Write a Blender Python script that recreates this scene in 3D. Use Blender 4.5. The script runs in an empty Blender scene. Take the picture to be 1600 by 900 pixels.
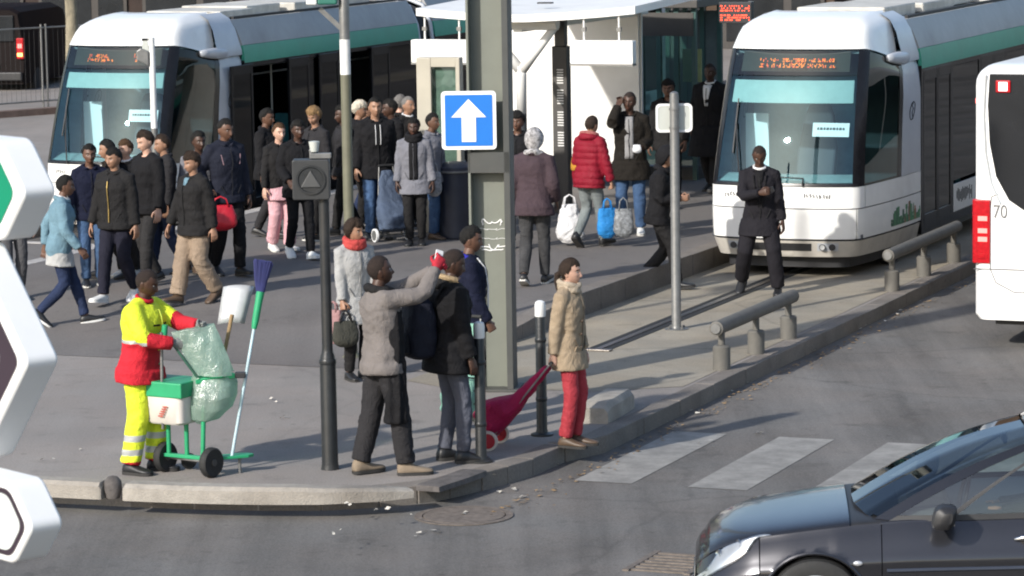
import bpy, bmesh, math, random
from mathutils import Vector, Matrix, Quaternion, noise as mnoise

random.seed(7)
SC = bpy.context.scene
COL = SC.collection
R = math.radians

# ------------------------------------------------------------------ camera
FPX, CAM_H = 5200.0, 5.1                       # focal length in photo pixels, eye height over the square
PITCH, ROLL = math.atan(670 / FPX), R(0.95)
_r0, _u0, _f0 = Vector((1, 0, 0)), Vector((0, math.sin(PITCH), math.cos(PITCH))), Vector((0, math.cos(PITCH), -math.sin(PITCH)))
C_R = _r0 * math.cos(ROLL) - _u0 * math.sin(ROLL)
C_U = _u0 * math.cos(ROLL) + _r0 * math.sin(ROLL)
cam_data = bpy.data.cameras.new('camera')
cam = bpy.data.objects.new('camera', cam_data)
COL.objects.link(cam)
cam.matrix_world = Matrix(((C_R.x, C_U.x, -_f0.x, 0), (C_R.y, C_U.y, -_f0.y, 0), (C_R.z, C_U.z, -_f0.z, CAM_H), (0, 0, 0, 1)))
cam_data.sensor_width = 36.0
cam_data.lens = FPX * 36.0 / 1600.0
cam_data.clip_start, cam_data.clip_end = 0.5, 3000
cam_data.dof.use_dof = True
cam_data.dof.focus_distance, cam_data.dof.aperture_fstop = 33.0, 9.0
SC.camera = cam

# ------------------------------------------------------------------ world, sun, exposure
SUN_EL, SUN_TO = R(29), Vector((-0.66, -0.75))   # elevation, horizontal direction towards the sun
world = bpy.data.worlds.new('World')
SC.world = world
world.use_nodes = True
_nt = world.node_tree
_sky = _nt.nodes.new('ShaderNodeTexSky')
_sky.sky_type = 'NISHITA'
_sky.sun_disc = False
_sky.sun_elevation = SUN_EL
_sky.sun_rotation = math.atan2(SUN_TO.x, SUN_TO.y)
_sky.air_density, _sky.dust_density = 1.0, 1.3
_bg = _nt.nodes['Background']
_nt.links.new(_sky.outputs[0], _bg.inputs[0])
_bg.inputs[1].default_value = 0.148
sun_data = bpy.data.lights.new('sun', 'SUN')
sun_data.energy, sun_data.angle, sun_data.color = 3.7, R(1.3), (1.0, 0.955, 0.885)
sun = bpy.data.objects.new('sun', sun_data)
COL.objects.link(sun)
_sd = Vector((SUN_TO.x, SUN_TO.y, 0)).normalized() * math.cos(SUN_EL) + Vector((0, 0, math.sin(SUN_EL)))
sun.rotation_euler = _sd.to_track_quat('Z', 'Y').to_euler()
sun.location = (-30, -30, 40)
SC.view_settings.view_transform = 'Standard'
SC.view_settings.look = 'None'
SC.view_settings.exposure = 0.48
SC.view_settings.gamma = 1.0
SC.view_settings.use_curve_mapping = False
SC.render.engine = 'CYCLES'
SC.cycles.max_bounces = 8
SC.cycles.transparent_max_bounces = 24
SC.cycles.transmission_bounces = 8
SC.cycles.caustics_reflective = False
SC.cycles.caustics_refractive = False
SC.cycles.use_denoising = True
SC.cycles.filter_width = 2.0

# ------------------------------------------------------------------ helpers: photo point -> ground point
def G(x, y, z=0.0):
    d = _f0 * FPX + C_R * (x - 800) + C_U * (450 - y)
    t = (z - CAM_H) / d.z
    return Vector((d.x * t, d.y * t, z))

def pix(p):
    q = Vector(p) - Vector((0, 0, CAM_H))
    w = q.dot(_f0)
    return (800 + FPX * q.dot(C_R) / w, 450 - FPX * q.dot(C_U) / w)

def srgb(r, g, b):
    f = lambda c: c / 12.92 if c <= 0.04045 else ((c + 0.055) / 1.055) ** 2.4
    return (f(r / 255), f(g / 255), f(b / 255))

# ------------------------------------------------------------------ materials
MATS = {}
def mat(name, col, rough=0.6, metal=0.0, var=0.12, scale=6.0, bump=0.0, bscale=40.0, spec=0.5, coat=0.0, detail=5.0, stretch=(1, 1, 1), dirt=0.0, sub=0.0):
    """A principled material with a noisy base colour and optional fine relief."""
    if name in MATS:
        return MATS[name]
    m = bpy.data.materials.new(name)
    m.use_nodes = True
    nt = m.node_tree
    b = nt.nodes['Principled BSDF']
    b.inputs['Roughness'].default_value = rough
    b.inputs['Metallic'].default_value = metal
    b.inputs['Specular IOR Level'].default_value = spec
    b.inputs['Coat Weight'].default_value = coat
    b.inputs['Coat Roughness'].default_value = 0.06
    col = tuple(col)
    if var > 0 or dirt > 0:
        tc = nt.nodes.new('ShaderNodeTexCoord')
        mp = nt.nodes.new('ShaderNodeMapping')
        mp.inputs['Scale'].default_value = stretch
        nt.links.new(tc.outputs['Object'], mp.inputs[0])
        nz = nt.nodes.new('ShaderNodeTexNoise')
        nz.inputs['Scale'].default_value = scale
        nz.inputs['Detail'].default_value = detail
        nz.inputs['Roughness'].default_value = 0.62
        nt.links.new(mp.outputs[0], nz.inputs['Vector'])
        rp = nt.nodes.new('ShaderNodeValToRGB')
        rp.color_ramp.elements[0].position, rp.color_ramp.elements[1].position = 0.3, 0.7
        rp.color_ramp.elements[0].color = tuple(c * (1 - var) for c in col) + (1,)
        rp.color_ramp.elements[1].color = tuple(min(1, c * (1 + var)) for c in col) + (1,)
        nt.links.new(nz.outputs[0], rp.inputs[0])
        out = rp.outputs[0]
        if dirt > 0:
            n2 = nt.nodes.new('ShaderNodeTexNoise')
            n2.inputs['Scale'].default_value = 1.7
            n2.inputs['Detail'].default_value = 8
            nt.links.new(mp.outputs[0], n2.inputs['Vector'])
            r2 = nt.nodes.new('ShaderNodeValToRGB')
            r2.color_ramp.elements[0].position, r2.color_ramp.elements[1].position = 0.5, 0.75
            r2.color_ramp.elements[0].color = (0, 0, 0, 1)
            r2.color_ramp.elements[1].color = (dirt, dirt, dirt, 1)
            nt.links.new(n2.outputs[0], r2.inputs[0])
            mx = nt.nodes.new('ShaderNodeMixRGB')
            mx.inputs[2].default_value = (0.12, 0.10, 0.08, 1)
            nt.links.new(r2.outputs[0], mx.inputs[0])
            nt.links.new(out, mx.inputs[1])
            out = mx.outputs[0]
        nt.links.new(out, b.inputs['Base Color'])
    else:
        b.inputs['Base Color'].default_value = col + (1,)
    if bump > 0:
        tc2 = nt.nodes.new('ShaderNodeTexCoord')
        nb = nt.nodes.new('ShaderNodeTexNoise')
        nb.inputs['Scale'].default_value = bscale
        nb.inputs['Detail'].default_value = 4
        nt.links.new(tc2.outputs['Object'], nb.inputs['Vector'])
        bp = nt.nodes.new('ShaderNodeBump')
        bp.inputs['Strength'].default_value = bump
        bp.inputs['Distance'].default_value = 0.02
        nt.links.new(nb.outputs[0], bp.inputs['Height'])
        nt.links.new(bp.outputs[0], b.inputs['Normal'])
    MATS[name] = m
    return m

def glass(name, tint, refl=0.06, rough=0.02, ior=1.5, sheen=(1, 1, 1)):
    """Thin pane: tinted see-through plus fresnel mirror."""
    if name in MATS:
        return MATS[name]
    m = bpy.data.materials.new(name)
    m.use_nodes = True
    nt = m.node_tree
    nt.nodes.clear()
    o = nt.nodes.new('ShaderNodeOutputMaterial')
    t = nt.nodes.new('ShaderNodeBsdfTransparent')
    t.inputs[0].default_value = tuple(tint) + (1,)
    g = nt.nodes.new('ShaderNodeBsdfGlossy')
    g.inputs['Roughness'].default_value = rough
    g.inputs[0].default_value = tuple(sheen) + (1,)
    fr = nt.nodes.new('ShaderNodeFresnel')
    fr.inputs[0].default_value = ior
    ad = nt.nodes.new('ShaderNodeMath')
    ad.operation = 'ADD'
    ad.use_clamp = True
    ad.inputs[1].default_value = refl
    nt.links.new(fr.outputs[0], ad.inputs[0])
    mx = nt.nodes.new('ShaderNodeMixShader')
    nt.links.new(ad.outputs[0], mx.inputs[0])
    nt.links.new(t.outputs[0], mx.inputs[1])
    nt.links.new(g.outputs[0], mx.inputs[2])
    nt.links.new(mx.outputs[0], o.inputs[0])
    MATS[name] = m
    return m

def glow(name, col, power):
    if name in MATS:
        return MATS[name]
    m = bpy.data.materials.new(name)
    m.use_nodes = True
    b = m.node_tree.nodes['Principled BSDF']
    b.inputs['Base Color'].default_value = tuple(col) + (1,)
    b.inputs['Emission Color'].default_value = tuple(col) + (1,)
    b.inputs['Emission Strength'].default_value = power
    MATS[name] = m
    return m

# ------------------------------------------------------------------ helpers: meshes and objects
class MB:
    """Collects shapes and links them as one mesh object."""
    def __init__(self):
        self.v, self.f, self.m = [], [], []

    def add(self, vs, fs, mi=0):
        o = len(self.v)
        self.v += [Vector(p) for p in vs]
        self.f += [tuple(i + o for i in f) for f in fs]
        self.m += [mi] * len(fs)
        return self

    def box(self, c, s, rot=None, mi=0):
        x, y, z = s[0] / 2, s[1] / 2, s[2] / 2
        vs = [Vector(p) for p in ((-x, -y, -z), (x, -y, -z), (x, y, -z), (-x, y, -z), (-x, -y, z), (x, -y, z), (x, y, z), (-x, y, z))]
        if rot is not None:
            vs = [rot @ p for p in vs]
        c = Vector(c)
        return self.add([p + c for p in vs], [(3, 2, 1, 0), (4, 5, 6, 7), (0, 1, 5, 4), (1, 2, 6, 5), (2, 3, 7, 6), (3, 0, 4, 7)], mi)

    def bar(self, a, b, w, h=None, up=(0, 0, 1), mi=0):
        a, b = Vector(a), Vector(b)
        d = (b - a)
        rot = frame(d, up)
        return self.box((a + b) / 2, (w, h or w, d.length), rot, mi)

    def loft(self, rings, cap=True, mi=0, closed=True):
        n = len(rings[0])
        vs = [p for r in rings for p in r]
        fs = []
        for i in range(len(rings) - 1):
            for j in range(n if closed else n - 1):
                k = (j + 1) % n
                fs.append((i * n + j, i * n + k, (i + 1) * n + k, (i + 1) * n + j))
        if cap and closed:
            fs.append(tuple(reversed(range(n))))
            fs.append(tuple(range((len(rings) - 1) * n, len(rings) * n)))
        return self.add(vs, fs, mi)

    def tube(self, pts, rad, n=12, cap=True, mi=0, squash=1.0, up=None):
        pts = [Vector(p) for p in pts]
        if not isinstance(rad, (list, tuple)):
            rad = [rad] * len(pts)
        rings = []
        prev = None
        for i, p in enumerate(pts):
            t = (pts[min(i + 1, len(pts) - 1)] - pts[max(i - 1, 0)])
            t = t.normalized() if t.length > 1e-9 else Vector((0, 0, 1))
            if prev is None:
                a = Vector(up) if up else (Vector((0, 0, 1)) if abs(t.z) < 0.9 else Vector((0, 1, 0)))
            else:
                a = prev
            a = (a - t * a.dot(t)).normalized()
            prev = a
            b = t.cross(a)
            r = rad[i]
            rings.append([p + a * (r * squash * math.cos(2 * math.pi * j / n)) + b * (r * math.sin(2 * math.pi * j / n)) for j in range(n)])
        return self.loft(rings, cap, mi)

    def disc(self, c, axis, r, h, n=24, mi=0):
        c, axis = Vector(c), Vector(axis).normalized()
        return self.tube([c - axis * h / 2, c + axis * h / 2], r, n, True, mi)

    def lathe(self, prof, n=24, c=(0, 0, 0), rot=None, mi=0):
        c = Vector(c)
        rings = []
        for r, z in prof:
            ring = [Vector((r * math.cos(2 * math.pi * j / n), r * math.sin(2 * math.pi * j / n), z)) for j in range(n)]
            rings.append([(rot @ p if rot is not None else p) + c for p in ring])
        return self.loft(rings, True, mi)

    def ball(self, c, r, n=14, m=10, mi=0, rot=None):
        c = Vector(c)
        r = r if isinstance(r, (list, tuple)) else (r, r, r)
        rings = []
        for i in range(m + 1):
            t = math.pi * i / m
            s, z = max(math.sin(t), 0.002), -math.cos(t)
            ring = [Vector((r[0] * s * math.cos(2 * math.pi * j / n), r[1] * s * math.sin(2 * math.pi * j / n), r[2] * z)) for j in range(n)]
            rings.append([(rot @ p if rot is not None else p) + c for p in ring])
        return self.loft(rings, True, mi)

    def prism(self, poly, z0, z1, mi=0, M=None):
        """poly: 2-D points, extruded in z (or through M)."""
        n = len(poly)
        vs = [Vector((p[0], p[1], z0)) for p in poly] + [Vector((p[0], p[1], z1)) for p in poly]
        if M is not None:
            vs = [M @ p for p in vs]
        fs = [tuple(reversed(range(n))), tuple(range(n, 2 * n))]
        fs += [(i, (i + 1) % n, n + (i + 1) % n, n + i) for i in range(n)]
        return self.add(vs, fs, mi)

    def mesh(self, name):
        me = bpy.data.meshes.new(name)
        me.from_pydata([tuple(p) for p in self.v], [], self.f)
        me.polygons.foreach_set('material_index', self.m)
        bm = bmesh.new()
        bm.from_mesh(me)
        bmesh.ops.recalc_face_normals(bm, faces=bm.faces)
        bm.to_mesh(me)
        bm.free()
        return me

    def build(self, name, mats, parent=None, smooth=False, bevel=0.0, seg=2, mw=None, angle=40):
        me = self.mesh(name)
        return link(name, me, mats, parent, smooth, bevel, seg, mw, angle)

def frame(d, up=(0, 0, 1)):
    """Rotation whose local z runs along d."""
    d = Vector(d).normalized()
    u = Vector(up)
    if abs(u.normalized().dot(d)) > 0.999:
        u = Vector((0, 1, 0))
    x = u.cross(d).normalized()
    y = d.cross(x)
    return Matrix((x, y, d)).transposed()

def link(name, me, mats, parent=None, smooth=False, bevel=0.0, seg=2, mw=None, angle=40):
    o = bpy.data.objects.new(name, me)
    COL.objects.link(o)
    for m in (mats if isinstance(mats, (list, tuple)) else [mats]):
        me.materials.append(m)
    if smooth:
        me.polygons.foreach_set('use_smooth', [True] * len(me.polygons))
        if smooth != 'all':
            me.set_sharp_from_angle(angle=R(angle))
    if parent is not None:
        o.parent = parent
    if mw is not None:
        o.matrix_local = mw
    if bevel > 0:
        b = o.modifiers.new('bevel', 'BEVEL')
        b.width, b.segments, b.limit_method = bevel, seg, 'ANGLE'
        b.angle_limit = R(35)
        b.harden_normals = False
    return o

def tag(o, label=None, cat=None, group=None, kind=None):
    if label: o['label'] = label
    if cat: o['category'] = cat
    if group: o['group'] = group
    if kind: o['kind'] = kind
    return o

def empty(name, loc, rz=0.0):
    o = bpy.data.objects.new(name, None)
    o.empty_display_size = 0.2
    COL.objects.link(o)
    o.location = loc
    o.rotation_euler = (0, 0, rz)
    return o

def copy_tree(o, parent=None):
    c = o.copy()
    COL.objects.link(c)
    c.parent = parent
    for ch in o.children:
        copy_tree(ch, c)
    return c

def text_mesh(s, size, name='lettering', extrude=0.002, bold=0.0):
    """Flat lettering turned into a mesh (built in the local x-y plane, centred)."""
    cu = bpy.data.curves.new('t', 'FONT')
    cu.body, cu.size, cu.extrude = s, size, extrude
    cu.align_x, cu.align_y = 'CENTER', 'CENTER'
    cu.offset = bold
    ob = bpy.data.objects.new('t', cu)
    COL.objects.link(ob)
    dg = bpy.context.evaluated_depsgraph_get()
    me = bpy.data.meshes.new_from_object(ob.evaluated_get(dg))
    me.name = name
    me.materials.clear()
    bpy.data.objects.remove(ob)
    bpy.data.curves.remove(cu)
    return me

# street directions: U runs along the tram line away from the camera, V to its right
ALPHA = math.atan2(2140, math.hypot(FPX, 670))
U = Vector((math.sin(ALPHA), math.cos(ALPHA), 0))
V = Vector((math.cos(ALPHA), -math.sin(ALPHA), 0))
NOSE = G(1217, 435)                              # under the nose of the tram on the right
def UV(a, b, z=0.0):
    p = NOSE + U * a + V * b
    return Vector((p.x, p.y, z))
def toUV(p):
    q = Vector((p[0], p[1], 0)) - Vector((NOSE.x, NOSE.y, 0))
    return (q.dot(U), q.dot(V))
UV_ROT = -ALPHA                                  # z rotation that turns local +y onto U, +x onto V
ROAD_Z, PLAT_Z, LTRACK_Z = -0.15, 0.25, -0.16
# ================================================================== ground
def ground_mat(name, col, patch=0.18, speck=0.25, warm=(0.0, 0.0), rough=0.85, crack=0.0, pscale=0.35, blotch=0.35, streak=0.0):
    """Asphalt or concrete: broad worn patches, stains, aggregate speckle and fine relief."""
    m = bpy.data.materials.new(name)
    m.use_nodes = True
    nt = m.node_tree
    N, L = nt.nodes.new, nt.links.new
    b = nt.nodes['Principled BSDF']
    b.inputs['Specular IOR Level'].default_value = 0.3
    geo = N('ShaderNodeNewGeometry')
    def nz(scale, detail, rough_=0.6, dist=0.0):
        n = N('ShaderNodeTexNoise')
        n.inputs['Scale'].default_value = scale
        n.inputs['Detail'].default_value = detail
        n.inputs['Roughness'].default_value = rough_
        n.inputs['Distortion'].default_value = dist
        L(geo.outputs['Position'], n.inputs['Vector'])
        return n
    def ramp(src, p0, p1, c0, c1):
        r = N('ShaderNodeValToRGB')
        r.color_ramp.elements[0].position, r.color_ramp.elements[1].position = p0, p1
        r.color_ramp.elements[0].color, r.color_ramp.elements[1].color = c0 + (1,), c1 + (1,)
        L(src, r.inputs[0])
        return r.outputs[0]
    def mul(a, b_):
        x = N('ShaderNodeMixRGB')
        x.blend_type = 'MULTIPLY'
        x.inputs[0].default_value = 1
        L(a, x.inputs[1])
        L(b_, x.inputs[2])
        return x.outputs[0]
    c = Vector(col)
    big = ramp(nz(pscale, 6, 0.6, 0.6).outputs[0], 0.32, 0.68, tuple(c * (1 - patch)), tuple(c * (1 + patch)))
    wn = ramp(nz(0.9, 5).outputs[0], 0.35, 0.7, (1, 1, 1), (1 + warm[0], 1.0, 1 - warm[1]))
    spots = ramp(nz(2.6, 7, 0.7, 0.3).outputs[0], 0.56, 0.74, (1, 1, 1), (1 - blotch, 1 - blotch, 1 - blotch))
    fine = ramp(nz(55, 3, 0.7).outputs[0], 0.3, 0.7, (1 - speck,) * 3, (1 + speck,) * 3)
    out = mul(mul(mul(big, wn), spots), fine)
    if streak > 0:                                                       # wear drawn out along the street
        mp = N('ShaderNodeMapping')
        mp.inputs['Rotation'].default_value = (0, 0, ALPHA)
        mp.inputs['Scale'].default_value = (1.6, 0.10, 1)
        L(geo.outputs['Position'], mp.inputs[0])
        sn = N('ShaderNodeTexNoise')
        sn.inputs['Scale'].default_value = 1.0
        sn.inputs['Detail'].default_value = 7
        sn.inputs['Roughness'].default_value = 0.65
        L(mp.outputs[0], sn.inputs['Vector'])
        out = mul(out, ramp(sn.outputs[0], 0.35, 0.68, (1 - streak,) * 3, (1 + streak * 0.5,) * 3))
    gum = N('ShaderNodeTexVoronoi')
    gum.inputs['Scale'].default_value = 2.1
    L(geo.outputs['Position'], gum.inputs['Vector'])
    out = mul(out, ramp(gum.outputs['Distance'], 0.045, 0.075, (0.72, 0.72, 0.72), (1, 1, 1)))
    if crack > 0:
        v = N('ShaderNodeTexVoronoi')
        v.feature = 'DISTANCE_TO_EDGE'
        v.inputs['Scale'].default_value = 0.33
        wob = nz(1.6, 5)
        mx = N('ShaderNodeMixRGB')
        mx.inputs[0].default_value = 0.25
        L(geo.outputs['Position'], mx.inputs[1])
        L(wob.outputs[1], mx.inputs[2])
        L(mx.outputs[0], v.inputs['Vector'])
        out = mul(out, ramp(v.outputs['Distance'], 0.002, 0.010, (1 - crack,) * 3, (1, 1, 1)))
    L(out, b.inputs['Base Color'])
    b.inputs['Roughness'].default_value = rough
    bp = N('ShaderNodeBump')
    bp.inputs['Strength'].default_value = 0.35
    bp.inputs['Distance'].default_value = 0.006
    L(nz(130, 3).outputs[0], bp.inputs['Height'])
    L(bp.outputs[0], b.inputs['Normal'])
    return m

M_ROAD = ground_mat('road asphalt', (0.142, 0.137, 0.130), 0.20, 0.26, (0.06, 0.04), crack=0.16, streak=0.30)
M_PLAZA = ground_mat('square asphalt', (0.240, 0.222, 0.205), 0.14, 0.20, (0.05, 0.03), blotch=0.28, crack=0.08, streak=0.08)
M_PLAT = ground_mat('platform asphalt', (0.148, 0.138, 0.130), 0.14, 0.20, (0.04, 0.02), blotch=0.3, streak=0.10)
M_CONC = ground_mat('track concrete', (0.275, 0.250, 0.205), 0.20, 0.16, (0.06, 0.08), pscale=0.6, blotch=0.3, crack=0.2)
M_KERB = ground_mat('granite kerb', (0.30, 0.275, 0.25), 0.2, 0.2, (0.05, 0.05), pscale=1.2)
M_KERBD = ground_mat('dark worn kerb', (0.17, 0.155, 0.14), 0.2, 0.2, (0.05, 0.05), pscale=1.2)
M_PALE = ground_mat('pale paving', (0.37, 0.35, 0.33), 0.15, 0.15, pscale=0.8)

def platform_z(a, b):
    if not (-8.9 <= b <= -1.12):
        return 0.0
    t = max(0.0, min(1.0, (a + 8.05) / 4.3))
    return PLAT_Z * t * t * (3 - 2 * t)

def ground_at(x, y):
    """Standing point seen at a photo position, on whatever level is there."""
    z = 0.0
    for _ in range(5):
        a, b = toUV(G(x, y, z))
        z = ROAD_Z if b > 1.95 else platform_z(a, b)
    return G(x, y, z)

# the road: one sheet to the horizon
mb = MB()
mb.add([(-900, -300, ROAD_Z), (900, -300, ROAD_Z), (900, 1500, ROAD_Z), (-900, 1500, ROAD_Z)], [(0, 1, 2, 3)])
road = tag(mb.build('road', M_ROAD), kind='structure')

# the square: a slab with a rounded corner, a sunk trackway for the tram on the left
EDGE = [(60, 1.85), (-10.0, 1.85), (-11.0, 1.85)]                    # the kerb foot, read off where it meets the road
EDGE += [toUV(G(x, y, ROAD_Z)) for x, y in ((880, 722), (830, 744), (790, 756), (750, 767), (700, 779), (650, 787), (590, 793), (500, 798), (400, 798), (300, 796), (200, 792), (0, 782), (-150, 775), (-1200, 720))]
poly = [UV(a, b) for a, b in EDGE] + [UV(1.2, -30), UV(1.2, -12.05), UV(1.2, -8.95), UV(60, -8.95)]
mb = MB()
mb.prism([(p.x, p.y) for p in poly], ROAD_Z - 0.05, 0.0)
square = tag(mb.build('square', M_PLAZA), kind='structure')
poly = [UV(60, -30), UV(60, -12.05), UV(1.2, -12.05), UV(1.2, -30)]
mb = MB()
mb.prism([(p.x, p.y) for p in poly], ROAD_Z - 0.05, -0.002)
tag(mb.build('pavement', M_PLAZA), kind='structure')

# concrete bed of the tram line on the right
poly = [UV(60, 1.62), UV(-8.2, 1.62), UV(-8.7, 0.9), UV(-8.9, -0.6), UV(-8.6, -1.13), UV(60, -1.13)]
mb = MB()
mb.add([(p.x, p.y, 0.004) for p in poly], [tuple(range(len(poly)))])
trackbed = tag(mb.build('track_bed', M_CONC), kind='structure')

# raised platform between the two lines
mb = MB()
na, nb = 60, 6
vs = []
for i in range(na + 1):
    a = -8.05 + (4.6 if i >= 22 else 4.6 * i / 22) + (0 if i <= 22 else (i - 22) * 1.4)
    for j in range(nb + 1):
        b = -8.9 + 7.78 * j / nb
        vs.append(UV(a, b, platform_z(a, b) + 0.004))
fs = [(i * (nb + 1) + j, i * (nb + 1) + j + 1, (i + 1) * (nb + 1) + j + 1, (i + 1) * (nb + 1) + j) for i in range(na) for j in range(nb)]
mb.add(vs, fs)
platform = tag(mb.build('platform', M_PLAT, smooth=True), kind='structure')

# darker asphalt of the square beyond the pavement
poly = [UV(-8.05, -8.9), UV(-7.9, -18), UV(-7.8, -30), UV(1.18, -30), UV(1.18, -8.9)]
mb = MB()
mb.add([(p.x, p.y, 0.004) for p in poly], [tuple(range(len(poly)))])
tag(mb.build('asphalt_apron', M_PLAT), kind='structure')

def kerb_run(owner, pts, zt, zb, width, length, material, jitter=0.004, inward=1):
    """Kerb stones butted along a line, each a block of its own."""
    out = []
    for i in range(len(pts) - 1):
        p, q = Vector(pts[i]), Vector(pts[i + 1])
        n = max(1, round((q - p).length / length))
        for k in range(n):
            a = p.lerp(q, k / n)
            b = p.lerp(q, (k + 1) / n)
            d = (b - a)
            e = d.normalized() * 0.004
            nrm = Vector((-d.y, d.x, 0)).normalized() * inward
            w = nrm * width
            dz = random.uniform(-jitter, jitter)
            za, zb_ = (zt(a) if callable(zt) else zt) + dz, (zt(b) if callable(zt) else zt) + dz
            off = nrm * random.uniform(-0.004, 0.004)
            P = [a + e + off, b - e + off, b - e + w + off, a + e + w + off]
            Z = [za, zb_, zb_, za]
            m = MB()
            m.add([(v.x, v.y, zb) for v in P] + [(v.x, v.y, z) for v, z in zip(P, Z)],
                  [(3, 2, 1, 0), (4, 5, 6, 7), (0, 1, 5, 4), (1, 2, 6, 5), (2, 3, 7, 6), (3, 0, 4, 7)])
            out.append(m.build('kerb_stone', material, owner, bevel=0.009))
    return out

kerb = tag(empty('kerb', (0, 0, 0)), kind='structure')
line = [UV(a + 0.0, b + 0.02) for a, b in EDGE]
line[0] = UV(26, 1.87)
line = line[:-1]
kerb_run(kerb, line, 0.006, ROAD_Z - 0.04, 0.2, 1.0, M_KERBD, inward=-1)
pk = tag(empty('platform_kerb', (0, 0, 0)), kind='structure')
ze = lambda p: platform_z(toUV(p)[0], -1.2) + 0.012
pts = [UV(-8.0 + 0.8 * i, -1.10) for i in range(30)]
kerb_run(pk, pts, ze, -0.02, 0.22, 0.8, M_KERBD, inward=1)
pts = [UV(-5.5 + 0.9 * i, -8.92) for i in range(26)]
kerb_run(pk, pts, ze, -0.2, 0.22, 0.9, M_PALE, inward=-1)
# pale flush paving band in front of the tram on the left
pb = tag(empty('paving_band', (0, 0, 0)), kind='structure')
pa, pb2 = ground_at(10, 436), ground_at(250, 412)
n = 5
for i in range(n):
    a, b = pa.lerp(pb2, i / n), pa.lerp(pb2, (i + 1) / n)
    d = (b - a).normalized()
    w = Vector((-d.y, d.x, 0)) * 0.3
    m = MB()
    m.prism([(a + d * .01).xy, (b - d * .01).xy, (b - d * .01 + w).xy, (a + d * .01 + w).xy], -0.05, 0.008)
    m.build('paving_slab', M_PALE, pb, bevel=0.008)
# kerb edge of the sunk trackway
tk = tag(empty('trackway_kerb', (0, 0, 0)), kind='structure')
kerb_run(tk, [UV(1.18, -12.1), UV(1.18, -8.9)], 0.008, -0.2, 0.16, 0.8, M_PALE, inward=-1)

# steel guide rail with its rubber-lined grooves
rail = tag(empty('guide_rail', UV(-6.2, -0.03)), kind='structure')
rail.rotation_euler = (0, 0, UV_ROT)
M_STEEL = mat('worn rail steel', (0.22, 0.20, 0.18), 0.35, 0.9, 0.3, 20, 0.2, 80)
M_RUBBER = mat('black rubber', (0.018, 0.018, 0.018), 0.75, 0, 0.3, 20)
m = MB(); m.box((0, 33, 0.009), (0.07, 66, 0.014)); m.build('rail_head', M_STEEL, rail)
for s in (-1, 1):
    m = MB(); m.box((s * 0.085, 33, 0.0045), (0.095, 66, 0.006)); m.build('groove', M_RUBBER, rail)
m = MB(); m.box((0, -0.02, 0.012), (0.34, 0.1, 0.02)); m.build('end_plate', M_STEEL, rail, bevel=0.004)

# zebra crossing, worn
M_PAINT = bpy.data.materials.new('worn road paint')
M_PAINT.use_nodes = True
_n = M_PAINT.node_tree
_b = _n.nodes['Principled BSDF']
_g = _n.nodes.new('ShaderNodeNewGeometry')
_z = _n.nodes.new('ShaderNodeTexNoise'); _z.inputs['Scale'].default_value = 3.5; _z.inputs['Detail'].default_value = 9; _z.inputs['Roughness'].default_value = 0.75
_r = _n.nodes.new('ShaderNodeValToRGB')
_r.color_ramp.elements[0].position, _r.color_ramp.elements[1].position = 0.40, 0.62
_r.color_ramp.elements[0].color, _r.color_ramp.elements[1].color = (0.185, 0.178, 0.165, 1), (0.285, 0.275, 0.255, 1)
_n.links.new(_g.outputs['Position'], _z.inputs['Vector']); _n.links.new(_z.outputs[0], _r.inputs[0]); _n.links.new(_r.outputs[0], _b.inputs['Base Color'])
_b.inputs['Roughness'].default_value = 0.8
zebra = tag(empty('zebra_crossing', UV(-11, 3, ROAD_Z)), kind='structure')
zebra.rotation_euler = (0, 0, UV_ROT)
for i in range(7):
    m = MB()
    x0 = -0.92 + i * 1.02
    m.add([(x0, -1.35, 0.004), (x0 + 0.52, -1.35, 0.004), (x0 + 0.52, 1.2, 0.004), (x0, 1.2, 0.004)], [(0, 1, 2, 3)])
    m.build('stripe', M_PAINT, zebra)

# raised concrete edging blocks on the corner
M_BLOCK = mat('weathered concrete', (0.30, 0.275, 0.24), 0.85, 0, 0.22, 7, 0.4, 60, dirt=0.5)
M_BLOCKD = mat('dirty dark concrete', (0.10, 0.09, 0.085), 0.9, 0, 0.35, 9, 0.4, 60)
def edging(pts, w, h, material, label, taper=None):
    pts = [Vector((p.x, p.y, 0)) for p in pts]
    m = MB()
    rings = []
    for i, p in enumerate(pts):
        t = (pts[min(i + 1, len(pts) - 1)] - pts[max(i - 1, 0)]).normalized()
        nrm = Vector((-t.y, t.x, 0))
        hh = h if taper is None else h * taper[i]
        end = 0.75 if i in (0, len(pts) - 1) else 1.0
        ww = w * (0.9 if i in (0, len(pts) - 1) else 1)
        prof = [(-ww / 2, -0.02), (-ww / 2 * .96, hh * end * 0.72), (-ww / 2 * 0.7, hh * end * 0.98), (0, hh * end), (ww / 2 * 0.7, hh * end * 0.98), (ww / 2 * .96, hh * end * 0.72), (ww / 2, -0.02)]
        rings.append([p + nrm * q[0] + Vector((0, 0, q[1])) for q in prof])
    m.loft(rings)
    o = m.build('edging_block', material, None, smooth=True, angle=35)
    c = sum(pts, Vector()) / len(pts)
    o.data.transform(Matrix.Translation(-c)); o.location = c
    return tag(o, label, 'concrete block', 'concrete edging blocks on the pavement')
def px_line(*pp): return [G(x, y) for x, y in pp]
def along(x0, x1, n, dy=-17):
    """Points just inside the kerb edge as seen in the photo."""
    tab = [(-150, 775), (0, 782), (200, 792), (300, 796), (400, 798), (500, 798), (590, 793), (650, 787), (700, 779), (750, 767)]
    return [G(x, interp_(tab, x) + dy) for x in [x0 + (x1 - x0) * k / n for k in range(n + 1)]]
def interp_(tab, x):
    for (a, p), (b, q) in zip(tab[:-1], tab[1:]):
        if x <= b: return p + (q - p) * (x - a) / (b - a)
    return tab[-1][1]
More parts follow.
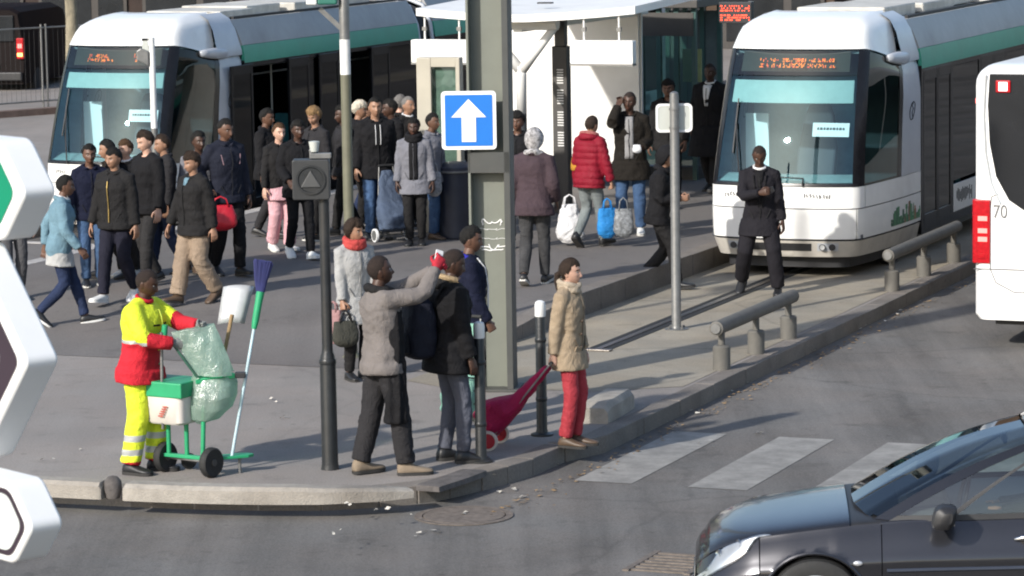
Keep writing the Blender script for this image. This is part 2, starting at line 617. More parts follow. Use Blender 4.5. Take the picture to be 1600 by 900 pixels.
edging(along(-150, 158, 4) + along(163, 166, 1), 0.22, 0.12, M_BLOCK, 'pale concrete edging block at the kerb behind the lowest white sign')
edging(along(199, 203, 1) + along(230, 640, 9), 0.22, 0.12, M_BLOCK, 'long curved pale concrete edging block below the street sweeper cart', [1, 1, 1, 1, 1, 1, 1, 1, 0.9, 0.8, 0.65, 0.5])
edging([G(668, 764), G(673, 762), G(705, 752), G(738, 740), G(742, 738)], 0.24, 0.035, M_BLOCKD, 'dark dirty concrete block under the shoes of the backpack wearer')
edging([G(928, 662), G(932, 659), G(950, 648), G(966, 638), G(970, 635)], 0.30, 0.19, M_BLOCK, 'lone rounded concrete block beside the woman in red trousers')
m = MB()
m.lathe([(0.055, -0.02), (0.075, 0.05), (0.07, 0.12), (0.04, 0.155), (0.005, 0.165)], 14)
o = m.build('kerb_stub', M_BLOCKD, None, smooth=True)
o.location = G(177, 774)
tag(o, 'small dark rounded stub in the gap between two pale edging blocks', 'stub')

# drain cover and litter on the road by the corner
mc = empty('manhole_cover', G(725, 806, ROAD_Z + 0.003))
tag(mc, 'round rusty manhole cover in the road by the corner kerb', 'manhole cover')
M_RUST = mat('rusty iron', (0.15, 0.125, 0.105), 0.8, 0.1, 0.35, 14, 0.3, 90)
m = MB(); m.lathe([(0.40, 0.0), (0.40, 0.006), (0.34, 0.006), (0.34, 0.0)], 40); m.build('rim', M_RUST, mc)
m = MB(); m.lathe([(0.33, 0.0), (0.33, 0.007), (0.01, 0.007)], 40); m.build('lid', M_RUST, mc)
dg_ = empty('drain_grate', G(1050, 880, ROAD_Z + 0.002), UV_ROT)
tag(dg_, 'dark iron drain grate in the road ahead of the car', 'drain')
for k in range(7):
    m = MB(); m.box((0, -0.3 + k * 0.1, 0.004), (0.42, 0.05, 0.012)); m.build('bar', M_RUST, dg_)
for s in (-1, 1):
    m = MB(); m.box((s * 0.24, 0, 0.004), (0.05, 0.72, 0.014)); m.build('frame_side', M_RUST, dg_)

rl = random.Random(3)
m = MB()
spots = [(800, 770), (790, 768), (775, 775), (812, 775), (600, 800), (590, 802), (520, 832), (655, 806), (690, 806), (720, 808), (640, 812), (1105, 696), (1180, 682),
         (1020, 655), (1050, 640), (1090, 645), (1130, 610), (1160, 600), (1215, 580), (1260, 548), (1340, 512), (1352, 508), (1370, 500), (1440, 470), (1395, 488), (1300, 528),
         (545, 790), (560, 770), (770, 748), (860, 728), (420, 628), (355, 600), (70, 722), (120, 705), (440, 656)]
for sx, sy in spots:
    for _ in range(rl.choice((1, 1, 2, 3))):
        p = ground_at(sx + rl.uniform(-14, 14), sy + rl.uniform(-5, 5))
        p.z += 0.008
        if toUV(p)[1] > 1.7 and p.z > -0.1: p.z = ROAD_Z + 0.008
        w, l, a = rl.uniform(0.007, 0.018), rl.uniform(0.010, 0.028), rl.uniform(0, 3.1)
        q = [Vector((w * c, l * s, rl.uniform(0, 0.02))) for c, s in ((-1, -1), (1, -1), (1, 1), (-1, 1))]
        q = [Matrix.Rotation(a, 3, 'Z') @ v + p for v in q]
        m.add(q, [(0, 1, 2), (0, 2, 3)])
litter = m.build('litter', mat('scrap paper', (0.50, 0.47, 0.41), 0.8, 0, 0.5, 9))
tag(litter, 'scraps of pale litter lying along the kerb', 'litter', kind='stuff')
# fallen leaves gathered in the gutter
m = MB()
for _ in range(420):
    a = rl.uniform(-14, 4); d = abs(rl.gauss(0, 0.12))
    p = UV(a, 1.95 + d, ROAD_Z + 0.008)
    r_ = rl.uniform(0.008, 0.022); t = rl.uniform(0, 6.28)
    q = [p + Vector((r_ * math.cos(t + k * 1.571) * (1.5 if k % 2 else 0.8), r_ * math.sin(t + k * 1.571), rl.uniform(0, 0.012))) for k in range(4)]
    m.add(q, [(0, 1, 2), (0, 2, 3)])
gl = m.build('gutter_leaves', mat('dry leaf bits', (0.26, 0.17, 0.085), 0.9, 0, 0.5, 9))
tag(gl, 'dry leaf bits gathered in the gutter along the kerb', 'leaves', kind='stuff')
# ================================================================== trams
M_TWHITE = mat('tram white paint', (0.76, 0.76, 0.74), 0.30, 0, 0.04, 3, 0, 40, coat=0.3, dirt=0.20)
M_TGREYP = mat('tram pale grey paint', (0.46, 0.48, 0.51), 0.35, 0, 0.06, 3, coat=0.2, dirt=0.15)
M_TFAIR = mat('tram roof fairing', (0.30, 0.30, 0.295), 0.45, 0, 0.10, 2.5, 0.05, 30, dirt=0.25)
M_TGREEN = mat('tram green stripe', (0.05, 0.34, 0.23), 0.4, 0, 0.08, 3, dirt=0.12)
M_TBLACK = mat('gloss black trim', (0.010, 0.010, 0.012), 0.25, 0, 0.2, 6, spec=0.3)
M_TDARK = mat('matt dark trim', (0.022, 0.022, 0.024), 0.6, 0, 0.25, 8)
M_TGRIME = mat('grimy bumper white', (0.50, 0.47, 0.42), 0.5, 0, 0.12, 5, 0.05, 40, dirt=0.5)
M_WSCREEN = glass('windscreen glass', (0.70, 0.90, 0.94), 0.04, 0.012, 1.5, (0.58, 0.78, 0.84))
M_SCREEND = glass('windscreen top tint', (0.40, 0.50, 0.49), 0.02)
M_SIDEG = glass('tram side glass', (0.10, 0.12, 0.125), 0.0, 0.02, 1.32)
M_INT = mat('tram interior panel', (0.20, 0.34, 0.40), 0.6, 0, 0.2, 4)
M_INTD = mat('tram interior dark', (0.03, 0.035, 0.045), 0.7, 0, 0.2, 4)
M_BLIND = mat('teal sun blind', (0.30, 0.42, 0.40), 0.7, 0, 0.06, 8)
M_CARD = mat('white card', (0.72, 0.74, 0.74), 0.6, 0, 0.04)
M_TEAL = mat('teal seat cloth', (0.05, 0.22, 0.24), 0.8, 0, 0.2, 20)
M_POLE = mat('bright handrail', (0.62, 0.63, 0.62), 0.3, 0.4, 0.05)
M_LED = glow('orange display light', (1.0, 0.22, 0.02), 2.6)
M_LEDR = glow('red display light', (1.0, 0.08, 0.03), 2.4)
M_HEADL = mat('headlamp lens', (0.55, 0.56, 0.56), 0.08, 0.5, 0.05, spec=0.8)
M_ROOFB = mat('roof equipment', (0.50, 0.48, 0.43), 0.6, 0, 0.2, 4, 0.1, 20, dirt=0.4)

def interp(tab, z):
    if z <= tab[0][0]: return tab[0][1]
    for (a, p), (b, q) in zip(tab[:-1], tab[1:]):
        if z <= b:
            f = (z - a) / (b - a)
            return p + (q - p) * f
    return tab[-1][1]
T_Y0 = [(0.2, 0.12), (0.45, 0.02), (0.8, 0.0), (1.12, 0.03), (1.7, 0.20), (2.3, 0.42), (2.74, 0.62), (2.9, 0.72), (3.0, 0.84), (3.07, 1.0), (3.12, 1.2), (3.15, 1.55)]
T_C = [(0.2, 0.84), (0.5, 0.92), (1.12, 0.93), (2.74, 0.845), (3.0, 0.78), (3.15, 0.62)]
T_W = [(0.2, 1.03), (0.5, 1.10), (2.2, 1.10), (2.6, 1.07), (2.9, 0.97), (3.05, 0.88), (3.15, 0.7)]
Y_E = 2.4
def tram_pt(q, z, off=0.0):
    """Nose surface: q 0 at the middle of the front, 1 at the corner, 2 at the side behind the cab (right-hand side)."""
    sgn = 1 if q >= 0 else -1
    q = abs(q)
    zz = z
    if q > 1: zz = z - 0.20 * min(1, (q - 1) / 0.62) ** 1.3 * max(0, min(1, (z - 1.9) / 0.8)) * (1 if z < 2.85 else max(0, 1 - (z - 2.85) / 0.2))
    y0, c, w = interp(T_Y0, z), interp(T_C, z), interp(T_W, z)
    def raw(q):
        if q <= 1:
            return Vector((c * q, y0 + 0.15 * abs(q) ** 2.4, zz))
        s = q - 1
        return Vector((c + (w - c) * math.sin(s * math.pi / 2) ** 0.85, y0 + 0.15 + (Y_E - y0 - 0.15) * s ** 1.12, zz))
    if 0.9 < q < 1.08:                                                  # rounded corner
        a, m, b = raw(0.9), raw(1.0), raw(1.08)
        f = (q - 0.9) / 0.18
        p = a * (1 - f) ** 2 + m * 2 * f * (1 - f) + b * f * f
    else:
        p = raw(q)
    if off:
        n = (raw(min(q + 0.01, 2)) - raw(q - 0.01)).cross(Vector((0, 0, 1)))
        p = p + Vector((n.x, n.y, 0)).normalized() * off
    return Vector((p.x * sgn, p.y, p.z))

def tram_patch(q0, q1, z0, z1, off=0.0, nq=None, nz=None, thick=0.02):
    """A skin panel of the nose with thickness."""
    nq = nq or max(2, int(abs(q1 - q0) / 0.06))
    nz = nz or max(2, int((z1 - z0) / 0.12))
    m = MB()
    A = [[tram_pt(q0 + (q1 - q0) * i / nq, z0 + (z1 - z0) * j / nz, off) for j in range(nz + 1)] for i in range(nq + 1)]
    vs = [p for r_ in A for p in r_]
    n = nz + 1
    m.add(vs, [(i * n + j, (i + 1) * n + j, (i + 1) * n + j + 1, i * n + j + 1) for i in range(nq) for j in range(nz)])
    if thick:
        B = [[tram_pt(q0 + (q1 - q0) * i / nq, z0 + (z1 - z0) * j / nz, off - thick) for j in range(nz + 1)] for i in range(nq + 1)]
        border = [(i, 0) for i in range(nq + 1)] + [(nq, j) for j in range(1, nz + 1)] + [(i, nz) for i in range(nq - 1, -1, -1)] + [(0, j) for j in range(nz - 1, 0, -1)]
        o = [A[i][j] for i, j in border]; w = [B[i][j] for i, j in border]
        k = len(border)
        m.add(o + w, [(i, (i + 1) % k, k + (i + 1) % k, k + i) for i in range(k)])
    return m

def build_tram(label, loc, open_doors, seed, led_red, n_mod=3, lamps=True):
    t = empty('tram', loc, UV_ROT)
    tag(t, label, 'tram')
    rn = random.Random(seed)
    P = lambda m, n, mt, par=t, **k: m.build(n, mt, par, **k)
    # ---- nose
    P(tram_patch(-2, 2, 0.26, 0.46), 'bumper', M_TGRIME, smooth=True)
    P(tram_patch(-1.98, 1.98, 0.44, 1.14, -0.025, thick=0), 'underlying_shell', M_TDARK, smooth=True)
    fp = P(tram_patch(-0.985, 0.985, 0.485, 0.845), 'front_panel', M_TWHITE, smooth=True)
    P(tram_patch(-1.10, 1.10, 0.858, 1.115), 'upper_front_panel', M_TWHITE, smooth=True)
    for s in (-1, 1):
        P(tram_patch(s * 1.0, s * 2.0, 0.485, 0.845, 0.002), 'side_skirt', M_TWHITE, smooth=True)
        P(tram_patch(s * 1.115, s * 2.0, 0.858, 1.115, 0.002), 'upper_skirt', M_TWHITE, smooth=True)
    P(tram_patch(-1.9, 1.9, 0.12, 0.25, -0.10), 'under_skirt', M_TDARK, smooth=True)
    P(tram_patch(-0.93, 0.93, 1.15, 2.42, -0.004, thick=0.008), 'windscreen', M_WSCREEN, smooth=True)
    P(tram_patch(-0.93, 0.93, 2.43, 2.725, -0.004, thick=0.008), 'display_glass', M_SCREEND, smooth=True)
    P(tram_patch(-1.0, 1.0, 1.115, 1.155, 0.004), 'windscreen_seal', M_TBLACK, smooth=True)
    for s in (-1, 1):
        P(tram_patch(s * 0.925, s * 1.09, 1.12, 2.74, 0.0), 'front_pillar', M_TBLACK, smooth=True)
        P(tram_patch(s * 1.09, s * 1.60, 1.12, 2.72, -0.003, thick=0.01), 'cab_side_window', M_SIDEG, smooth=True)
        P(tram_patch(s * 1.60, s * 1.66, 1.12, 2.72, -0.001), 'window_trim', M_TBLACK, smooth=True)
        P(tram_patch(s * 1.66, s * 2.0, 1.12, 2.74, 0.001), 'cab_pillar', M_TGREYP, smooth=True)
        m = MB()                                                         # rounded shoulder pod at the roof edge
        rings = []
        for k in range(9):
            f = k / 8
            rr = 0.085 * math.sin(math.pi * (0.10 + 0.82 * f)) ** 0.6
            rings.append([Vector((s * (0.985 + 0.05 * math.sin(math.pi * f) + rr * 0.75 * math.cos(a)), 1.30 + 0.95 * f, 2.60 - 0.05 * f + rr * math.sin(a))) for a in [2 * math.pi * j / 14 for j in range(14)]])
        m.loft(rings)
        P(m, 'roof_pod', M_TGREYP, smooth='all')
        # emblem on the pillar
        m = MB()
        pts = []
        for k in range(17):
            a = 2 * math.pi * k / 16
            pts.append(tram_pt(s * (1.83 + 0.045 * math.cos(a) + 0.02 * math.sin(a)), 1.92 + 0.13 * math.sin(a), 0.004))
        m.tube(pts, 0.006, 6)
        m.tube([tram_pt(s * (1.83 + q), 1.92 + zq, 0.004) for q, zq in ((0.02, 0.13), (-0.01, 0.06), (0.018, 0.02), (-0.008, -0.04), (0.012, -0.12))], 0.006, 6)
        P(m, 'emblem', M_TDARK)
        # green skyline print on the skirt
        g1, g2, g3 = mat('print green', (0.05, 0.22, 0.10), 0.5, 0, 0.3, 20), mat('print dark green', (0.025, 0.11, 0.06), 0.5, 0, 0.3, 20), mat('print brick', (0.30, 0.12, 0.07), 0.5, 0, 0.2)
        sk = MB()
        for k in range(26):
            q = 1.50 + 0.47 * k / 25 + rn.uniform(-0.006, 0.006)
            h = (0.06 + 0.24 * rn.random() ** 1.3) * (0.45 + 0.55 * min(1, k / 9))
            w = rn.uniform(0.010, 0.022)
            z0 = 0.53
            mi = rn.choice((0, 0, 0, 1, 1, 2))
            for zz in (z0, ):
                n = 4
                for j in range(n):
                    za, zb = z0 + h * j / n, z0 + h * (j + 1) / n
                    ww = w * (1 if rn.random() < 0.6 else 0.6)
                    sk.add([tram_pt(s * (q - ww), za, 0.005), tram_pt(s * (q + ww), za, 0.005), tram_pt(s * (q + ww), zb, 0.005), tram_pt(s * (q - ww), zb, 0.005)], [(0, 1, 2, 3)], mi)
        o = P(sk, 'skyline_print', [g1, g2, g3]); o['kind'] = 'stuff'
    # white roof cap
    m = MB()
    nq, zs = 44, [2.745, 2.79, 2.85, 2.91, 2.96, 3.0, 3.035, 3.07, 3.10, 3.125, 3.14, 3.15]
    A = [[tram_pt(-1.62 + 3.24 * i / nq, z, 0.004) for z in zs] for i in range(nq + 1)]
    n = len(zs)
    m.add([p for r_ in A for p in r_], [(i * n + j, (i + 1) * n + j, (i + 1) * n + j + 1, i * n + j + 1) for i in range(nq) for j in range(n - 1)])
    top = [A[i][-1] for i in range(nq + 1)]
    back = [Vector((p.x, 2.35, 3.13)) for p in top]
    m.add(top + back, [(i, i + 1, nq + 2 + i, nq + 1 + i) for i in range(nq)])
    P(m, 'roof_cap', M_TWHITE, smooth=True, angle=50)
    # side of the cap sweeping back to the fairing
    for s in (-1, 1):
        m = MB()
        rings = []
        for z in (2.52, 2.60, 2.70, 2.80, 2.90, 2.98, 3.05, 3.10, 3.13):
            rings.append([tram_pt(s * q, max(z, 2.745) if q < 1.62 else z, 0.002) if False else Vector((s * (interp(T_W, z) + 0.004), y, z)) for y in (1.62 + 0.25 * (z - 2.5), 1.9, 2.15, 2.42)])
        nn = 4
        m.add([p for r_ in rings for p in r_], [(i * nn + j, i * nn + j + 1, (i + 1) * nn + j + 1, (i + 1) * nn + j) for i in range(len(rings) - 1) for j in range(nn - 1)])
        P(m, 'cap_side', M_TGREYP, smooth=True)
    # lights, plate, marks on the front
    for s in (-1, 1):
        lp = P(tram_patch(s * 0.50, s * 0.78, 0.335, 0.435, 0.003, thick=0.01), 'lamp_panel', M_TGREYP, smooth=True)
        for q in (0.57, 0.70):
            c = tram_pt(s * q, 0.385, 0.012)
            m = MB(); m.disc(c, (0, 1, 0), 0.032, 0.02, 16)
            o = m.build('headlight', M_TDARK if q > 0.6 else M_HEADL, lp, smooth=True)
            m = MB(); m.lathe([(0.040, -0.004), (0.040, 0.012), (0.033, 0.012), (0.033, -0.004)], 16, c, Matrix.Rotation(R(90), 3, 'X')); m.build('lamp_ring', M_TDARK, lp)
    P(tram_patch(-0.42, 0.42, 0.335, 0.43, 0.004, thick=0.01), 'coupler_cover', M_TDARK, smooth=True)
    P(tram_patch(-0.16, 0.16, 0.275, 0.315, 0.006, thick=0.01), 'number_plate', M_TGRIME)
    for q0, n in ((-0.78, 5), (0.32, 9)):
        m = MB()
        for k in range(n):
            q = q0 + k * 0.042
            zb = 1.005 + rn.uniform(-0.01, 0.01)
            pts = [tram_pt(q + rn.uniform(-0.012, 0.012), zb + dz, 0.003) for dz in (-0.022, -0.008, 0.008, 0.024)]
            m.tube(pts, rn.uniform(0.004, 0.008), 5)
            if k % 2: m.tube([tram_pt(q - 0.02, zb + 0.012, 0.003), tram_pt(q + 0.018, zb - 0.012, 0.003)], 0.004, 5)
        P(m, 'front_marking', M_TDARK)
    # wipers
    for q, q2, z2 in ((-0.55, -0.72, 1.85), (0.30, 0.30, 1.22)):
        m = MB()
        m.tube([tram_pt(q, 1.12, 0.02), tram_pt((q + q2) / 2, (1.12 + z2) / 2, 0.035), tram_pt(q2, z2, 0.02)], 0.010, 6)
        m.bar(tram_pt(q2, z2 - 0.35 if z2 > 1.5 else z2, 0.018), tram_pt(q2 - 0.02 if z2 > 1.5 else q2 - 0.4, z2 + 0.3 if z2 > 1.5 else z2 + 0.01, 0.018), 0.014)
        P(m, 'wiper', M_TDARK)
    # destination display: rows of lit dots behind the tinted glass
    d = MB()
    d.add([tram_pt(q, z, -0.05) for q, z in ((-0.82, 2.47), (0.82, 2.47), (0.82, 2.71), (-0.82, 2.71))], [(0, 1, 2, 3)])
    disp = P(d, 'display_board', mat('display board', (0.045, 0.055, 0.05), 0.5, 0, 0.2, 6))
    blocks = [(-0.50, -0.12, 2.60, 0.022), (-0.52, -0.02, 2.545, 0.018), (0.36, 0.58, 2.61, 0.024), (0.36, 0.60, 2.55, 0.024)] if led_red else [(-0.52, 0.62, 2.61, 0.018), (-0.52, 0.62, 2.545, 0.02), (-0.15, 0.2, 2.60, 0.03)]
    m = MB()
    for q0, q1, z0, h in blocks:
        n = int((q1 - q0) / 0.016)
        for k in range(n):
            if rn.random() < 0.3: continue
            for j in range(3):
                if rn.random() < 0.42: continue
                q = q0 + (q1 - q0) * k / n
                z = z0 + (j - 1) * h * 0.8
                m.add([tram_pt(q + a, z + b, -0.045) for a, b in ((-0.006, -0.007), (0.006, -0.007), (0.006, 0.007), (-0.006, 0.007))], [(0, 1, 2, 3)], 0 if rn.random() < 0.75 else 1)
    o = m.build('display_dots', [M_LED, M_LEDR] if not led_red else [M_LED, M_LEDR], disp); o['kind'] = 'stuff'
    # ---- cab interior
    P(tram_patch(-0.90, 0.90, 2.16 if led_red else 2.10, 2.37, -0.06, thick=0), 'sun_blind', M_BLIND)
    m = MB()
    m.loft([[Vector((x, tram_pt(min(0.99, abs(x) / 0.93), 1.2).y + dy, z)) for x in [-0.85 + 1.7 * k / 10 for k in range(11)]] for dy, z in ((0.05, 1.16), (0.25, 1.24), (0.5, 1.22), (0.62, 1.0))], False, closed=False)
    P(m, 'dashboard', mat('dashboard', (0.24, 0.34, 0.35), 0.5, 0, 0.15, 8), smooth=True)
    m = MB(); m.box((0, 2.15, 1.6), (2.02, 0.05, 2.1)); P(m, 'cab_partition', M_INT)
    m = MB(); m.box((0, 1.2, 0.5), (1.9, 1.9, 0.06)); P(m, 'cab_floor', M_INTD)
    m = MB(); m.box((0.0, 1.45, 2.70), (1.7, 1.3, 0.03)); P(m, 'cab_ceiling', M_INT)
    m = MB()
    m.loft([[Vector((x * w, y, z)) for x, z in ((-0.25, z0 - 0.05), (0.25, z0 - 0.05), (0.25, z0 + 0.05), (-0.25, z0 + 0.05))] for y, z0, w in ((1.0, 1.0, 0.9), (1.5, 1.0, 1.0))])
    m.loft([[Vector((x * w, y + d, z)) for x, d in ((-0.25, -0.06), (0.25, -0.06), (0.25, 0.06), (-0.25, 0.06))] for y, z, w in ((1.45, 1.02, 1), (1.6, 1.45, 1), (1.68, 1.85, 0.75), (1.70, 2.0, 0.5))])
    P(m, 'driver_seat', M_INTD, bevel=0.03)
    m = MB(); m.box((0.52, 0.42, 1.78), (0.46, 0.012, 0.17), Matrix.Rotation(R(-16), 3, 'X')); o = P(m, 'route_card', M_CARD)
    m = MB()
    for k in range(9):
        m.box((0.36 + k * 0.04, 0.412, 1.795), (0.022 + 0.01 * (k % 2), 0.004, 0.03), Matrix.Rotation(R(-16), 3, 'X'))
    m.build('card_print', M_TDARK, o)
    m = MB(); m.box((-0.60, 1.0, 1.55), (0.3, 0.04, 0.75)); P(m, 'cab_screen', M_CARD)
    # ---- passenger modules
    def side_run(mod, y0, y1, s, first):
        x = s * 1.10
        L = y1 - y0
        # sequence: door, window, door (first module) or window, door, window
        seq = [('door', 0.10, 1.50), ('win', 1.60, 2.95), ('door', 3.05, 4.45), ('win', 4.55, L - 0.12)] if first else [('win', 0.12, 2.0), ('door', 2.1, 3.5), ('win', 3.6, L - 0.12)]
        m = MB()
        edges = [0.0] + [e for k in seq for e in k[1:]] + [L]
        for a, b in zip(edges[0::2], edges[1::2]):
            m.box((x - s * 0.02, y0 + (a + b) / 2, 1.36), (0.05, b - a, 2.12))
        m.box((x - s * 0.02, (y0 + y1) / 2, 2.385), (0.052, L, 0.10))
        m.box((x - s * 0.02, (y0 + y1) / 2, 0.36), (0.052, L, 0.12))
        m.build('side_frame', M_TBLACK, mod, bevel=0.006)
        for kind, a, b in seq:
            ya, yb = y0 + a, y0 + b
            if kind == 'win':
                m = MB(); m.box((x - s * 0.012, (ya + yb) / 2, 1.58), (0.012, yb - ya, 1.50)); m.build('side_window', M_SIDEG, mod)
                m = MB(); m.box((x - s * 0.004, (ya + yb) / 2, 0.60), (0.03, yb - ya - 0.02, 0.36)); o = m.build('lower_panel', M_TWHITE, mod, bevel=0.006)
                m = MB()
                for k in range(14):
                    yy = ya + 0.15 + k * 0.06
                    if yy < yb - 0.1: m.box((x + s * 0.012, yy, 0.62 + rn.uniform(-0.02, 0.02)), (0.004, 0.03, rn.uniform(0.06, 0.22)))
                m.build('panel_print', M_TDARK, mod)
            else:
                half = (yb - ya) / 2
                for k in (0, 1):
                    sl = (-1, 1)[k] * (half * 0.86 if open_doors and s > 0 else 0.0)
                    xo = x + s * (0.035 if sl else -0.008)
                    yc = ya + half * (k + 0.5) + sl
                    fr = MB()
                    for dy in (-half / 2 + 0.035, half / 2 - 0.035):
                        fr.box((xo, yc + dy, 1.36), (0.03, 0.06, 2.04))
                    fr.box((xo, yc, 0.44), (0.03, half - 0.13, 0.2)); fr.box((xo, yc, 2.31), (0.03, half - 0.13, 0.14))
                    d = fr.build('door_leaf', M_TBLACK, mod, bevel=0.006)
                    g = MB(); g.box((xo, yc, 1.39), (0.010, half - 0.13, 1.70)); g.build('door_glass', M_SIDEG, mod)
                    h = MB(); h.tube([(xo - s * 0.04, yc + (-1, 1)[1 - k] * (half / 2 - 0.12), 1.0), (xo - s * 0.05, yc + (-1, 1)[1 - k] * (half / 2 - 0.12), 1.3), (xo - s * 0.04, yc + (-1, 1)[1 - k] * (half / 2 - 0.12), 1.7)], 0.014, 8); h.build('handrail', M_POLE, mod, smooth=True)
    def module(y0, y1, first):
        L, yc = y1 - y0, (y0 + y1) / 2
        mod = empty('passenger_module', (0, 0, 0)); mod.parent = t
        for s in (-1, 1):
            side_run(mod, y0, y1, s, first)
            # green stripe and grey fairing above
            m = MB(); m.loft([[Vector((s * 1.108, y, 2.40)), Vector((s * 1.106, y, 2.50)), Vector((s * 1.080, y, 2.65)), Vector((s * 1.05, y, 2.655)), Vector((s * 1.06, y, 2.40))] for y in (y0 + 0.02, y1 - 0.01)]); m.build('green_stripe', M_TGREEN, mod, smooth=True)
            m = MB(); m.loft([[Vector((s * 1.076, y, 2.655)), Vector((s * 1.05, y, 2.73)), Vector((s * 0.985, y, 2.88)), Vector((s * 0.90, y, 3.02)), Vector((s * 0.86, y, 3.00)), Vector((s * 1.03, y, 2.655))] for y in (y0 + 0.02, yc, y1 - 0.01)]); m.build('roof_fairing', M_TFAIR, mod, smooth=True)
            m = MB(); m.bar((s * 0.885, y0 + 0.1, 3.045), (s * 0.885, y1 - 0.1, 3.045), 0.035, 0.04); m.build('roof_edge_trim', M_TDARK, mod)
        m = MB(); m.box((0, yc, 2.985), (1.74, L, 0.03)); m.build('roof', M_ROOFB, mod)
        k = y0 + 0.25
        while k < y1 - 0.9:
            w = rn.uniform(0.9, 1.7)
            w = min(w, y1 - 0.1 - k)
            m = MB(); m.box((rn.uniform(-0.1, 0.1), k + w / 2, 3.08), (rn.uniform(1.1, 1.5), w, rn.uniform(0.10, 0.16))); m.build('roof_unit', M_ROOFB, mod, bevel=0.02)
            k += w + 0.12
        m = MB(); m.box((0, yc, 0.34), (2.1, L, 0.05)); m.build('floor', M_INTD, mod)
        m = MB(); m.box((0, yc, 2.42), (2.1, L, 0.03)); m.build('ceiling', M_INT, mod)
        m = MB(); m.box((0, yc, 0.24), (1.9, L, 0.14)); m.build('underframe', M_TDARK, mod)
        for sx in (-1, 1):
            for yy in ((y0 + 1.95, y0 + 2.5) if first else (y0 + 0.6, y0 + 1.4, y1 - 1.4)):
                st = MB(); st.box((sx * 0.75, yy, 0.82), (0.48, 0.45, 0.08)); st.box((sx * 0.75, yy + 0.22, 1.18), (0.46, 0.07, 0.65)); st.box((sx * 0.75, yy, 0.56), (0.36, 0.3, 0.44))
                st.build('seat', M_TEAL, mod, bevel=0.025)
        for sx, yy in ((0.45, y0 + 0.75), (0.5, y0 + 2.1), (0.4, y0 + 3.2), (-0.45, y0 + 1.2), (-0.4, y1 - 0.9)):
            m = MB(); m.tube([(sx, yy, 0.36), (sx, yy, 2.4)], 0.017, 8); m.build('grab_pole', M_POLE, mod, smooth=True)
        for sx in (-0.45, 0.45):
            m = MB(); m.tube([(sx, y0 + 0.3, 2.13), (sx, y1 - 0.3, 2.13)], 0.016, 8); m.build('grab_rail', M_POLE, mod, smooth=True)
        return mod
    def bellows(y0, y1):
        b = MB()
        rings = []
        n = 12
        for k in range(n + 1):
            y = y0 + (y1 - y0) * k / n
            g = 0.0 if k % 2 else -0.035
            pr = [(1.02 + g, 0.35), (1.04 + g, 1.2), (1.04 + g, 2.3), (1.0 + g, 2.6), (0.88 + g, 2.86), (0.6, 2.97 + g), (0, 2.99 + g)]
            rings.append([Vector((x, y, z)) for x, z in pr] + [Vector((-x, y, z)) for x, z in reversed(pr[:-1])])
        b.loft(rings)
        P(b, 'bellows', M_TDARK, smooth=True, angle=20)
        for y in (y0 + 0.03, y1 - 0.03):
            a = MB()
            pr = [(1.07, 0.4), (1.09, 1.2), (1.09, 2.3), (1.05, 2.62), (0.92, 2.92), (0.6, 3.04), (0, 3.06)]
            a.tube([Vector((x, y, z)) for x, z in pr] + [Vector((-x, y, z)) for x, z in reversed(pr[:-1])], 0.035, 8)
            P(a, 'bellows_frame', M_TGREYP, smooth='all')
    y = Y_E + 0.02
    module(y, y + 6.3, True)
    y += 6.3
    for k in range(n_mod - 1):
        bellows(y + 0.02, y + 0.62)
        y += 0.64
        module(y, y + 5.2, False)
        y += 5.2
    # end wall and wheels
    m = MB(); m.loft([[Vector((s_ * w, yy, z)) for s_, z in ((-1, 0.3), (1, 0.3), (1, 2.4), (0.8, 2.95), (-0.8, 2.95), (-1, 2.4))] for yy, w in ((y + 0.02, 1.08), (y + 0.6, 1.0), (y + 0.9, 0.8))]); P(m, 'rear_end', M_TWHITE, smooth=True)
    for yy in (1.75, 9.0, 14.8):
        for s in (-1, 1):
            m = MB(); m.lathe([(0.05, -0.1), (0.33, -0.1), (0.36, -0.06), (0.36, 0.06), (0.33, 0.1), (0.05, 0.1)], 28, (s * 0.85, yy, 0.36), Matrix.Rotation(R(90), 3, 'Y')); P(m, 'wheel', M_RUBBER, smooth=True)
    return t

tram_r = build_tram('white and green tram facing the camera behind the man in the dark suit', UV(0, 0.02), False, 5, False)
LN = None
_best = None
for _a in [i * 0.1 for i in range(0, 80)]:
    for _b in [-9.0 - 0.1 * j for j in range(0, 35)]:
        p = UV(_a, _b, LTRACK_Z)
        x_, y_ = pix(p + Vector((0, 0, 2.45)) + U * 2.45 + V * 1.1)         # green stripe start: photo (380, 97)
        x2, y2 = pix(p + Vector((0, 0, 1.12)) + U * 0.2 - V * 0.93)         # left foot of the windscreen: photo (78, 276)
        e = (x_ - 380) ** 2 + (x2 - 77) ** 2 + 0.1 * ((y_ - 97) ** 2 + (y2 - 276) ** 2)
        if _best is None or e < _best[0]: _best = (e, _a, _b, x_, y_, x2, y2)
print('LEFT TRAM', _best)
tram_l = build_tram('white and green tram at the left platform with its doors open', UV(_best[1], _best[2], LTRACK_Z), True, 9, True)
